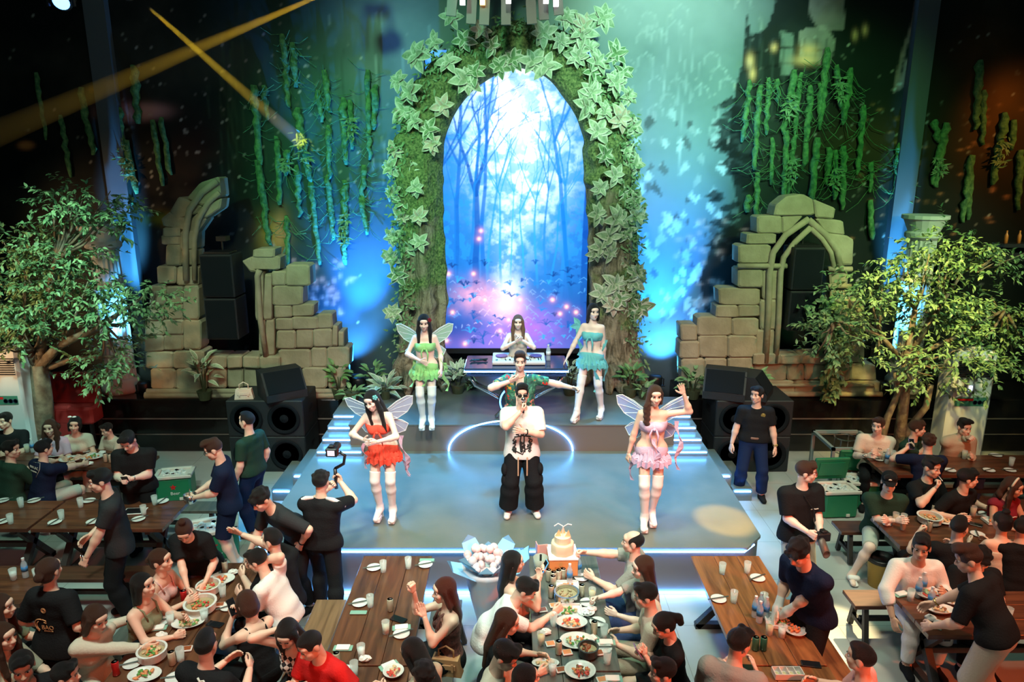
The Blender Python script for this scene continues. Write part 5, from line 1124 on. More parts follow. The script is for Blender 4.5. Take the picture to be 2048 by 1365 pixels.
# ---- DJ desk
Yd=10.75; xl=V(930,745,Yd-.1)[0]; xr=V(1135,745,Yd-.1)[0]; wd=xr-xl; cx=(xl+xr)/2; root=thing('turntable_desk','mirrored turntable desk with curved legs and a light strip on the upper stage','table',(cx,Yd,1.056)); zt=.86
M_MIR=mat('mirror_purple',(.30,.28,.34),.12,.9); M_CHR=mat('chrome',(.62,.60,.58),.18,.95)
mb=MB(); mb.box((0,.12,zt-.03),(wd,.78,.05),bev=.015); mb.box((0,.12,zt-.12),(wd-.06,.74,.03)); mb.build('desk_top',mat('desk_black_glass',(.03,.035,.05),.1),root)
mb=MB(); mb.tube([(-wd/2,.4,zt-.05),(-wd/2,-.28,zt-.05),(wd/2,-.28,zt-.05),(wd/2,.4,zt-.05)],.012,6); mb.build('light_strip',M_LED,root)
for sx in(-1,1):
    mb=MB(); mb.tube([(sx*wd*.47,-.1,zt-.12),(sx*wd*.40,-.1,zt-.32),(sx*wd*.24,-.1,zt-.46),(sx*wd*.13,-.1,zt-.56),(sx*wd*.12,-.1,zt-.70),(sx*wd*.20,-.1,.02)],.032,8,flat=1.6); mb.tube([(sx*wd*.12,-.1,zt-.70),(sx*wd*.04,-.12,.02)],.028,8); mb.build('curved_leg',M_CHR,root,smooth=True)
    mb=MB(); mb.stone([(sx*wd*.44,zt-.15),(sx*wd*.05,zt-.15),(sx*wd*.05,zt-.45),(sx*wd*.22,zt-.42),(sx*wd*.38,zt-.30)][::(-1 if sx<0 else 1)][::-1],-.04,.0,.01); mb.build('mirror_panel',M_MIR,root)
mb=MB(); mb.lathe([(.26,0),(.28,.02),(.26,.04)],n=32); mb.v=[(a_,-.16-c,b_+.30) for a_,b_,c in mb.v]; mb.build('round_emblem',M_BLK,root)
mb=MB(); mb.tube([(.25*math.cos(t),-.21,.30+.25*math.sin(t)) for t in np.linspace(0,2*PI,33)],.014,5); mb.build('ring_light',M_LEDB,root)
# controller, bottle, cables
xa,_=V(985,722,10.8); xb,_=V(1090,722,10.8); root=thing('turntable_controller','white two-deck mixing controller on the mirrored desk','controller',((xa+xb)/2,10.86,1.056+zt-.005),0); w2=xb-xa; MW=mat('controller_white',(.74,.72,.74),.4)
mb=MB(); mb.box((0,0,.055),(w2,.42,.05),bev=.008,M=Matrix.Rotation(R(6),3,'X')); mb.box((-w2*.3,-.1,.015),(.05,.05,.03)); mb.box((w2*.3,-.1,.015),(.05,.05,.03)); mb.build('case',MW,root)
for sx in(-1,1):
    mb=MB(); mb.lathe([(.095,.088),(.095,.098),(.03,.100),(0,.100)],(sx*w2*.33,.04,0),n=24); mb.build('jog_wheel',mat('jog_purple',(.16,.10,.30),.3,.4),root,smooth=False)
mb=MB(); rr=random.Random(2)
for k in range(46): mb.box((rr.uniform(-w2*.46,w2*.46),rr.uniform(-.18,.0),.082+.0),(.012,.012,.018))
for k in range(4): mb.box((-.06+.04*k,0,.088),(.008,.16,.008))
mb.build('faders',M_BLK,root)
M_PET=mat('clear_plastic',(.70,.85,.92),.08,alpha=.42); M_GLASS=mat('clear_glass',(.80,.90,.88),.05,alpha=.30); M_WATERL=mat('bottle_label',(.05,.22,.50),.4); M_CAP=mat('white_cap',(.75,.78,.82),.4)
def bottle(label,loc,h=.22,lab=M_WATERL,group=None,full=True):
    root=thing('water_bottle',label,'bottle',loc,group=group); k=h/.22; r=.031*k
    mb=MB(); mb.lathe([(r*.85,0),(r,.006),(r,.05*k),(r*.93,.06*k),(r,.07*k),(r,.14*k),(r*.9,.16*k),(r*.42,.195*k),(r*.42,.205*k)],n=12); mb.build('bottle_body',M_PET,root,smooth=True)
    mb=MB(); mb.lathe([(r*.48,.200*k),(r*.48,.222*k),(0,.222*k)],n=12); mb.build('cap',M_CAP,root)
    mb=MB(); mb.lathe([(r*1.02,.075*k),(r*1.02,.130*k)],n=12); mb.build('label_band',lab,root,smooth=True); return root
x,_=V(1097,712,10.9); bottle('clear water bottle standing right of the controller',(x,10.95,1.056+zt-.005),.26,mat('pale_band',(.7,.75,.8),.4))
mb=MB(); rr=random.Random(4); pts=[(rr.uniform(-.18,.18),rr.uniform(-.08,.08),.015+.01*rr.random()) for _ in range(16)]; mb.tube(pts,.009,5); x,_=V(955,722,10.8); mb.solo('cable','tangled black cable lying left on the mirrored desk','cable',None) if False else mb.solo('cable',M_BLK,'tangled black cable lying left on the mirrored desk','cable',loc=(x,10.9,1.056+zt))
# ================================================================ tables, benches and what stands on them
W_DARK=wood_mat('dark_walnut',(.055,.022,.012),(.16,.065,.030),1); W_DARKX=wood_mat('dark_walnut_x',(.055,.020,.012),(.17,.060,.028),0); W_WARM=wood_mat('warm_walnut',(.12,.042,.016),(.34,.13,.045),1); W_BENCH=wood_mat('bench_oak',(.14,.075,.04),(.30,.17,.09),1); W_BENX=wood_mat('bench_dark_x',(.05,.02,.013),(.13,.05,.03),0); W_BENG=wood_mat('bench_slate',(.06,.075,.07),(.14,.14,.12),1)
M_LEG=mat('dark_frame_wood',(.035,.032,.030),.6,bump=.2,bscale=30)
TOPZ=.75
def table(label,x0,x1,y0,y1,m,glass=True):
    cx,cy=(x0+x1)/2,(y0+y1)/2; root=thing('dining_table',label,'table',(cx,cy,0)); wx,wy=x1-x0,y1-y0; ax=0 if wx>wy else 1
    mb=MB(); n=3; wv=(wy if ax==0 else wx)
    for k in range(n):
        o=-wv/2+wv*(k+.5)/n
        mb.box((0,o,TOPZ-.03) if ax==0 else (o,0,TOPZ-.03),(wx,wv/n-.004,.05) if ax==0 else (wv/n-.004,wy,.05),bev=.004)
    mb.build('tabletop',m,root)
    L=(wx if ax==0 else wy)
    for s in(-1,1):
        mb=MB(); e=s*(L/2-.22); h=wv/2-.06
        for t in(-1,1):
            a=(e,-t*h,0.02) if ax==0 else (-t*h,e,.02); b_=(e,t*h*.8,TOPZ-.08) if ax==0 else (t*h*.8,e,TOPZ-.08); mb.bar(a,b_,.07,.07)
        mb.bar((e,-h,TOPZ-.085) if ax==0 else (-h,e,TOPZ-.085),(e,h,TOPZ-.085) if ax==0 else (h,e,TOPZ-.085),.06,.06); mb.bar((e,-h-.02,.03) if ax==0 else (-h-.02,e,.03),(e,h+.02,.03) if ax==0 else (h+.02,e,.03),.07,.06)
        mb.build('leg_frame',M_LEG,root)
    mb=MB(); mb.bar((-(L/2-.22),0,.34) if ax==0 else (0,-(L/2-.22),.34),((L/2-.22),0,.34) if ax==0 else (0,(L/2-.22),.34),.06,.06); mb.build('stretcher',M_LEG,root)
    return root
def bench(label,x0,x1,y0,y1,m):
    cx,cy=(x0+x1)/2,(y0+y1)/2; root=thing('bench',label,'bench',(cx,cy,0)); wx,wy=x1-x0,y1-y0; ax=0 if wx>wy else 1; L=max(wx,wy); h=min(wx,wy)/2
    mb=MB(); mb.box((0,0,.425),(wx,wy,.045),bev=.005); mb.build('seat',m,root)
    for s in(-1,1):
        mb=MB(); e=s*(L/2-.14)
        for t in(-1,1):
            a=Vector((e,t*(h+.03),.02)); b_=Vector((e,t*h*.6,.40)); 
            if ax: a=a.yxz; b_=b_.yxz
            mb.bar(a,b_,.05,.05)
        for z,k in((.16,.9),(.385,.7)):
            a=Vector((e,-h*k,z)); b_=Vector((e,h*k,z)); 
            if ax: a=a.yxz; b_=b_.yxz
            mb.bar(a,b_,.045,.045)
        mb.build('leg_frame',M_LEG,root)
    mb=MB(); a=Vector((-(L/2-.14),0,.2)); b_=-a; b_.z=.2
    if ax: a=a.yxz; b_=b_.yxz
    mb.bar(a,b_,.045,.045); mb.build('stretcher',M_LEG,root); return root
# centre rows, running towards the stage
table('dark wooden table crowded with dishes, left of the bare centre-left table',-3.42,-2.66,4.95,6.95,W_DARK)
table('dark wooden table almost bare, far end of the row in front of the stage left',-1.64,-.88,5.32,7.09,W_DARK)
table('dark wooden table joined to the near end of the almost bare one',-1.64,-.88,3.5,5.30,W_DARK)
table('crowded long wooden table with the cake, in front of the stage centre',.18,.93,5.25,7.09,W_BENG)
table('long wooden table joining the cake table at its near end',.18,.93,3.4,5.23,W_BENG)
table('warm brown wooden table with few glasses, in front of the stage right',1.97,2.73,5.32,7.09,W_WARM)
table('warm brown wooden table joined to its near end, with the condiment tray',1.97,2.73,3.5,5.30,W_WARM)
bench('wooden bench left of the almost bare centre-left table',-2.08,-1.76,5.2,6.72,W_BENCH)
bench('grey green bench right of the centre-left table, handbag on it',-.84,-.53,4.6,6.72,W_BENG)
bench('blue-lit bench left of the cake table',-.17,.12,4.4,6.2,W_BENG)
bench('long light brown bench right of the cake table',1.08,1.40,4.3,6.70,W_BENCH)
bench('bench under the grey hoodie man, left of the warm brown table',1.56,1.86,4.2,5.4,W_BENG)
bench('red brown bench right of the warm brown table',2.80,3.10,4.9,6.72,W_WARM)
bench('blue-lit bench right of the crowded left table',-2.56,-2.26,4.9,6.7,W_BENG)
bench('dark bench left of the crowded left table',-3.92,-3.6,4.6,6.5,W_BENG)
# cross tables
table('dark red-brown table with place settings, left of the stage',-5.72,-4.15,7.69,8.42,W_DARKX)
table('dark table with place settings at the left edge, same row',-7.9,-5.76,7.69,8.42,W_DARKX)
table('crowded dark table in front of the left tree',-8.4,-5.5,9.46,10.15,W_DARKX)
table('dark table in shadow at the left edge, water bottle on it',-7.0,-4.85,6.2,6.85,W_DARKX)
table('dark crowded table at the near right edge by the white shirted man',3.83,6.4,5.72,6.42,W_DARKX)
table('crowded table beside the man in the cap',4.40,7.2,7.3,8.02,W_DARKX)
table('dark table in front of the right tree and air conditioner',5.2,8.6,9.2,9.9,W_DARKX)
bench('dark bench in front of the left cross table, nearest the camera side',-5.9,-3.95,7.10,7.38,W_BENX)
bench('blue-lit bench behind the left cross table',-5.6,-3.9,8.72,9.0,W_BENG)
bench('red dark bench between the left cross table and the shadowed table',-6.0,-3.75,7.38-.62,7.38-.34+.0,W_BENX) if False else None
bench('bench under the navy shirt man with his back turned, left',-8.2,-5.7,9.0,9.28,W_BENX)
bench('bench of the women and boy behind the left tree table',-8.4,-5.6,10.3,10.58,W_BENX)
bench('dark bench under the white shirt man, right',3.60,6.2,6.60,6.90,W_BENX)
bench('dark bench in the near right corner',4.2,6.4,5.05,5.35,W_BENX)
bench('bench under the man in the cap and the smoker',4.15,7.0,8.15,8.45,W_BENX)
bench('bench of the bare backed woman, right',4.6,7.0,6.95,7.22,W_BENX)
bench('bench of the man holding a lilac phone, right',5.3,8.4,8.78,9.06,W_BENX)
bench('bench of the white tee man and beige hoodie man, right',5.1,8.4,10.05,10.35,W_BENX)
# ---- tableware
M_CER=mat('white_ceramic',(.72,.72,.70),.25); M_CERD=mat('dark_ceramic',(.04,.05,.05),.3); M_STICK=mat('chopstick_dark',(.05,.07,.06),.5); M_NAP=mat('napkin_white',(.80,.79,.76),.8); M_NAPG=mat('wipe_sachet_green',(.22,.42,.34),.5); M_CAN=mat('can_cream',(.62,.58,.44),.3,.3); M_CANG=mat('can_green',(.06,.22,.14),.3,.3); M_CANR=mat('can_red',(.60,.02,.02),.3,.3); M_ALU=mat('can_lid',(.66,.66,.66),.25,.9); M_BEER=mat('beer',(.75,.55,.22),.15); M_WAT=mat('drink_water',(.70,.82,.80),.05,alpha=.45); M_ICE=mat('ice_cubes',(.80,.85,.85),.3)
M_F={'prawn':mat('food_orange',(.72,.26,.10),.5),'herb':mat('food_green',(.10,.30,.06),.6),'noodle':mat('food_cream',(.72,.52,.30),.6),'meat':mat('food_brown',(.22,.09,.04),.55),'red':mat('food_red',(.62,.06,.04),.5),'sauce':mat('food_sauce',(.30,.08,.03),.2),'broth':mat('food_broth',(.42,.34,.20),.15),'ice':M_ICE,'salad':mat('food_pale_green',(.42,.52,.30),.6)}
def food(mb_,n,rx,ry,z,rr,h=.016):
    for k in range(n):
        a=rr.uniform(0,6.28); t=rr.random()**.6; mb_.ball((rx*t*math.cos(a),ry*t*math.sin(a),z+rr.uniform(0,h)),(rr.uniform(.012,.028),rr.uniform(.008,.016),rr.uniform(.007,.013)),7,5,Matrix.Rotation(rr.uniform(0,3),3,'Z'))
def dish(label,x,y,rx,ry,foods,seed,z=TOPZ,m=M_CER,deep=0,rz=0,name='serving_dish',cat='dish'):
    rr=random.Random(seed); root=thing(name,label,cat,(x,y,z),rz); mb=MB(); d=.02+deep
    mb.lathe([(.55,0),(.60,.002),(.93,d*.8),(1.0,d),(.98,d+.005),(.86,d*.75),(.55,.008),(0,.007)],n=28); mb.v=[(a*rx,b_*ry,c) for a,b_,c in mb.v]; mb.build('plate',m,root,smooth=True)
    for f_ in foods:
        mb=MB(); food(mb,9 if len(foods)>1 else 16,rx*.6,ry*.6,.015+deep*.55,rr); o=mb.build('food',M_F[f_],root,smooth=True)
    return root
def square(label,x,y,s_,foods,seed,z=TOPZ,rz=0):
    rr=random.Random(seed); root=thing('serving_dish',label,'dish',(x,y,z),rz); mb=MB(); mb.prism([(-s_,-s_*.8),(s_,-s_*.8),(s_,s_*.8),(-s_,s_*.8)],0,.012); 
    for a,b_,c,d in((-1,0,.01,.8),(1,0,.01,.8),(0,-.8,1,.01),(0,.8,1,.01)): mb.box((a*s_,b_*s_,.018),(s_*2*c+.01 if c>.5 else .014,s_*2*d+.01 if d>.5 else .014,.03))
    mb.build('plate',M_CER,root)
    for f_ in foods: mb=MB(); food(mb,10,s_*.6,s_*.5,.022,rr); mb.build('food',M_F[f_],root,smooth=True)
def pot(label,x,y,r,foods,seed,z=TOPZ,m=None):
    rr=random.Random(seed); root=thing('hot_pot',label,'pot',(x,y,z)); mb=MB(); mb.lathe([(r*.8,0),(r,.02),(r,.085),(r*1.1,.088),(r*1.1,.095),(r*.94,.095),(r*.92,.03),(0,.03)],n=26); mb.build('bowl',m or M_CER,root,smooth=False)
    mb=MB(); mb.lathe([(r*.92,.060),(0,.062)],n=20); mb.build('broth',M_F['broth'],root)
    for f_ in foods: mb=MB(); food(mb,9,r*.6,r*.6,.064,rr); mb.build('food',M_F[f_],root,smooth=True)
def small_plate(label,x,y,z=TOPZ,rz=None,sticks=True,seed=0):
    rr=random.Random(seed); root=thing('small_plate',label,'plate',(x,y,z)); mb=MB(); mb.lathe([(.045,0),(.05,.002),(.075,.012),(.078,.014),(.07,.012),(.045,.006),(0,.006)],n=24); mb.build('plate',M_CER,root,smooth=True)
    mb=MB(); mb.lathe([(.050,-.0),(.079,.008),(.082,.008)],n=24); 
    if sticks:
        a=rz if rz is not None else rr.uniform(.1,.8)
        for k in range(2):
            mbs=MB(); mbs.tube([(-.115,0,0),(.115,0,0)],.0035,6); mbs.solo('chopstick',M_STICK,label.replace('small white plate on',f'{"upper" if k else "lower"} chopstick over small plate on'),'chopstick',loc=(x-.010*k*math.sin(a),y+.010*k*math.cos(a),z+.0175),rz=a)
def tumbler(label,x,y,z=TOPZ,fill='water',m=None):
    root=thing('drinking_glass',label,'glass',(x,y,z)); mb=MB(); h=.125; mb.lathe([(.028,0),(.030,.004),(.038,h),(.0355,h),(.028,.012),(0,.012)],n=18); mb.build('glass_body',M_GLASS,root,smooth=True)
    if fill:
        f_={'water':(.045,M_WAT),'beer':(.09,M_BEER),'ice':(.085,M_ICE),'milk':(.08,mat('pale_drink',(.60,.62,.45),.3))}[fill]; mb=MB(); mb.lathe([(.0265,.0135),(.0265+.008*f_[0]/.125,f_[0]),(0,f_[0])],n=14); mb.build('drink',f_[1],root,smooth=True)
def can(label,x,y,z=TOPZ,m=M_CAN,rz=0):
    root=thing('drink_can',label,'can',(x,y,z),rz); mb=MB(); mb.lathe([(.024,0),(.030,.006),(.030,.118),(.026,.128)],n=18); mb.build('can_body',m,root,smooth=True); mb=MB(); mb.lathe([(.026,.128),(.024,.1265),(0,.1265)],n=18); mb.box((.006,0,.129),(.020,.012,.003)); mb.build('lid',M_ALU,root)
def napkin(label,x,y,z=TOPZ,rz=0,m=None,packet=True):
    root=thing('napkin',label,'napkin',(x,y,z),rz)
    if packet: mb=MB(); mb.box((0,0,.004),(.17,.075,.008),bev=.002); mb.build('sachet',M_NAPG,root)
    mb=MB(); mb.box((0,0,.014 if packet else .006),(.12,.07,.012),bev=.003); mb.build('paper',M_NAP,root)
def crumple(label,x,y,z=TOPZ,seed=0):
    rr=random.Random(seed); mb=MB(); mb.ball((0,0,.022),(.055,.04,.024),12,8); mb.v=[(a*rr.uniform(.75,1.15),b_*rr.uniform(.75,1.15),max(0,c*rr.uniform(.8,1.15))) for a,b_,c in mb.v]; mb.solo('tissue',M_NAP,label,'tissue',loc=(x,y,z))
def phone(label,x,y,z=TOPZ,rz=0,m=None,tilt=None,case=None):
    root=thing('mobile_phone',label,'phone',(x,y,z),rz); 
    if tilt: root.rotation_euler=(tilt[0],tilt[1],rz)
    mb=MB(); mb.box((0,0,.005),(.078,.16,.010),bev=.004); mb.build('case',case or M_BLK,root); mb=MB(); mb.box((0,0,.0105),(.068,.148,.001)); mb.build('screen',m or mat('phone_glass',(.01,.012,.015),.08),root); return root
def saucer(label,x,y,f_,z=TOPZ,rz=0):
    root=thing('sauce_dish',label,'dish',(x,y,z),rz); mb=MB(); mb.box((0,0,.008),(.09,.075,.014),bev=.004); mb.build('dish_body',M_CER,root); mb=MB(); mb.box((0,0,.0155),(.07,.055,.003)); mb.build('sauce',M_F[f_],root)
# spec: kind, px, py (on the tabletop plane), extra
KW=dict(plate=('small white plate','plate'),glass=('clear water tumbler','glass'),beer=('tumbler of beer','glass'),ice=('tumbler full of ice','glass'),milk=('tumbler of pale drink with ice','glass'),can=('cream drink can','can'),cang=('green drink can','can'),canr=('red drink can','can'),nap=('white napkin on a green sachet','napkin'),sachet=('folded green wet wipe sachet','napkin'),tis=('crumpled white tissue','tissue'),phone=('black phone lying flat','phone'),bottle=('clear water bottle','bottle'),sauce=('square dish of orange sauce','dish'),sauce2=('square dish of brown dip','dish'),dish=('',''),)
def lay(where,items,seed=0,z=TOPZ):
    byk={}
    for it in items: byk.setdefault(it[0] if it[0] not in('dish','square','pot') else it[3],[]).append(it)
    for k,L in byk.items():
        L.sort(key=lambda q:(q[2],q[1]))
        for i,it in enumerate(L):
            kind,px,py=it[:3]; ex=it[3:] ; x,y=W(px,py,z); seed+=1
            sfx='' if len(L)==1 else f', {ORD[i]} from far end'
            nm=(KW[kind][0] if kind in KW and kind!='dish' else ex[0]); lab=f'{nm} on {where}{sfx}'; y=y
            if kind=='plate': small_plate(lab,x,y,z,ex[0] if ex else None,True,seed)
            elif kind=='glass': tumbler(lab,x,y,z,'water')
            elif kind in('beer','ice','milk'): tumbler(lab,x,y,z,kind)
            elif kind=='can': can(lab,x,y,z)
            elif kind=='cang': can(lab,x,y,z,M_CANG)
            elif kind=='canr': can(lab,x,y,z,M_CANR)
            elif kind=='nap': napkin(lab,x,y,z,ex[0] if ex else .1)
            elif kind=='sachet':
                mb=MB(); mb.box((0,0,.006),(.16,.055,.012),bev=.003); mb.solo('wet_wipe',M_NAPG,lab,'napkin',loc=(x,y,z),rz=ex[0] if ex else 0)
            elif kind=='tis': crumple(lab,x,y,z,seed)
            elif kind=='phone': phone(lab,x,y,z,ex[0] if ex else .3)
            elif kind=='bottle': bottle(lab,(x,y,z),.22)
            elif kind in('sauce','sauce2'): saucer(lab,x,y,'prawn' if kind=='sauce' else 'sauce',z,ex[0] if ex else .2)
            elif kind=='dish': dish(lab,x,y,ex[1],ex[2],ex[3],seed,z,deep=ex[4] if len(ex)>4 else 0,rz=ex[5] if len(ex)>5 else 0,m=ex[6] if len(ex)>6 else M_CER)
            elif kind=='square': square(lab,x,y,ex[1],ex[2],seed,z,ex[3] if len(ex)>3 else 0)
            elif kind=='pot': pot(lab,x,y,ex[1],ex[2],seed,z,ex[3] if len(ex)>3 else None)
lay('the almost bare centre-left table',[('plate',748,1137,.3),('plate',851,1131,.35),('plate',720,1208,.35),('glass',767,1144),('glass',817,1137),('glass',741,1214),('can',781,1222),('milk',772,1267),('plate',803,1270,.5),('sachet',854,1122,0),('sachet',717,1227,0),('nap',803,1257,.15),('phone',797,1240,1.1),('nap',686,1298,0),('ice',723,1315)])
lay('the near centre-left table',[('can',674,1332),('tis',730,1322),('plate',690,1345,.3),('glass',709,1350),('nap',778,1333,.6),('dish',787,1350,'round white dish of reddish food',.09,.09,('red','noodle'),.02)])
lay('the right warm brown table',[('glass',1444,1148),('glass',1494,1146),('plate',1515,1158,.5),('plate',1437,1200,.25),('glass',1467,1205),('bottle',1509,1234),('bottle',1520,1228),('bottle',1531,1236),('bottle',1518,1245),('glass',1527,1210),('dish',1590,1265,'round plate of pink sliced meat',.10,.10,('prawn',),.01),('beer',1538,1270),('ice',1563,1275)])
square('white square plate of salad in front of the gloved waiter',*W(1560,1246,TOPZ),.13,('herb','salad','prawn'),91,rz=-.2)
lay('the near right brown table',[('cang',1510,1300),('cang',1526,1300),('phone',1495,1337,1.5),('tis',1505,1360),('phone',1622,1330,1.4)])
lay('the cake table',[('plate',1163,1157,0),('bottle',1139,1167),('bottle',1157,1150),('can',1097,1162),('can',1107,1167),('can',1117,1163),('can',1126,1160),('can',1106,1175),('can',1102,1195),('can',1163,1193),('square',1135,1177,'square white plate of carrots and onion',.11,('prawn','noodle')),('pot',1133,1200,'silver steaming hot pot',.115,('broth',),M_CHR),('beer',1184,1200),('plate',1175,1207,.1),('tis',1184,1222),('square',1137,1226,'square white plate of yellow dumplings',.125,('noodle','herb')),('dish',1172,1228,'oval plate of chopped ice and onion',.085,.07,('ice',)),('sauce2',1085,1222),('sauce',1108,1213),('dish',1143,1253,'oval white bowl of orange prawns',.15,.10,('prawn','noodle','red'),.03),('glass',1107,1252),('can',1188,1268),('plate',1195,1246,-.6),('nap',1180,1280,.5),('dish',1154,1287,'round white plate of greens and carrot',.16,.12,('salad','herb','prawn'),.01),('tis',1092,1268),('beer',1082,1290),('sauce',1101,1290),('can',1117,1308),('sauce',1134,1307),('pot',1176,1312,'dark stone pot of soup',.085,('meat',),M_CERD),('sauce2',1197,1308),('glass',1208,1275),('nap',1212,1287,0),('plate',1207,1298,0),('glass',1214,1328)])
lay('the near centre table',[('dish',1091,1330,'oval plate of half eaten rice',.12,.06,('noodle',)),('sauce2',1122,1342),('dish',1160,1348,'round white plate of crab claws',.135,.12,('red','prawn','meat'),.02),('ice',1105,1350),('sauce',1204,1362),('nap',1225,1360,0)])
lay('the crowded left table',[('plate',402,1143,.4),('nap',425,1150,.4),('can',451,1145),('tis',467,1148),('dish',438,1165,'large oval dish of prawns and noodles',.16,.11,('prawn','noodle','red'),.01,.3),('pot',418,1186,'cream bowl of purple and red salad',.11,('red','prawn','salad')),('glass',446,1193),('tis',368,1178),('canr',369,1205),('pot',402,1222,'wide dark hot pot with carrots in a cream rim',.14,('prawn','red','herb')),('sauce2',440,1212),('plate',457,1216,.6),('dish',377,1250,'oval white plate of noodles and greens',.15,.10,('noodle','noodle','herb'),.01,.2),('ice',410,1243),('ice',342,1250),('plate',328,1243,.2),('phone',347,1222,1.2),('sauce2',366,1230),('nap',315,1258,.2),('tis',323,1275),('phone',430,1250,1.3),('pot',306,1318,'cream bowl of orange noodle soup',.115,('prawn','herb','noodle')),('phone',276,1292,1.0),('plate',265,1330,.4),('can',345,1330),('glass',362,1322),('sauce2',374,1300),('canr',233,1350),('dish',290,1355,'oval plate of shrimp and greens nearest the camera',.14,.10,('prawn','herb'),.01),('plate',350,1358,.2)])
lay('the left cross table',[('plate',110,1046,1.4),('glass',124,1040),('glass',162,1015),('plate',178,1003,0),('plate',186,1045,1.4),('plate',277,1040,.7),('glass',288,1030),('glass',310,1010),('plate',325,1004,1.4)])
x,y=W(270,1024,TOPZ); root=thing('menu_tablet','black tablet with a white edge on the left cross table','tablet',(x,y,TOPZ),.1); mb=MB(); mb.box((0,0,.006),(.26,.17,.012),bev=.003); mb.build('frame',M_CER,root); mb=MB(); mb.box((0,0,.0125),(.23,.14,.002)); mb.build('screen',M_BLK,root)
lay('the far left cross table',[('plate',5,1003,.5),('plate',68,1003,.7),('glass',43,1015),('plate',5,1045,1.2),('glass',22,1048)])
lay('the shadowed left table',[('bottle',52,1155),('ice',28,1160),('ice',75,1160)])
lay('the left tree table',[('dish',110,912,'oval white dish of sliced meat',.16,.11,('meat','noodle'),.01),('dish',132,903,'small plate of orange shrimp',.10,.08,('prawn',),.01),('dish',140,922,'round dish of fried rolls',.15,.12,('noodle','prawn','meat'),.01),('plate',142,932,.4),('dish',184,917,'round white dish of shrimp and greens',.16,.12,('prawn','herb'),.01),('plate',174,903,.2),('tis',205,908),('nap',181,910,.3),('can',212,924),('can',222,925),('can',231,921),('beer',55,905),('bottle',66,905),('tis',180,930)])
lay('the table by the cap man',[('sauce',1765,1038),('tis',1775,1052),('beer',1790,1045),('glass',1806,1048),('beer',1805,1060),('pot',1858,1046,'large grey bowl of orange soup',.13,('prawn','noodle')),('can',1867,1030),('can',1858,1063),('dish',1890,1045,'round cream plate of noodles',.12,.10,('noodle',)),('plate',1970,1030,.3),('beer',1945,1032),('can',1930,1022),('nap',1853,1028,.1),('square',1985,1045,'square plate of orange slices',.09,('prawn',)),('phone',1950,1050,.9),('plate',1955,1070,1.2)])
lay('the near right edge table',[('nap',1803,1190,.3),('ice',1820,1202),('bottle',1835,1195),('bottle',1860,1215),('bottle',1845,1185),('dish',1858,1195,'wide bowl of orange salad',.14,.11,('prawn','red','salad'),.03),('dish',1900,1205,'plate of greens and noodles',.12,.10,('herb','noodle'),.02),('dish',1880,1225,'oval plate of mushrooms',.13,.08,('noodle','meat'),.02),('plate',1885,1180,.3),('tis',1860,1240),('nap',1875,1250,1.0),('glass',2015,1240)])
lay('the right tree table',[('glass',1785,918),('plate',1757,920,0),('can',1768,922),('beer',1928,918),('plate',1900,942,.5),('plate',1978,942,.4),('plate',1992,912,0),('glass',2022,932),('plate',2020,942,0),('bottle',1773,927)])
# condiment tray
x,y=W(1575,1353,TOPZ); root=thing('condiment_tray','white divided condiment tray on the near right brown table','tray',(x,y,TOPZ)); mb=MB(); mb.box((0,0,.006),(.24,.10,.012))
for k in range(5): mb.box((-.12+.06*k,0,.03),(.006,.10,.05))
for k in(-1,1): mb.box((0,k*.05,.03),(.24,.006,.05))
mb.build('tray_body',M_CER,root); mb=MB(); rr=random.Random(3)
for k in range(4): mb.ball((-.09+.06*k,0,.02),(.02,.03,.012),8,6)
mb.build('food',M_F['salad'],root,smooth=True)
# cake on its box
x,y=W(1124,1140,TOPZ); 
root=thing('cake_box','orange cardboard cake box with a white lid on the cake table','box',(x,y,TOPZ),.03); mb=MB(); mb.box((0,0,.10),(.30,.30,.20),bev=.004); mb.build('carton',mat('cake_carton',(.72,.30,.10),.6),root); mb=MB(); mb.box((0,0,.206),(.31,.31,.012)); mb.build('lid',M_NAP,root)
def text(body,size,m,parent,loc,rot,name='lettering',ext=.0015):
    c=bpy.data.curves.new(name,'FONT'); c.body=body; c.size=size; c.extrude=ext; c.align_x='CENTER'; c.align_y='CENTER'; c.resolution_u=3; t_=bpy.data.objects.new(name+'_tmp',c); C.objects.link(t_); bpy.context.view_layer.update()
    me=bpy.data.meshes.new_from_object(t_.evaluated_get(bpy.context.evaluated_depsgraph_get())); bpy.data.objects.remove(t_); o=bpy.data.objects.new(name,me); C.objects.link(o); me.materials.clear(); me.materials.append(m); o.location=loc; o.rotation_euler=rot
    if parent: o.parent=parent
    return o
text('HAPPY\nBIRTHDAY',.035,mat('box_print',(.55,.20,.06),.6),root,(-.04,-.1525,.10),(PI/2,0,0))
root=thing('birthday_cake','round cream cake with wafer pieces and ribbon standing on the orange box','cake',(x,y,TOPZ+.212)); mb=MB(); mb.lathe([(.115,0),(.12,.01),(.12,.11),(.112,.12),(0,.12)],n=36); mb.v=[(a*(1+.03*math.sin(8*math.atan2(b_,a))),b_*(1+.03*math.sin(8*math.atan2(b_,a))),c) for a,b_,c in mb.v]; mb.build('sponge',mat('cake_cream',(.80,.60,.42),.5),root,smooth=True)
mb=MB(); mb.lathe([(.085,.12),(.085,.19),(.0,.19)],n=24); mb.build('upper_tier',mat('cake_cream_top',(.82,.70,.50),.5),root)
mb=MB(); 
for k,(a,b_) in enumerate(((-.05,-.02),(.05,-.03),(.0,.04))): mb.add([(a-.04,b_,.17),(a+.04,b_+.01,.17),(a+.01,b_,.27),(a-.04,b_+.012,.17),(a+.04,b_+.022,.17),(a+.01,b_+.012,.27)],[(0,1,2),(3,5,4),(0,2,5,3),(1,4,5,2),(0,3,4,1)])
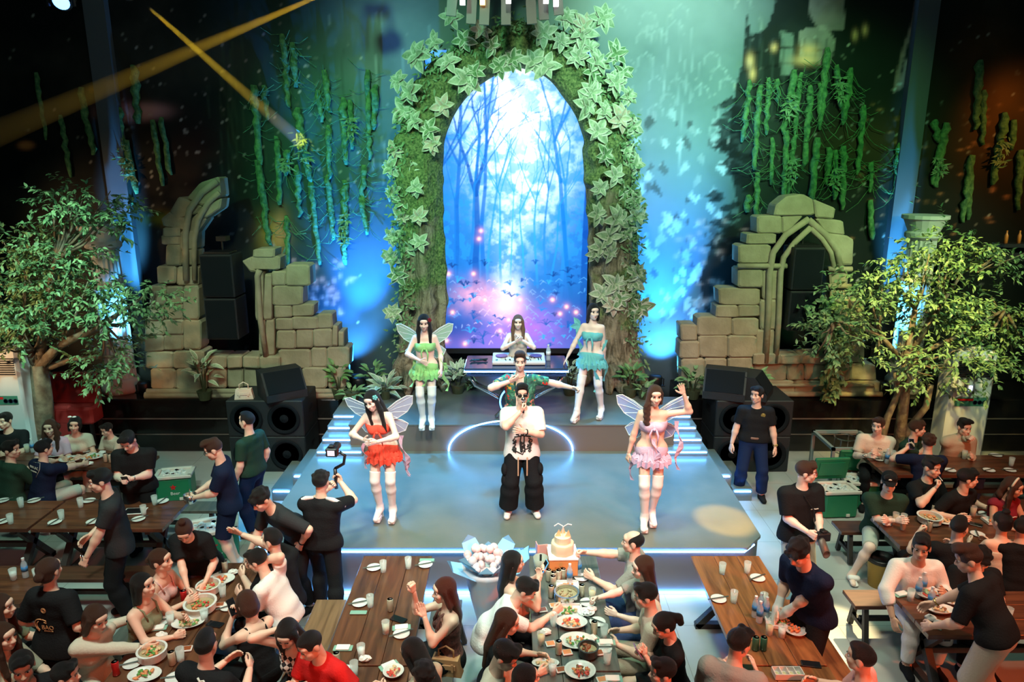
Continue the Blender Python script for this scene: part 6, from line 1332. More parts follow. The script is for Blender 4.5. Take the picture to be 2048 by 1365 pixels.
mb.build('wafer',mat('wafer',(.80,.55,.30),.5),root)
mb=MB(); mb.tube([(0,0,.19),(.0,-.02,.30),(.05,-.03,.34),(.09,-.03,.33)],.006,6); mb.tube([(0,0,.30),(-.05,0,.33),(-.09,0,.30)],.006,6); mb.build('ribbon',FAB['boot'],root)
x,y=W(1085,1130,TOPZ); root=thing('greeting_card','pink folded card standing left of the cake box','card',(x,y,TOPZ),.2); mb=MB(); mb.box((0,0,.12),(.11,.008,.24)); mb.box((-.055,.04,.12),(.008,.09,.24)); mb.build('card_sheet',mat('card_pink',(.80,.38,.34),.6),root)
x,y=W(1081,1142,TOPZ); root=thing('drinks_bucket','clear bucket with a black handled ladle beside the cake box','bucket',(x,y,TOPZ)); mb=MB(); mb.lathe([(.06,0),(.08,.16),(.076,.16),(.057,.01),(0,.01)],n=22); mb.build('bucket_wall',mat('smoke_plastic',(.45,.50,.42),.2,alpha=.6),root,smooth=True); mb=MB(); mb.tube([(0,0,.02),(0,-.02,.20)],.012,8); mb.build('ladle',M_BLK,root)
# bouquet in blue paper leaning left of the cake table
x,y=W(972,1262,0); root=thing('bouquet','large bouquet wrapped in pale blue paper with pink flowers between the benches','bouquet',(x+.02,y,.0)); rr=random.Random(5)
mb=MB()
for k in range(10):
    a=-2.6+k*.52; c_=Vector((math.cos(a),math.sin(a)*.6,0)); p0=Vector((0,0,.30)); mid=p0+c_*.20+Vector((0,0,.45)); tip=p0+c_*.44+Vector((0,0,.66 if k%2 else .56)); s_=Vector((-c_.y,c_.x,0))*.20
    q=[p0-s_*.3,p0+s_*.3,mid+s_,mid-s_,tip+s_*.6,tip-s_*.7,tip+Vector((0,0,.07))]; t_=Vector((0,0,0))+c_*.006; mb.add(q+[v+t_ for v in q],[(0,1,2,3),(3,2,4,5),(5,4,6),(10,9,8,7),(12,11,9,10),(13,11,12)])
mb.build('wrapping_paper',mat('blue_tissue',(.30,.56,.80),.6),root)
mb=MB(); mb.lathe([(.09,0),(.13,.20),(.19,.45),(.25,.74),(.27,.80)],n=16); mb.build('inner_wrap',mat('pale_tissue',(.52,.64,.80),.7,col2=(.78,.62,.62),cscale=4),root,smooth=True)
mb=MB()
for k in range(44): a=rr.uniform(0,6.28); t=rr.random()**.5*.24; mb.ball((t*math.cos(a),t*math.sin(a)*.8,.88+rr.uniform(-.05,.06)),rr.uniform(.03,.05),8,6)
mb.build('flower_heads',mat('blossom_pink',(.78,.42,.42),.6,col2=(.80,.66,.66),cscale=6),root,smooth=True)
x,y=W(893,1345,.455); handbag('handbag','tan leather handbag with a ring handle on the centre-left bench',(x,y,.448),R(-10),mat('tan_leather',(.50,.26,.12),.5),1.0)
x,y=W(1925,1012,TOPZ); handbag('handbag','pink handbag with a white handle on the table by the cap man',(x,y,TOPZ),R(10),mat('pink_leather',(.75,.35,.30),.5),.8)
# coolers
M_COOL=mat('cooler_green',(.015,.20,.09),.4); M_COOLW=mat('cooler_white',(.68,.64,.58),.5)
def cooler(label,x,y,rz,z=0,s_=1,lid=1,star=0):
    root=thing('ice_cooler',label,'cooler',(x,y,z),rz); root.scale=(s_,)*3; mb=MB(); mb.box((0,0,.19),(.50,.34,.38),bev=.03); mb.build('cooler_body',M_COOL,root)
    mb=MB(); 
    for a,b_,c,d in((0,-.16,.54,.06),(0,.16,.54,.06),(-.24,0,.06,.36),(.24,0,.06,.36)): mb.box((a,b_,.40),(c,d,.05),bev=.01)
    mb.box((0,0,.385),(.46,.30,.01)); mb.build('rim',M_COOLW,root)
    mb=MB(); rr=random.Random(1)
    for k in range(30): mb.box((rr.uniform(-.19,.19),rr.uniform(-.11,.11),.395),(.04,.04,.03),rz=rr.random()*3)
    mb.build('ice_fill',M_ICE,root)
    if lid: mb=MB(); M_=Matrix.Rotation(R(-78),3,'X'); mb.box((0,.24,.60),(.52,.36,.05),bev=.012,M=M_); mb.box((0,.212,.60),(.38,.22,.02),M=M_); mb.build('lid',M_COOL,root)
    if star:
        mb=MB(); P_=[(.05*(1 if i%2==0 else .42)*math.sin(i*PI/5),.05*(1 if i%2==0 else .42)*math.cos(i*PI/5)) for i in range(10)]; mb.prism(P_,0,.004,Matrix(((1,0,0,0),(0,0,-1,-.172),(0,1,0,.24),(0,0,0,1)))); mb.build('red_star',FAB['red'],root)
        text('Beer',.07,FAB['white'],root,(.02,-.174,.14),(PI/2,0,0),ext=.001)
    mb=MB(); mb.box((.1,-.175,.05),(.05,.02,.04)); mb.build('drain_plug',M_COOLW,root); return root
x,y=W(1672,1030,0); cooler('open green cooler full of ice, nearer the photographer',x,y+.05,R(4))
x,y=W(1722,1015,0); cooler('open green cooler behind the cap man, right one of the pair',x,y+.1,R(-4))
x,y=W(340,1010,.0); cooler('green and white beer cooler with a red star beside the left cross table',x,y+.25,R(12),0,1,0,1)
x,y=W(415,1130,.0); cooler('green cooler standing behind the crowded left table',x+.05,y+.15,R(20),0,1.15,0,1)
# clear sheet bag / tub of blue ice near it
x,y=W(437,1100,.45); 
# steel cube frame, wire stool
x0,y0=W(1700,932,0)[0],W(1700,932,0)[1]; root=thing('cube_table','empty grey cube frame table left of the white tee man','frame',(V(1700,850,10.35)[0],10.4,0)); mb=MB()
Hh=.78; s_=.36
for a in(-s_,s_):
    for b_ in(-s_,s_): mb.box((a,b_,Hh/2),(.045,.045,Hh)); 
    mb.box((a,0,Hh),(.045,2*s_+.045,.045)); mb.box((0,a,Hh),(2*s_+.045,.045,.045)); 
mb.build('frame',mat('frame_grey',(.24,.30,.29),.5),root)
x,y=W(1688,975,.0); root=thing('wire_stool','thin wire stool frame behind the green coolers','stool',(x,y+.15,0)); mb=MB()
for k in range(4): a=PI/4+k*PI/2; mb.tube([(.18*math.cos(a),.18*math.sin(a),0),(.15*math.cos(a),.15*math.sin(a),.78)],.010,6)
for z in(.55,.78): mb.tube([(.16*math.cos(t),.16*math.sin(t),z) for t in np.linspace(0,2*PI,17)],.010,6)
mb.build('wire_frame',M_CHR,root)
# bin
x,y=W(1755,1170,0); root=thing('waste_bin','amber lit round waste bin beside the sandal foot','bin',(x,y,0)); mb=MB(); mb.lathe([(.11,0),(.15,.36),(.155,.37),(.142,.36),(.105,.01),(0,.01)],n=26); mb.build('bin_wall',mat('bin_yellow',(.50,.30,.05),.4),root,smooth=True)
mb=MB(); mb.lathe([(.158,.33),(.160,.375),(.135,.378),(.12,.28),(.0,.22)],n=26); mb.v=[(a*random.Random(int(a*1e4)).uniform(.97,1.05),b_,c) for a,b_,c in mb.v]; mb.build('bin_liner',M_BLK,root,smooth=True)
# tray stand (wire) by the glasses waiter
# ================================================================ the people
T=lambda px,py,z:('p',px,py,z)
SH=dict(lh=(.13,-.40,.79),rh=(-.13,-.40,.79))
def held(info,side,name,label,cat,build,dz=0,grp=None):
    # a thing held in a hand: placed at the palm, top level, in world space
    org,M=info['HL'] if side=='l' else info['HR_']; c=org+M@np.array((.075,0,-.03)); p=info['world'](c); root=thing(name,label,cat,p,info['fr'],grp); root.scale=(info['s'],)*3; build(root,info,org,M); return root
V3=Vector
# ---------- stage
i=person('person in white printed tee and black cargo trousers singing at the stage centre',head=(1044,790),z0=.62,face=3,h=1.70,hair='quiff',lh=(.02,-.24,1.20),rh=(-.035,-.20,1.44),rp='grip',lp='open',lpole=(.8,.2,-.6),rpole=(-.9,-.1,-.8),
  top=('tee','white',.85,.030,-.14),bottom=('trousers','black',.035,.05),shoes='shoewhite',lf=(.17,0,.085),rf=(-.17,0,.085),hp=-4,wrist=('l','black'),vox=.0095,rhint=(.4,-.6,.6),lhint=(-.2,-.1,1))
o=i['root']
mb=MB(); H=i['HR']; hc_=i['hc']
for s in(-1,1): mb.box(V3(hc_+H@np.array((s*.033,-.104,.012))),(.052,.008,.034),bev=.003); mb.box(V3(hc_+H@np.array((s*.072,-.045,.016))),(.006,.11,.008))
mb.build('sunglasses',M_BLK,o)
mb=MB(); B=i['B']
def zfront(info,x,z,kd='shirt'):   # front surface of a garment: nearest vertex
    ch=[c for c in info['root'].children if c.name.split('.')[0]==kd][0]; vs=np.array([v.co for v in ch.data.vertices]); m=(np.abs(vs[:,0]-x)<.012)&(np.abs(vs[:,2]-z)<.012); return vs[m][:,1].min() if m.any() else None
def vback(info,x,z,kd='shirt'):
    ch=[c for c in info['root'].children if c.name.split('.')[0]==kd][0]; vs=np.array([v.co for v in ch.data.vertices]); m=(np.abs(vs[:,0]-x)<.014)&(np.abs(vs[:,2]-z)<.014); return vs[m][:,1].max() if m.any() else None
INK=mat('print_black',(.02,.02,.02),.8); INKW=mat('print_white',(.70,.68,.62),.8); INKO=mat('print_orange',(.60,.28,.12),.8)
def decal(info,strokes,m,name,kd='shirt',back=False,w_=.006,off=.0):
    mb=MB()
    for st_ in strokes:
        P_=[]
        for (x,z) in st_:
            y=(vback if back else zfront)(info,x,z,kd)
            if y is not None: P_.append((x,y+(.002 if back else -.002),z))
        if len(P_)>1: mb.tube(P_,w_,5,flat=1)
    if mb.v: mb.build(name,m,info['root'],smooth=True)
rr=random.Random(6); st=[[(-.075+.0,1.12),(-.07,1.16),(-.045,1.16),(-.05,1.135),(-.07,1.13),(-.045,1.115)],[(-.02,1.14),(-.01,1.16),(.01,1.16),(.02,1.14),(.01,1.12),(-.01,1.12),(-.02,1.14)],[(.06,1.155),(.04,1.16),(.03,1.14),(.04,1.12),(.06,1.12)],[(.075,1.16),(.075,1.12)],[(.10,1.16),(.078,1.14),(.10,1.12)]]
for x0 in(-.10,0.0,.09):
    for q in range(9): a=rr.uniform(.94,1.08); st.append([(x0+rr.uniform(-.035,.035),a),(x0+rr.uniform(-.03,.03),a-.03),(x0+rr.uniform(-.035,.035),a-.05)])
st+=[[(-.13,.93),(-.06,.90),(0,.87),(.03,.93),(.11,.95)],[(-.10,1.09),(.0,1.11),(.10,1.09)],[(-.02,1.10),(-.03,1.0),(-.02,.90)],[(.02,1.10),(.02,1.0),(.03,.90)]]
decal(i,st,INK,'chest_print',w_=.008)
for s in(-1,1):
    mb=MB(); x=s*.055; mb.tube([(x,-.165,.84),(x,-.175,.70),(x,-.172,.60)],.009,5); mb.build('hanging_strap',INKO if False else mat('strap_orange',(.62,.40,.26),.7),i['root'])
    for c_ in range(2): mb=MB(); k=i['kL'] if s>0 else i['kR']; mb.ball(V3(k+np.array((s*.075,0,.02 if c_ else .16))),(.045,.075,.085)); mb.build('cargo_pocket',FAB['black'],i['root'],smooth=True)
def mic(root,info,org,M):
    a=info['world'](org+M@np.array((.06,0,-.03)))-root.location
    mb=MB(); up=V3((0,0,1)); mb.tube([(0,0,-.10),(0,-.01,.05)],[.012,.017],12); mb.build('handle',M_BLK,root,smooth=True); mb=MB(); mb.ball((0,-.012,.075),(.027,.027,.030),14,10); mb.build('grille_head',FAB['steel'],root,smooth=True)
held(i,'r','microphone','silver headed microphone in the singer\'s raised hand','microphone',mic)
i=person('person in open floral shirt, arms spread, close behind the singer',head=(1040,724),z0=.62,face=0,h=1.78,hair='quiff',hc='brown',lh=(.78,.05,1.19),rh=(-.15,-.16,1.36),rpole=(-1,.1,-.35),lpole=(.2,.5,-.3),lp='grip',skin=2,bottom=('trousers','beige',.02,.03),shoes='shoewhite',neck='chain',vox=.010,hp=2)
# open shirt: two front panels, a back and sleeves
RSi=i['RS']; Bf=i['B']; u_=i['u']; 
pr=[]; cl=[(Bf(0,0,-.10),-u_),(Bf(0,0,.466),u_)]
for p in((-.075,.118,.31),(.075,.118,.31)): pass
pr=[cone(Bf(-.09,.02,.40),Bf(.09,.02,.40),.092,.092,None,cl),cone(Bf(-.085,.0,.30),Bf(.085,.0,.30),.128,.128,((0,-1,0),1.1),cl),cone(Bf(-.07,0,.16),Bf(.07,0,.16),.132,.132,((0,-1,0),1.1),cl),cone(Bf(-.08,0,0),Bf(.08,0,0),.135,.135,((0,-1,0),1.1),cl),cone(Bf(-.09,0,-.08),Bf(.09,0,-.08),.140,.140,((0,-1,0),1.1),cl)]
for sh_,el in((i['B'](.172,.01,.425),i['elL']),(i['B'](-.172,.01,.425),i['elR'])):
    d=vn(el-sh_); e=sh_+(el-sh_)*.72; pr.append(cone(sh_-u_*.01,e,.074,.066,None,[(e,d)]))
v,f=sdf(pr,.010,.03,[('b',Bf(0,-.15,.20),np.array((.052,.12,.36)),None,None,None,None)]); o=mesh_obj('open_shirt',v,f,FAB['floral'],i['root'])
mb=MB()
for s in(-1,1): mb.tube([V3(Bf(s*.06,.07,.47)),V3(Bf(s*.085,.0,.475)),V3(Bf(s*.07,-.09,.44)),V3(Bf(s*.06,-.125,.36))],[.018,.022,.022,.010],6,flat=.6)
mb.build('collar',FAB['floral'],i['root'],smooth=True)
i=person('person with long light brown hair in a cream dress behind the turntable desk',head=(1036,645),z0=1.056,face=0,h=1.58,f=1,hair='long',hc='lbrown',skin=2,lh=(.06,-.20,1.33),rh=(-.05,-.22,1.30),lp='flat',rp='flat',lpole=(1,.2,-.6),rpole=(-1,.2,-.6),top=('tube','cream'),bottom=('skirt','cream'),vox=.011,hp=4)
def wings(info,m,lobes):
    B=info['B']
    for s in(-1,1):
        for li,L in enumerate(lobes):
            P_=[V3(B(s*x,.14+.02*li+abs(x)*.10,z)) for x,z in L]; Q=[p+V3((0,.006,0)) for p in P_]; n=len(P_); mb=MB(); mb.add(P_+Q,[tuple(range(n)),tuple(range(2*n-1,n-1,-1))]+[(k,(k+1)%n,n+(k+1)%n,n+k) for k in range(n)]); w_=mb.build('wing',m,info['root'])
            mb=MB(); 
            for k in range(1,n): mb.tube([P_[0],(P_[0]+P_[k])/2+V3((0,-.004,.015)),P_[k]],.0035,4)
            mb.tube(P_+[P_[0]],.006,5); v_=mb.build('wing_vein',mat('wing_edge',(.75,.82,.85),.4),w_)
LOB=[[(.02,.36),(.10,.44),(.22,.53),(.36,.60),(.43,.59),(.41,.48),(.33,.37),(.20,.29),(.08,.28)],[(.02,.30),(.12,.27),(.24,.24),(.31,.18),(.26,.08),(.16,.05),(.06,.14)]]
def ribbons(info,m,spots,seed=0):
    rr=random.Random(seed)
    for (x,y,z,L,sw) in spots:
        P_=[];n=9
        for k in range(n): t=k/(n-1); P_.append(V3((x+sw*t+.03*math.sin(t*9+seed),y+.03*math.cos(t*7),z-L*t)))
        mb=MB(); vs=[];fs=[]
        for k,p in enumerate(P_): w_=.035*(1-.5*abs(k/(n-1)-.5)); a=k*.7; d=V3((math.cos(a),math.sin(a)*.6,0))*w_; vs+=[p-d,p+d]
        for k in range(n-1): fs.append((2*k,2*k+1,2*k+3,2*k+2))
        mb.add(vs,fs); o=mb.build('ribbon',m,info['root']); md=o.modifiers.new('t','SOLIDIFY'); md.thickness=.004
MWG=mat('wing_green',(.40,.62,.50),.3,alpha=.75); MWB=mat('wing_blue',(.32,.45,.78),.3,alpha=.85); MWW=mat('wing_pearl',(.50,.60,.80),.3,alpha=.8)
def flower(info,m,off): mb=MB(); c=V3(info['hc']+info['HR']@np.array(off)); [mb.ball(c+V3((.02*math.cos(a),.0,.02*math.sin(a))),(.016,.010,.016),7,5) for a in np.linspace(0,2*PI,6)[:5]]; mb.ball(c,(.012,.014,.012),7,5); mb.build('hair_flower',m,info['root'],smooth=True)
i=person('fairy dressed person in light green with pale wings, left on the upper stage',head=(848,646),z0=1.056,face=4,h=1.66,f=1,heel=.09,hair='long',top=('crop','ltgreen',0),bottom=('tutu','ltgreen'),shoes='boots',lh=(.24,-.10,.98),rh=(-.07,-.20,1.14),rp='open',hp=12,lf=(.065,0,.18),rf=(-.065,0,.18),vox=.0095,slim=.96,skin=2,rpole=(-1,.3,-.4))
wings(i,MWG,LOB); ribbons(i,FAB['ltgreen'],[(.27,-.05,1.05,.45,.06),(-.18,-.12,1.12,.42,-.03),(-.02,-.17,1.02,.30,.0),(.22,-.03,1.2,.3,.1)],1); flower(i,FAB['maroon'],(.085,-.04,.06))
i=person('fairy dressed person in pale blue leaning against the right trunk, stepping sideways',head=(1187,624),z0=1.056,face=-22,h=1.72,f=1,heel=.09,hair='longback',top=('crop','teal',0),bottom=('tutu','teal'),shoes='boots',rh=(-.34,-.14,.98),lh=(.17,.10,.93),rp='open',rpole=(-.2,.8,-.4),hy=35,hp=6,lf=(.16,.05,.18),rf=(-.14,-.24,.18),vox=.0095,slim=.96,lean=-2,skin=2)
ribbons(i,FAB['teal'],[(-.20,-.03,1.40,.42,.02),(.18,.02,1.25,.65,.04),(.12,-.12,1.0,.55,.0),(-.19,.02,1.42,.25,-.08)],2)
mb=MB(); [mb.leaf(V3(i['B'](-.19,.0,.43)),d,(0,-1,0),.17,.10) for d in((-1,0,.9),(-1,-.2,-.2),(-.3,-.3,-1))]; mb.build('shoulder_bow',FAB['teal'],i['root'])
i=person('fairy dressed person in red with long black hair laughing, left on the lower stage',head=(744,802),z0=.62,face=-4,h=1.66,f=1,heel=.09,hair='long',top=('crop','coral',0),bottom=('tutu','coral'),shoes='boots',lean=14,side=-4,lh=(.02,-.34,1.20),rh=(-.15,-.34,1.22),lp='flat',rp='open',lpole=(1,.3,-.5),rpole=(-1,.3,-.5),hy=-16,hp=14,hr=-12,lf=(.085,.0,.18),rf=(-.085,.02,.18),vox=.0095,slim=.96,skin=2)
wings(i,MWW,LOB); ribbons(i,FAB['lilac'],[(.24,-.05,1.16,.52,.10),(.18,.03,.98,.40,.14),(-.22,-.08,1.06,.34,.02),(.0,.04,.85,.45,.02)],3); flower(i,FAB['teal'],(.09,-.03,.06))
i=person('fairy dressed person in pale lilac with blue wings waving, right on the lower stage',head=(1310,792),z0=.62,face=-4,h=1.70,f=1,heel=.09,hair='side',hc='brown',top=('crop','lilac',0),bottom=('tutu','lilac'),shoes='boots',lh=(.33,-.06,1.72),rh=(-.27,.03,.93),lp='open',lpole=(1,.1,-.8),rp='relax',lhint=(-1,-.2,.3),hp=6,hy=6,lf=(.04,.05,.18),rf=(-.06,-.09,.18),vox=.0095,slim=.97)
wings(i,MWB,LOB); ribbons(i,FAB['lilac'],[(.30,-.02,1.36,.62,.02),(-.20,.04,1.18,.62,-.02),(.02,-.16,1.18,.40,.04)],4)
# ---------- staff and guests on their feet
i=person('standing guard in black polo with a round chest badge, right of the stage',head=(1514,790),z0=0,face=-12,h=1.76,hair='short',top=('shirt','black',.75,.018,-.02),bottom=('trousers','blue',.02,.02),lh=(.30,-.06,.83),rh=(-.30,-.04,.84),hy=-35,lf=(.17,-.02,.085),rf=(-.15,.04,.085),wrist=('l','gold'))
mb=MB(); y=zfront(i,.09,1.32); mb.lathe([(.032,0),(.030,.006),(.02,.006),(.018,.008),(0,.008)],n=18); mb.v=[(a+.09,(y or -.13)-c+.002,b+1.32) for a,b,c in mb.v]; mb.build('badge',FAB['gold'],i['root']); mb=MB(); mb.tube([V3(i['P']+np.array((.15*math.sin(t),-.135*math.cos(t),.045))) for t in np.linspace(-PI,PI,21)],.016,5,flat=.5); mb.build('belt',mat('belt_brown',(.20,.09,.06),.5),i['root'])
i=person('standing guard with shaved sides and sleeve patch, turned away left before the subwoofers',head=(494,843),z0=0,face=-105,h=1.76,hair='shaved',top=('shirt','dkgreen',.75,.018,-.02),bottom=('trousers','blue',.02,.02),lh=(.24,-.10,.86),rh=(-.24,-.02,.86),hy=-5,wrist=('l','steel'))
c=i['B'](.20,.0,.36); sp=V3(c+vn(c-i['P'])*0); mb=MB(); mb.ball(V3(i['B'](.235,.0,.33)),(.018,.032,.042),10,7); mb.build('sleeve_patch',mat('patch_lime',(.45,.52,.16),.6),i['root'],smooth=True); mb=MB(); mb.ball(V3(i['B'](.09,-.125,.33)),(.022,.008,.028),10,7); mb.build('badge',FAB['gold'],i['root'],smooth=True)
def spectacles(info,m=None):
    mb=MB(); H=info['HR']; c=info['hc']
    for s in(-1,1):
        mb.tube([V3(c+H@np.array((s*.033+.024*math.cos(t),-.106,.010+.019*math.sin(t)))) for t in np.linspace(0,2*PI,13)],.0025,4,cap=False); mb.tube([V3(c+H@np.array((s*.056,-.105,.014))),V3(c+H@np.array((s*.078,.0,.012)))],.0025,4)
    mb.tube([V3(c+H@np.array((-.010,-.107,.012))),V3(c+H@np.array((.010,-.107,.012)))],.0025,4); mb.build('spectacles',m or M_BLK,info['root'])
def piping(info,m=None):
    mb=MB(); nb=info['nb']; RS=info['RS']; mb.tube([V3(nb+RS@np.array((.088*math.sin(t),.078*math.cos(t)-.0,-.018-.022*(1-math.cos(t))))) for t in np.linspace(-PI,PI,21)],.006,5); mb.build('collar_piping',m or FAB['white'],info['root'],smooth=True)
i=person('waiter with glasses in black tee and blue shorts carrying a small pot, left',head=(428,900),z0=0,face=-70,h=1.74,hair='quiff',hc='brown',top=('tee','navy',.80,.03,-.10),bottom=('shorts','navy',.03,.02),shoes='shoewhite',lh=(.05,-.36,1.04),rh=(-.12,-.36,1.02),hp=20,lean=6,hy=-8); spectacles(i); piping(i)
def smallpot(root,info,org,M): mb=MB(); mb.lathe([(.05,-.06),(.07,-.04),(.075,.05),(.07,.05),(.06,-.04),(0,-.05)],n=20); mb.build('pot_body',M_CHR,root,smooth=True); mb=MB(); mb.tube([(-.07,0,.04),(-.04,0,.10),(.04,0,.10),(.07,0,.04)],.004,5); mb.build('handle',M_CHR,root)
held(i,'l','steel_pot','small steel pot in the hands of the waiter with glasses','pot',smallpot)
i=person('standing man in black tee with gold chain looking down at his phone',head=(256,882),z0=0,face=10,h=1.74,hair='short',top=('tee','black',.7,.022,-.06),bottom=('trousers','black',.02),lh=(.03,-.30,1.14),rh=(-.08,-.30,1.13),lp='grip',rp='grip',hp=36,hy=-10,lean=6,neck='chain',wrist=('l','steel'),skin=2)
def ph(root,info,org,M,case=None):
    mb=MB(); Mx=Matrix.Rotation(R(-60),3,'X'); mb.box((0,-.01,.01),(.075,.155,.010),bev=.004,M=Mx); mb.build('case',case or M_BLK,root); mb=MB(); mb.box((0,-.01+.0054*math.sin(R(60))*1.0,.01+.0058*math.cos(R(60))),(.066,.145,.001),M=Mx); mb.build('screen',mat('phone_glass',(.01,.012,.015),.08),root)
held(i,'r','mobile_phone','black phone held by the chain wearing man left','phone',ph)
i=person('tall man in black shirt with his side turned, standing between the left tables',head=(201,962),z0=0,face=-62,h=1.80,hair='short',top=('shirt','charcoal',.7,.024,-.12),bottom=('trousers','black',.02,.02),lh=(.20,-.30,.86),rh=(-.1,-.25,.98),lp='grip',hp=10,lean=5,skin=0)
def tongs(root,info,org,M): mb=MB(); mb.tube([(0,0,-.02),(.01,-.03,.05),(.0,-.02,.10)],.006,5); mb.tube([(0,0,-.02),(.03,-.01,.05),(.02,0,.10)],.006,5); mb.build('tongs_arm',FAB['steel'],root,smooth=True)
held(i,'l','serving_tongs','steel tongs in the fist of the tall man in black','tongs',tongs)
i=person('cameraman with his back turned, white stripes on black tee, filming the stage',head=(642,964),z0=0,face=176,h=1.72,hair='messy',top=('tee','black',.8,.022,-.06),bottom=('trousers','black',.018,.02),lh=(.04,-.34,1.36),rh=(-.12,-.36,1.44),lp='grip',rp='grip',lpole=(1,.1,-.9),rpole=(-1,.1,-.9),lf=(.10,-.05,.085),rf=(-.16,.20,.085),shoes='shoewhite',lean=4,tw=-4)
mb=MB()
for s in(-1,1): mb.tube([V3(i['B'](s*.07,.035,.500)),V3(i['B'](s*.15,.045,.492)),V3(i['B'](s*.215,.035,.455)),V3(i['B'](s*.262,.0,.40))],[.018,.026,.026,.016],6,flat=.9)
mb.build('shoulder_stripe',FAB['white'],i['root'],smooth=True)
def gimbal(root,info,org,M):
    mb=MB(); mb.tube([(0,0,-.14),(0,0,.10)],.020,10); mb.tube([(0,0,.10),(-.10,0,.16),(-.12,0,.26),(-.06,0,.30)],.018,8); mb.build('gimbal_arm',M_BLK,root,smooth=True)
    mb=MB(); mb.box((.02,0,.30),(.13,.09,.10),bev=.01); mb.box((.02,.01,.37),(.06,.06,.03),bev=.006); mb.build('camera_body',M_BLK,root); mb=MB(); mb.lathe([(.036,0),(.040,.02),(.040,.12),(.044,.15),(.036,.15)],n=18); mb.v=[(a+.02,-.04-c,b+.30) for a,b,c in mb.v]; mb.build('lens',M_BLK,root,smooth=True); mb=MB(); mb.box((.02,.048,.30),(.08,.004,.06)); mb.build('screen',mat('camera_screen',(.4,.4,.5),.2,emit=(.5,.4,.5),estr=1.0),root)
g_=held(i,'r','camera_gimbal','black camera on a gimbal raised by the striped cameraman','camera',gimbal)
i=person('man in dark green shirt bending over, hand on hip, behind the crowded left table',head=(523,1000),z0=0,face=-42,h=1.74,hair='messy',top=('shirt','charcoal',.95,.020,-.05),bottom=('trousers','black',.02),lean=38,rh=(-.25,-.45,.80),lh=(.24,-.12,.94),lpole=(1,.5,.2),hp=18,wrist=('l','black'))
i=person('photographer in black tee with specs and cropped fringe, holding a camera low, right',head=(1612,945),z0=0,face=12,h=1.74,hair='short',hc='brown',top=('tee','black',.85,.03,-.12),bottom=('trousers','khaki',.02,.02),lh=(.07,-.30,.99),rh=(-.09,-.29,1.04),lp='grip',rp='grip',hy=60,hp=6,skin=2,shoes='shoewhite'); spectacles(i,mat('spec_red',(.3,.02,.02),.4)); decal(i,[[(.05,1.20),(.08,1.205),(.10,1.20),(.13,1.21)]],INKW,'chest_lettering',w_=.006)
mb=MB(); mb.tube([V3(i['B'](-.07,.03,.475)),V3(i['B'](-.03,-.115,.42)),V3(i['B'](.06,-.165,.28)),V3(i['B'](.09,-.17,.12)),V3(i['B'](.03,-.25,.05))],.010,5,flat=.4); mb.build('camera_strap',M_BLK,i['root'])
def slr(root,info,org,M):
    mb=MB(); mb.box((.07,-.02,0),(.15,.08,.10),bev=.012); mb.box((.07,-.02,.06),(.06,.07,.04),bev=.01); mb.build('camera_body',M_BLK,root); mb=MB(); mb.lathe([(.04,0),(.044,.02),(.044,.13),(.038,.13),(.034,.11),(0,.11)],n=18); mb.v=[(a+.03,-.06-c*.8,b-.03-c*.75) for a,b,c in mb.v]; mb.build('zoom_lens',mat('lens_barrel',(.10,.10,.09),.35),root,smooth=True)
held(i,'r','photo_camera','black camera with a big lens in the photographer\'s hands','camera',slr)
i=person('gloved waiter in navy tee with white piping serving salad at the right table',head=(1598,1106),z0=0,face=-62,h=1.78,hair='messy',top=('tee','navy',.85,.020,-.10),bottom=('shorts','black',.02,.02),lean=22,rh=T(1556,1215,.90),lh=T(1570,1228,.88),rp='flat',lp='flat',hp=26,hy=4,shoes='black'); piping(i); GLV=mat('clear_glove',(.72,.74,.72),.3)
for q in('wL','wR'):
    e=i['elL'] if q=='wL' else i['elR']; d=vn(i[q]-e); v,f=sdf([cone(i[q]-d*.09,i[q]+d*.02,.036,.040),cone(i[q]+d*.02,i[q]+d*.12,.044,.030,None)],.010,.02); mesh_obj('glove',v,f,GLV,i['root'])
i=person('back turned person in black tee with an orange circular logo, left foreground',head=(99,1142),z0=0,face=172,h=1.66,f=1,hair='lowbun',hc='brown',top=('tee','black',.85,.035,-.12),bottom=('shorts','black',.03),lh=(.28,-.12,.95),rh=(-.28,-.10,.95)); piping(i,mat('piping_pink',(.62,.42,.40),.7))
ir=i['root']; yb=vback(i,.0,1.10) or .14
st=[[(.055+.062*math.cos(t),1.13+.062*math.sin(t)) for t in np.linspace(R(-70),R(110),12)],[(.045+.05*math.cos(t),1.125+.05*math.sin(t)) for t in np.linspace(R(-60),R(60),8)],[(.03,1.19),(.0,1.18),(-.01,1.155),(.02,1.165)]]
decal(i,st,INKO,'back_emblem',back=True,w_=.005)
text('BAO',.058,INKO,ir,(-.015,yb+.006,1.115),(PI/2,0,PI),'back_lettering'); text('G A R D E N',.016,INKO,ir,(-.02,(vback(i,0,1.08) or yb)+.006,1.083),(PI/2,0,PI),'back_lettering'); text('Am thuc 42 - Binh Duong',.020,INKO,ir,(.0,(vback(i,0,1.04) or yb)+.006,1.045),(PI/2,0,PI),'back_lettering') if False else None
mb=MB(); yv=vback(i,0,1.28) or .12; mb.tube([(.022*math.cos(t),yv+.004,1.285+.022*math.sin(t)) for t in np.linspace(0,2*PI,15)],.003,4); mb.tube([(.012*math.cos(t),yv+.004,1.285+.012*math.sin(t)) for t in np.linspace(0,2*PI,11)],.003,4); mb.build('small_emblem',INKO,ir)
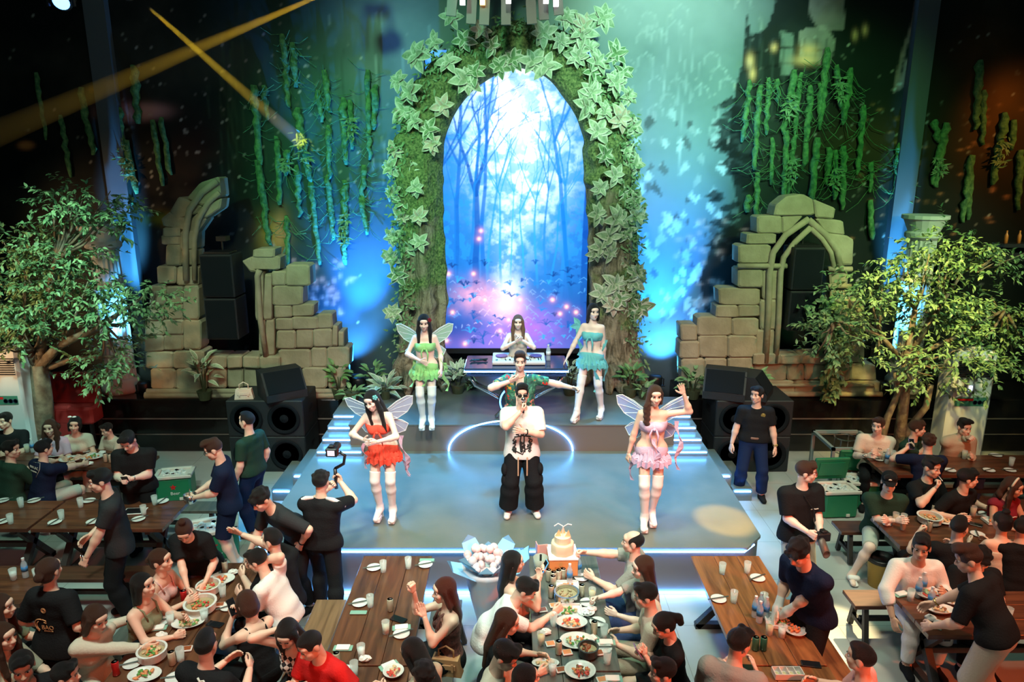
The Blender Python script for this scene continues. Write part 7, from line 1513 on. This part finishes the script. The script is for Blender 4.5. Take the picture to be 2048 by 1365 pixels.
i=person('waitress with a top bun leaning over the crowded left table',head=(369,1062),z0=0,face=4,h=1.62,f=1,hair='bun',hc='brown',top=('tee','black',.8,.028,-.10),bottom=('trousers','denim',.02),lean=32,rh=T(418,1172,.83) if False else (.10,-.62,.80),lh=(.18,-.42,.90),hp=32,hy=10); piping(i)
i=person('person in black shirt and cream trousers leaning over the right edge table',head=(1938,1120),z0=0,face=-145,h=1.74,hair='quiff',hc='brown',top=('shirt','black',.95,.022,-.02),bottom=('trousers','cream',.030,.02),lean=28,rh=T(1832,1222,.84),lh=(.25,-.40,.90),hy=30,hp=12,wrist=('r','gold'))
# ---------- seated guests
def seat(label,px,py,face,**k):
    k.setdefault('lean',10); k.setdefault('h',1.66); k.setdefault('shoes','black'); d=dict(SH); d.update(k); return person(label,head=(px,py),z0=0,seat=.45,face=face,**d)
# crowded left table
seat('person in pink strap top, brown hair tied up, at the crowded left table',322,1122,78,f=1,hair='lowbun',hc='brown',top=('tank','pink'),bottom=('trousers','denim'),hy=10,hp=-4,rh=(-.10,-.40,.84))
seat('person with long black hair in an olive strappy top, beside the pink top',287,1172,78,f=1,hair='longback',top=('tank','olive'),bottom=('skirt','black'),hp=-8,lh=(.10,-.42,.86),rp='grip',rh=(-.12,-.45,.80))
seat('person with long dark hair in a cream long sleeved top reaching across the plates',192,1238,66,f=1,hair='longback',hc='brown',top=('tee','cream',1.9,.016),bottom=('trousers','cream'),rh=T(290,1296,.82),lh=T(262,1238,.86),lean=18,hp=12,wrist=('l','black'))
seat('man in a white tee bent to his mouth, right side of the crowded table',515,1122,-100,hair='short',top=('tee','white',.7,.022),bottom=('trousers','black'),lean=24,rh=(-.05,-.30,1.12),rp='grip',lh=(.12,-.42,.80),hp=16)
seat('man in black tee with undercut raising two fingers, right side behind the white tee',545,1082,-110,hair='shaved',top=('tee','black',.8,.024),bottom=('trousers','cream'),rh=(-.05,-.62,1.16),rp='open',lean=10,hy=0,h=1.76)
i=seat('bare shouldered woman with bobbed hair holding a phone, right side of the crowded table',494,1208,-128,f=1,hair='bob',hc='brown',top=('tank','black'),bottom=('trousers','black'),lh=(.06,-.32,1.02),rh=(-.06,-.34,1.00),lp='grip',rp='grip',hp=18)
held(i,'l','mobile_phone','large black phone held by the bobbed hair woman','phone',ph)
seat('woman in a black and white checked top, hand in her long black hair',575,1268,-20,f=1,hair='long',top=('tank','check'),bottom=('skirt','black'),rh=(-.13,-.12,1.14),rp='open',rpole=(-.8,-.6,-1),lh=(.18,-.34,.80),hp=26,hy=12,lean=16,wrist=('l','black'))
seat('man with cropped hair in a red tee, elbow on the centre-left table',622,1292,-30,hair='shaved',top=('tee','red',.7,.02),bottom=('shorts','grey'),lh=(.30,-.26,.82),hp=20,hy=-15,lean=14)
i=seat('man in black shirt with white shoulder lettering, back to the camera, near left',412,1292,160,hair='shaved',top=('shirt','black',.85,.024),bottom=('trousers','black'),h=1.74,hy=20)
decal(i,[[(-.17,.95),(-.14,.975),(-.13,.96),(-.11,.985),(-.09,.975),(-.07,.995),(-.04,.985),(-.02,1.01)]],INKW,'shoulder_lettering',back=True,w_=.009)
seat('man with cropped hair lit orange, bottom left corner of the crowd',45,1335,35,hair='short',top=('tee','black',.8),bottom=('trousers','black'),hp=8,skin=1)
seat('dark haired person just left of the cream top, bottom edge',132,1352,100,hair='short',top=('tee','black',.8),bottom=('trousers','black'),h=1.5)
seat('person with brown hair in an olive top, cut by the left edge',2,1215,100,f=1,hair='wavy',hc='brown',top=('tee','olive',.8),bottom=('trousers','black'))
seat('person in a khaki top with wavy hair at the far left edge, lower',6,1275,80,f=1,hair='wavy',hc='brown',top=('tee','khaki',.9),bottom=('trousers','black'))
# centre-left table
i=seat('woman in a black lace halter with auburn hair flexing her arm',888,1182,-72,f=1,hair='longback',hc='red',top=('halter','lace'),bottom=('skirt','black'),rh=(-.14,-.30,1.16),rp='grip',rpole=(-.3,-.9,-.9),lh=(.04,-.24,1.00),lp='flat',h=1.68,lean=2,hp=6)
seat('woman with long black hair eating with chopsticks, seen from behind',826,1306,-122,f=1,hair='longback',top=('tee','beige',.9),bottom=('trousers','black'),rh=T(765,1335,.84) if False else (.10,-.42,.84),rp='grip',lean=14,hp=22)
seat('dark short haired person at the bottom edge under the black haired woman',848,1352,-160,hair='messy',top=('tee','charcoal',.8),bottom=('trousers','black'),h=1.6)
# cake table
i=seat('woman with very long straight black hair photographing the cake',1026,1126,105,f=1,hair='longback',top=('tube','beige'),bottom=('skirt','beige'),lh=(.02,-.36,1.04),rh=(-.10,-.30,1.02),lp='grip',lean=4,hp=4)
held(i,'l','mobile_phone','blue screened phone held up by the long haired woman at the cake','phone',lambda root,info,org,M: ph(root,info,org,M,mat('phone_blue',(.05,.25,.55),.3,emit=(.1,.4,.8),estr=.8)))
seat('man in a white tee leaning low over the cake table to serve himself',1050,1180,84,hair='short',top=('tee','white',.75,.02),bottom=('trousers','black'),lean=36,rh=T(1106,1228,.84),lh=(.12,-.38,.90),hp=22,rp='grip')
seat('woman with brown hair in black, third on the left of the cake table',1014,1245,88,f=1,hair='longback',hc='brown',top=('tee','black',.8),bottom=('trousers','black'),hp=12)
seat('black haired man in cream, near left of the cake table',1010,1312,70,hair='short',top=('tee','cream',.8),bottom=('trousers','black'),hp=24,h=1.72)
seat('dark haired person at the bottom edge, left of the cake table',1052,1358,110,f=1,hair='longback',top=('tee','black',.8),bottom=('trousers','black'),h=1.6)
seat('balding man in a pale grey shirt stretching his arm to the bottles',1266,1085,-104,hair='bald',top=('shirt','grey',.75,.02),bottom=('trousers','denim'),lh=(.0,-.42,1.0) if False else (.12,-.42,.80),rh=(-.06,-.56,.98),rp='grip',h=1.72,lean=4,hp=2)
seat('laughing woman in a grey top, second on the right of the cake table',1285,1136,-80,f=1,hair='longback',hc='brown',top=('tee','grey',.8),bottom=('trousers','denim'),rh=(-.08,-.54,.86),rp='grip',hr=8,hp=6,skin=2)
seat('short black haired person in cream shirt, third right of the cake table',1292,1192,-100,hair='short',top=('tee','cream',.8,.022),bottom=('trousers','khaki'),lh=(.1,-.36,.72),rh=(-.1,-.36,.74),hp=12)
i=seat('girl with a ponytail in black typing on a phone',1327,1252,-84,f=1,hair='pony',top=('tee','black',.7),bottom=('skirt','black'),lh=(.04,-.32,.95),rh=(-.04,-.34,.93),lp='grip',rp='grip',hp=24,h=1.58)
mb=MB(); mb.ball(V3(i['hc']+i['HR']@np.array((0,.11,.055))),(.03,.022,.03),8,6); mb.build('hair_clip',FAB['white'],i['root'],smooth=True)
held(i,'r','mobile_phone','lilac phone in the hands of the ponytail girl','phone',lambda root,info,org,M: ph(root,info,org,M,mat('phone_lilac',(.35,.22,.50),.4)))
seat('dark haired person at the bottom edge below the ponytail girl',1325,1345,-90,hair='short',top=('tee','black',.8),bottom=('trousers','black'),h=1.58)
# right warm table
i=seat('man in a grey hoodie with a striped collar, back to the camera',1478,1288,150,hair='short',top=('jacket','grey',1.95,.030),bottom=('trousers','black'),hy=-25,hp=8,h=1.74,lean=14)
mb=MB(); mb.tube([V3(i['nb']+i['RS']@np.array((.10*math.sin(t),.085*math.cos(t),-.03-.02*(1-math.cos(t))))) for t in np.linspace(-2.6,2.6,17)],.007,5); mb.build('collar_stripe',INK,i['root'],smooth=True)
seat('man with very short hair in pale pink, right of the brown table',1722,1318,-118,hair='shaved',top=('tee','pink',.85,.02),bottom=('trousers','black'),h=1.7,hy=-15)
# right edge table
i=seat('smiling man in white long sleeved shirt, hand on knee, at the near right table',1842,1096,-4,hair='quiff',top=('shirt','white',1.55,.022),bottom=('trousers','white'),rh=(-.30,-.34,.56),rpole=(-1,.2,.2),lh=(.17,-.30,.82),hy=-28,hp=2,h=1.74,wrist=('l','black'),lk=(.3,-1,.5),skin=1)
seat('person with a dark fringe looking down, between the white shirt and the bare backed woman',1962,1118,-10,hair='messy',top=('tee','black',.8),bottom=('trousers','black'),hp=30,hy=-10,h=1.62)
# table by the cap
i=seat('man in a black cap and grey shorts with arms folded on the table',1778,966,-8,hair='short',top=('tee','dkgreen',.75,.022),bottom=('shorts','sage',.02),lh=(-.04,-.32,.80),rh=(.02,-.36,.82),lf=(.13,-.30,.085),rf=T(1705,1148,.09),hp=4,hy=-16,h=1.74,skin=2,shoes='bare')
H=i['HR']; c=i['hc']; v,f=sdf([ell((0,.012,.062),(.088,.106,.078),None,[((0,0,.045),(0,0,-1))]),cone((-.03,-.10,.052),(.03,-.10,.052),.034,.034,((0,0,1),3.2)),cone((-.02,-.14,.045),(.02,-.14,.045),.03,.03,((0,0,1),3.2))],.007,.012); mesh_obj('cap',v@H.T+c,f,FAB['black'],i['root'])
mb=MB(); mb.ball(V3(c+H@np.array((0,-.096,.092))),(.022,.008,.010),8,6); mb.build('cap_emblem',INKW,i['root'],smooth=True)
a_=i['aR']; v,f=sdf([cone(a_+np.array((0,.04,-.06)),a_+np.array((-.01,-.13,-.065)),.045,.045,((0,0,1),2.4)),cone(a_+np.array((-.04,-.06,-.02)),a_+np.array((.04,-.06,-.02)),.03,.03,((0,1,0),.8))],.009,.02); o=mesh_obj('sandal',v,f,FAB['white'],i['root'])
i=seat('man in black tee drawing on a cigarette, beside the cap wearer',1862,936,20,hair='quiff',top=('tee','black',.75,.02),bottom=('trousers','black'),rh=(-.12,-.22,1.00),rp='grip',rpole=(-1,-.2,-.8),lh=(.16,-.30,.80),h=1.78,lean=2,hp=4,hy=10)
def cig(root,info,org,M): c=info['world'](info['hc']+info['HR']@np.array((0,-.105,-.058)))-root.location; c=Vector(rotz(-info['fr'])@np.array(c))/info['s']; mb=MB(); mb.tube([c,c+V3((-.02,-.075,-.03))],.0045,6); mb.build('paper_tube',FAB['white'],root)
held(i,'r','cigarette','white cigarette at the lips of the man in black','cigarette',cig)
i=seat('man in black polo turned to the right, behind the pink handbag',1935,958,25,hair='short',top=('shirt','black',.75,.02),bottom=('trousers','black'),hy=50,h=1.74,lh=(.30,-.22,.80),rh=(-.28,-.22,.80))
i=seat('woman with a cream headband in a dark red lettered top at the right edge',2026,975,10,f=1,hair='wavy',hc='brown',top=('tee','maroon',.1),bottom=('trousers','black'),hy=30,hp=12,skin=1)
mb=MB(); mb.tube([V3(i['hc']+i['HR']@np.array((.088*math.cos(t),.0,.035+.095*math.sin(t)))) for t in np.linspace(0,PI,15)],.013,6); mb.build('headband',FAB['cream'],i['root'],smooth=True); decal(i,[[(-.10,.83),(-.08,.835),(-.05,.83),(-.02,.84),(.02,.83),(.05,.84),(.08,.835)]],INKW,'chest_lettering',w_=.007)
seat('man in black with undercut seen from behind, raising his fist over the table',1918,1056,165,hair='shaved',top=('tee','black',.85,.024),bottom=('trousers','black'),hy=-35,lh=(.26,-.42,.92),lp='grip',h=1.74)
seat('bare backed woman in a cream strapless top, hair pinned up',2003,1045,178,f=1,hair='bun',hc='black',top=('tube','cream'),bottom=('skirt','maroon'),h=1.66,hy=10)
seat('dark haired person at the right edge beside the bare backed woman',2046,1058,160,hair='short',top=('tee','black',.8),bottom=('trousers','black'),hy=-40,h=1.6)
# table in front of the right tree
i=seat('man in a white tee with a small scribble, looking left by the steel cube frame',1756,852,-18,hair='short',hc='brown',top=('tee','gcream',.75,.024),bottom=('trousers','black'),lh=(.0,-.34,.84),rh=(-.14,-.34,.80),hy=-25,h=1.72,hp=0,skin=2,wrist=('r','steel')); decal(i,[[(.02,.86),(.03,.88),(.04,.855),(.05,.87),(.07,.86)]],INK,'chest_print',w_=.004)
seat('man in dark green tee in profile at the far side of the right tree table',1834,858,35,hair='short',hc='brown',top=('tee','dkgreen',.75),bottom=('trousers','black'),rh=(-.02,-.30,1.05),rp='grip',hy=35,h=1.68)
seat('person in a beige hoodie with chin on hand, in front of the air conditioner',1928,856,6,hair='quiff',top=('jacket','beige',1.9,.032),bottom=('trousers','denim'),rh=(.0,-.26,1.08),rp='grip',lh=(.06,-.32,.80),lean=14,h=1.7)
i=seat('man seen from behind holding a lilac phone, right',1857,885,172,hair='messy',hc='brown',top=('tee','navy',.8,.022),bottom=('trousers','black'),lh=(.20,-.30,1.02),lp='grip',rh=(-.1,-.4,.80),h=1.68,hy=-10)
held(i,'l','mobile_phone','lilac phone held up on the far right table','phone',lambda root,info,org,M: ph(root,info,org,M,mat('phone_lilac2',(.45,.25,.62),.4)))
# left tree table
seat('man in black at the left edge behind the tree table',10,842,10,hair='short',top=('tee','black',.8),bottom=('trousers','black'),hy=-15,h=1.72)
seat('woman with long curly brown hair in a pink grey blouse by the tree trunk',100,856,10,f=1,hair='wavy',hc='brown',top=('tee','lilac',.8),bottom=('trousers','black'),hp=0)
i=seat('woman with a white bow in her hair and an off white top',150,850,18,f=1,hair='bob',top=('tee','cream',.6),bottom=('skirt','cream'),hr=8)
mb=MB(); [mb.ball(V3(i['hc']+i['HR']@np.array((-.04+s*.03,.0,.125))),(.03,.018,.018),8,6) for s in(-1,1)]; mb.build('hair_bow',FAB['white'],i['root'],smooth=True)
seat('boy in a cream tee at the right end of the tree table',214,860,-25,hair='short',top=('tee','cream',.8),bottom=('shorts','grey'),h=1.38,hp=12)
i=seat('man in a navy sports shirt with white back lettering, back to the camera, left',88,898,150,hair='short',top=('tee','navy',.8,.022),bottom=('shorts','sage',.02),rh=(-.05,-.55,.82),h=1.70,lf=(.2,-.42,.085))
yb=(vback(i,.0,.96) or .14)+.008; text('AN LAC',.058,INKW,i['root'],(0.0,yb,.985),(PI/2,0,PI),'back_lettering'); text('PICKLEBALL',.028,INKW,i['root'],(0.0,(vback(i,0,.92) or .14)+.008,.935),(PI/2,0,PI),'back_lettering'); decal(i,[[(.09,1.03),(-.06,1.045),(-.11,.98),(-.05,.86)]],INKW,'back_lines',back=True,w_=.003)
seat('man in dark green with his head turned right, left edge near side',22,900,160,hair='short',top=('shirt','dkgreen',.85,.022),bottom=('trousers','black'),hy=-65,h=1.74)
# a few more faces half hidden at the far right
seat('person in dark clothes sitting behind the white shirt man, right',1990,1225,-170,hair='short',top=('tee','black',.8),bottom=('trousers','black'),h=1.5) if False else None
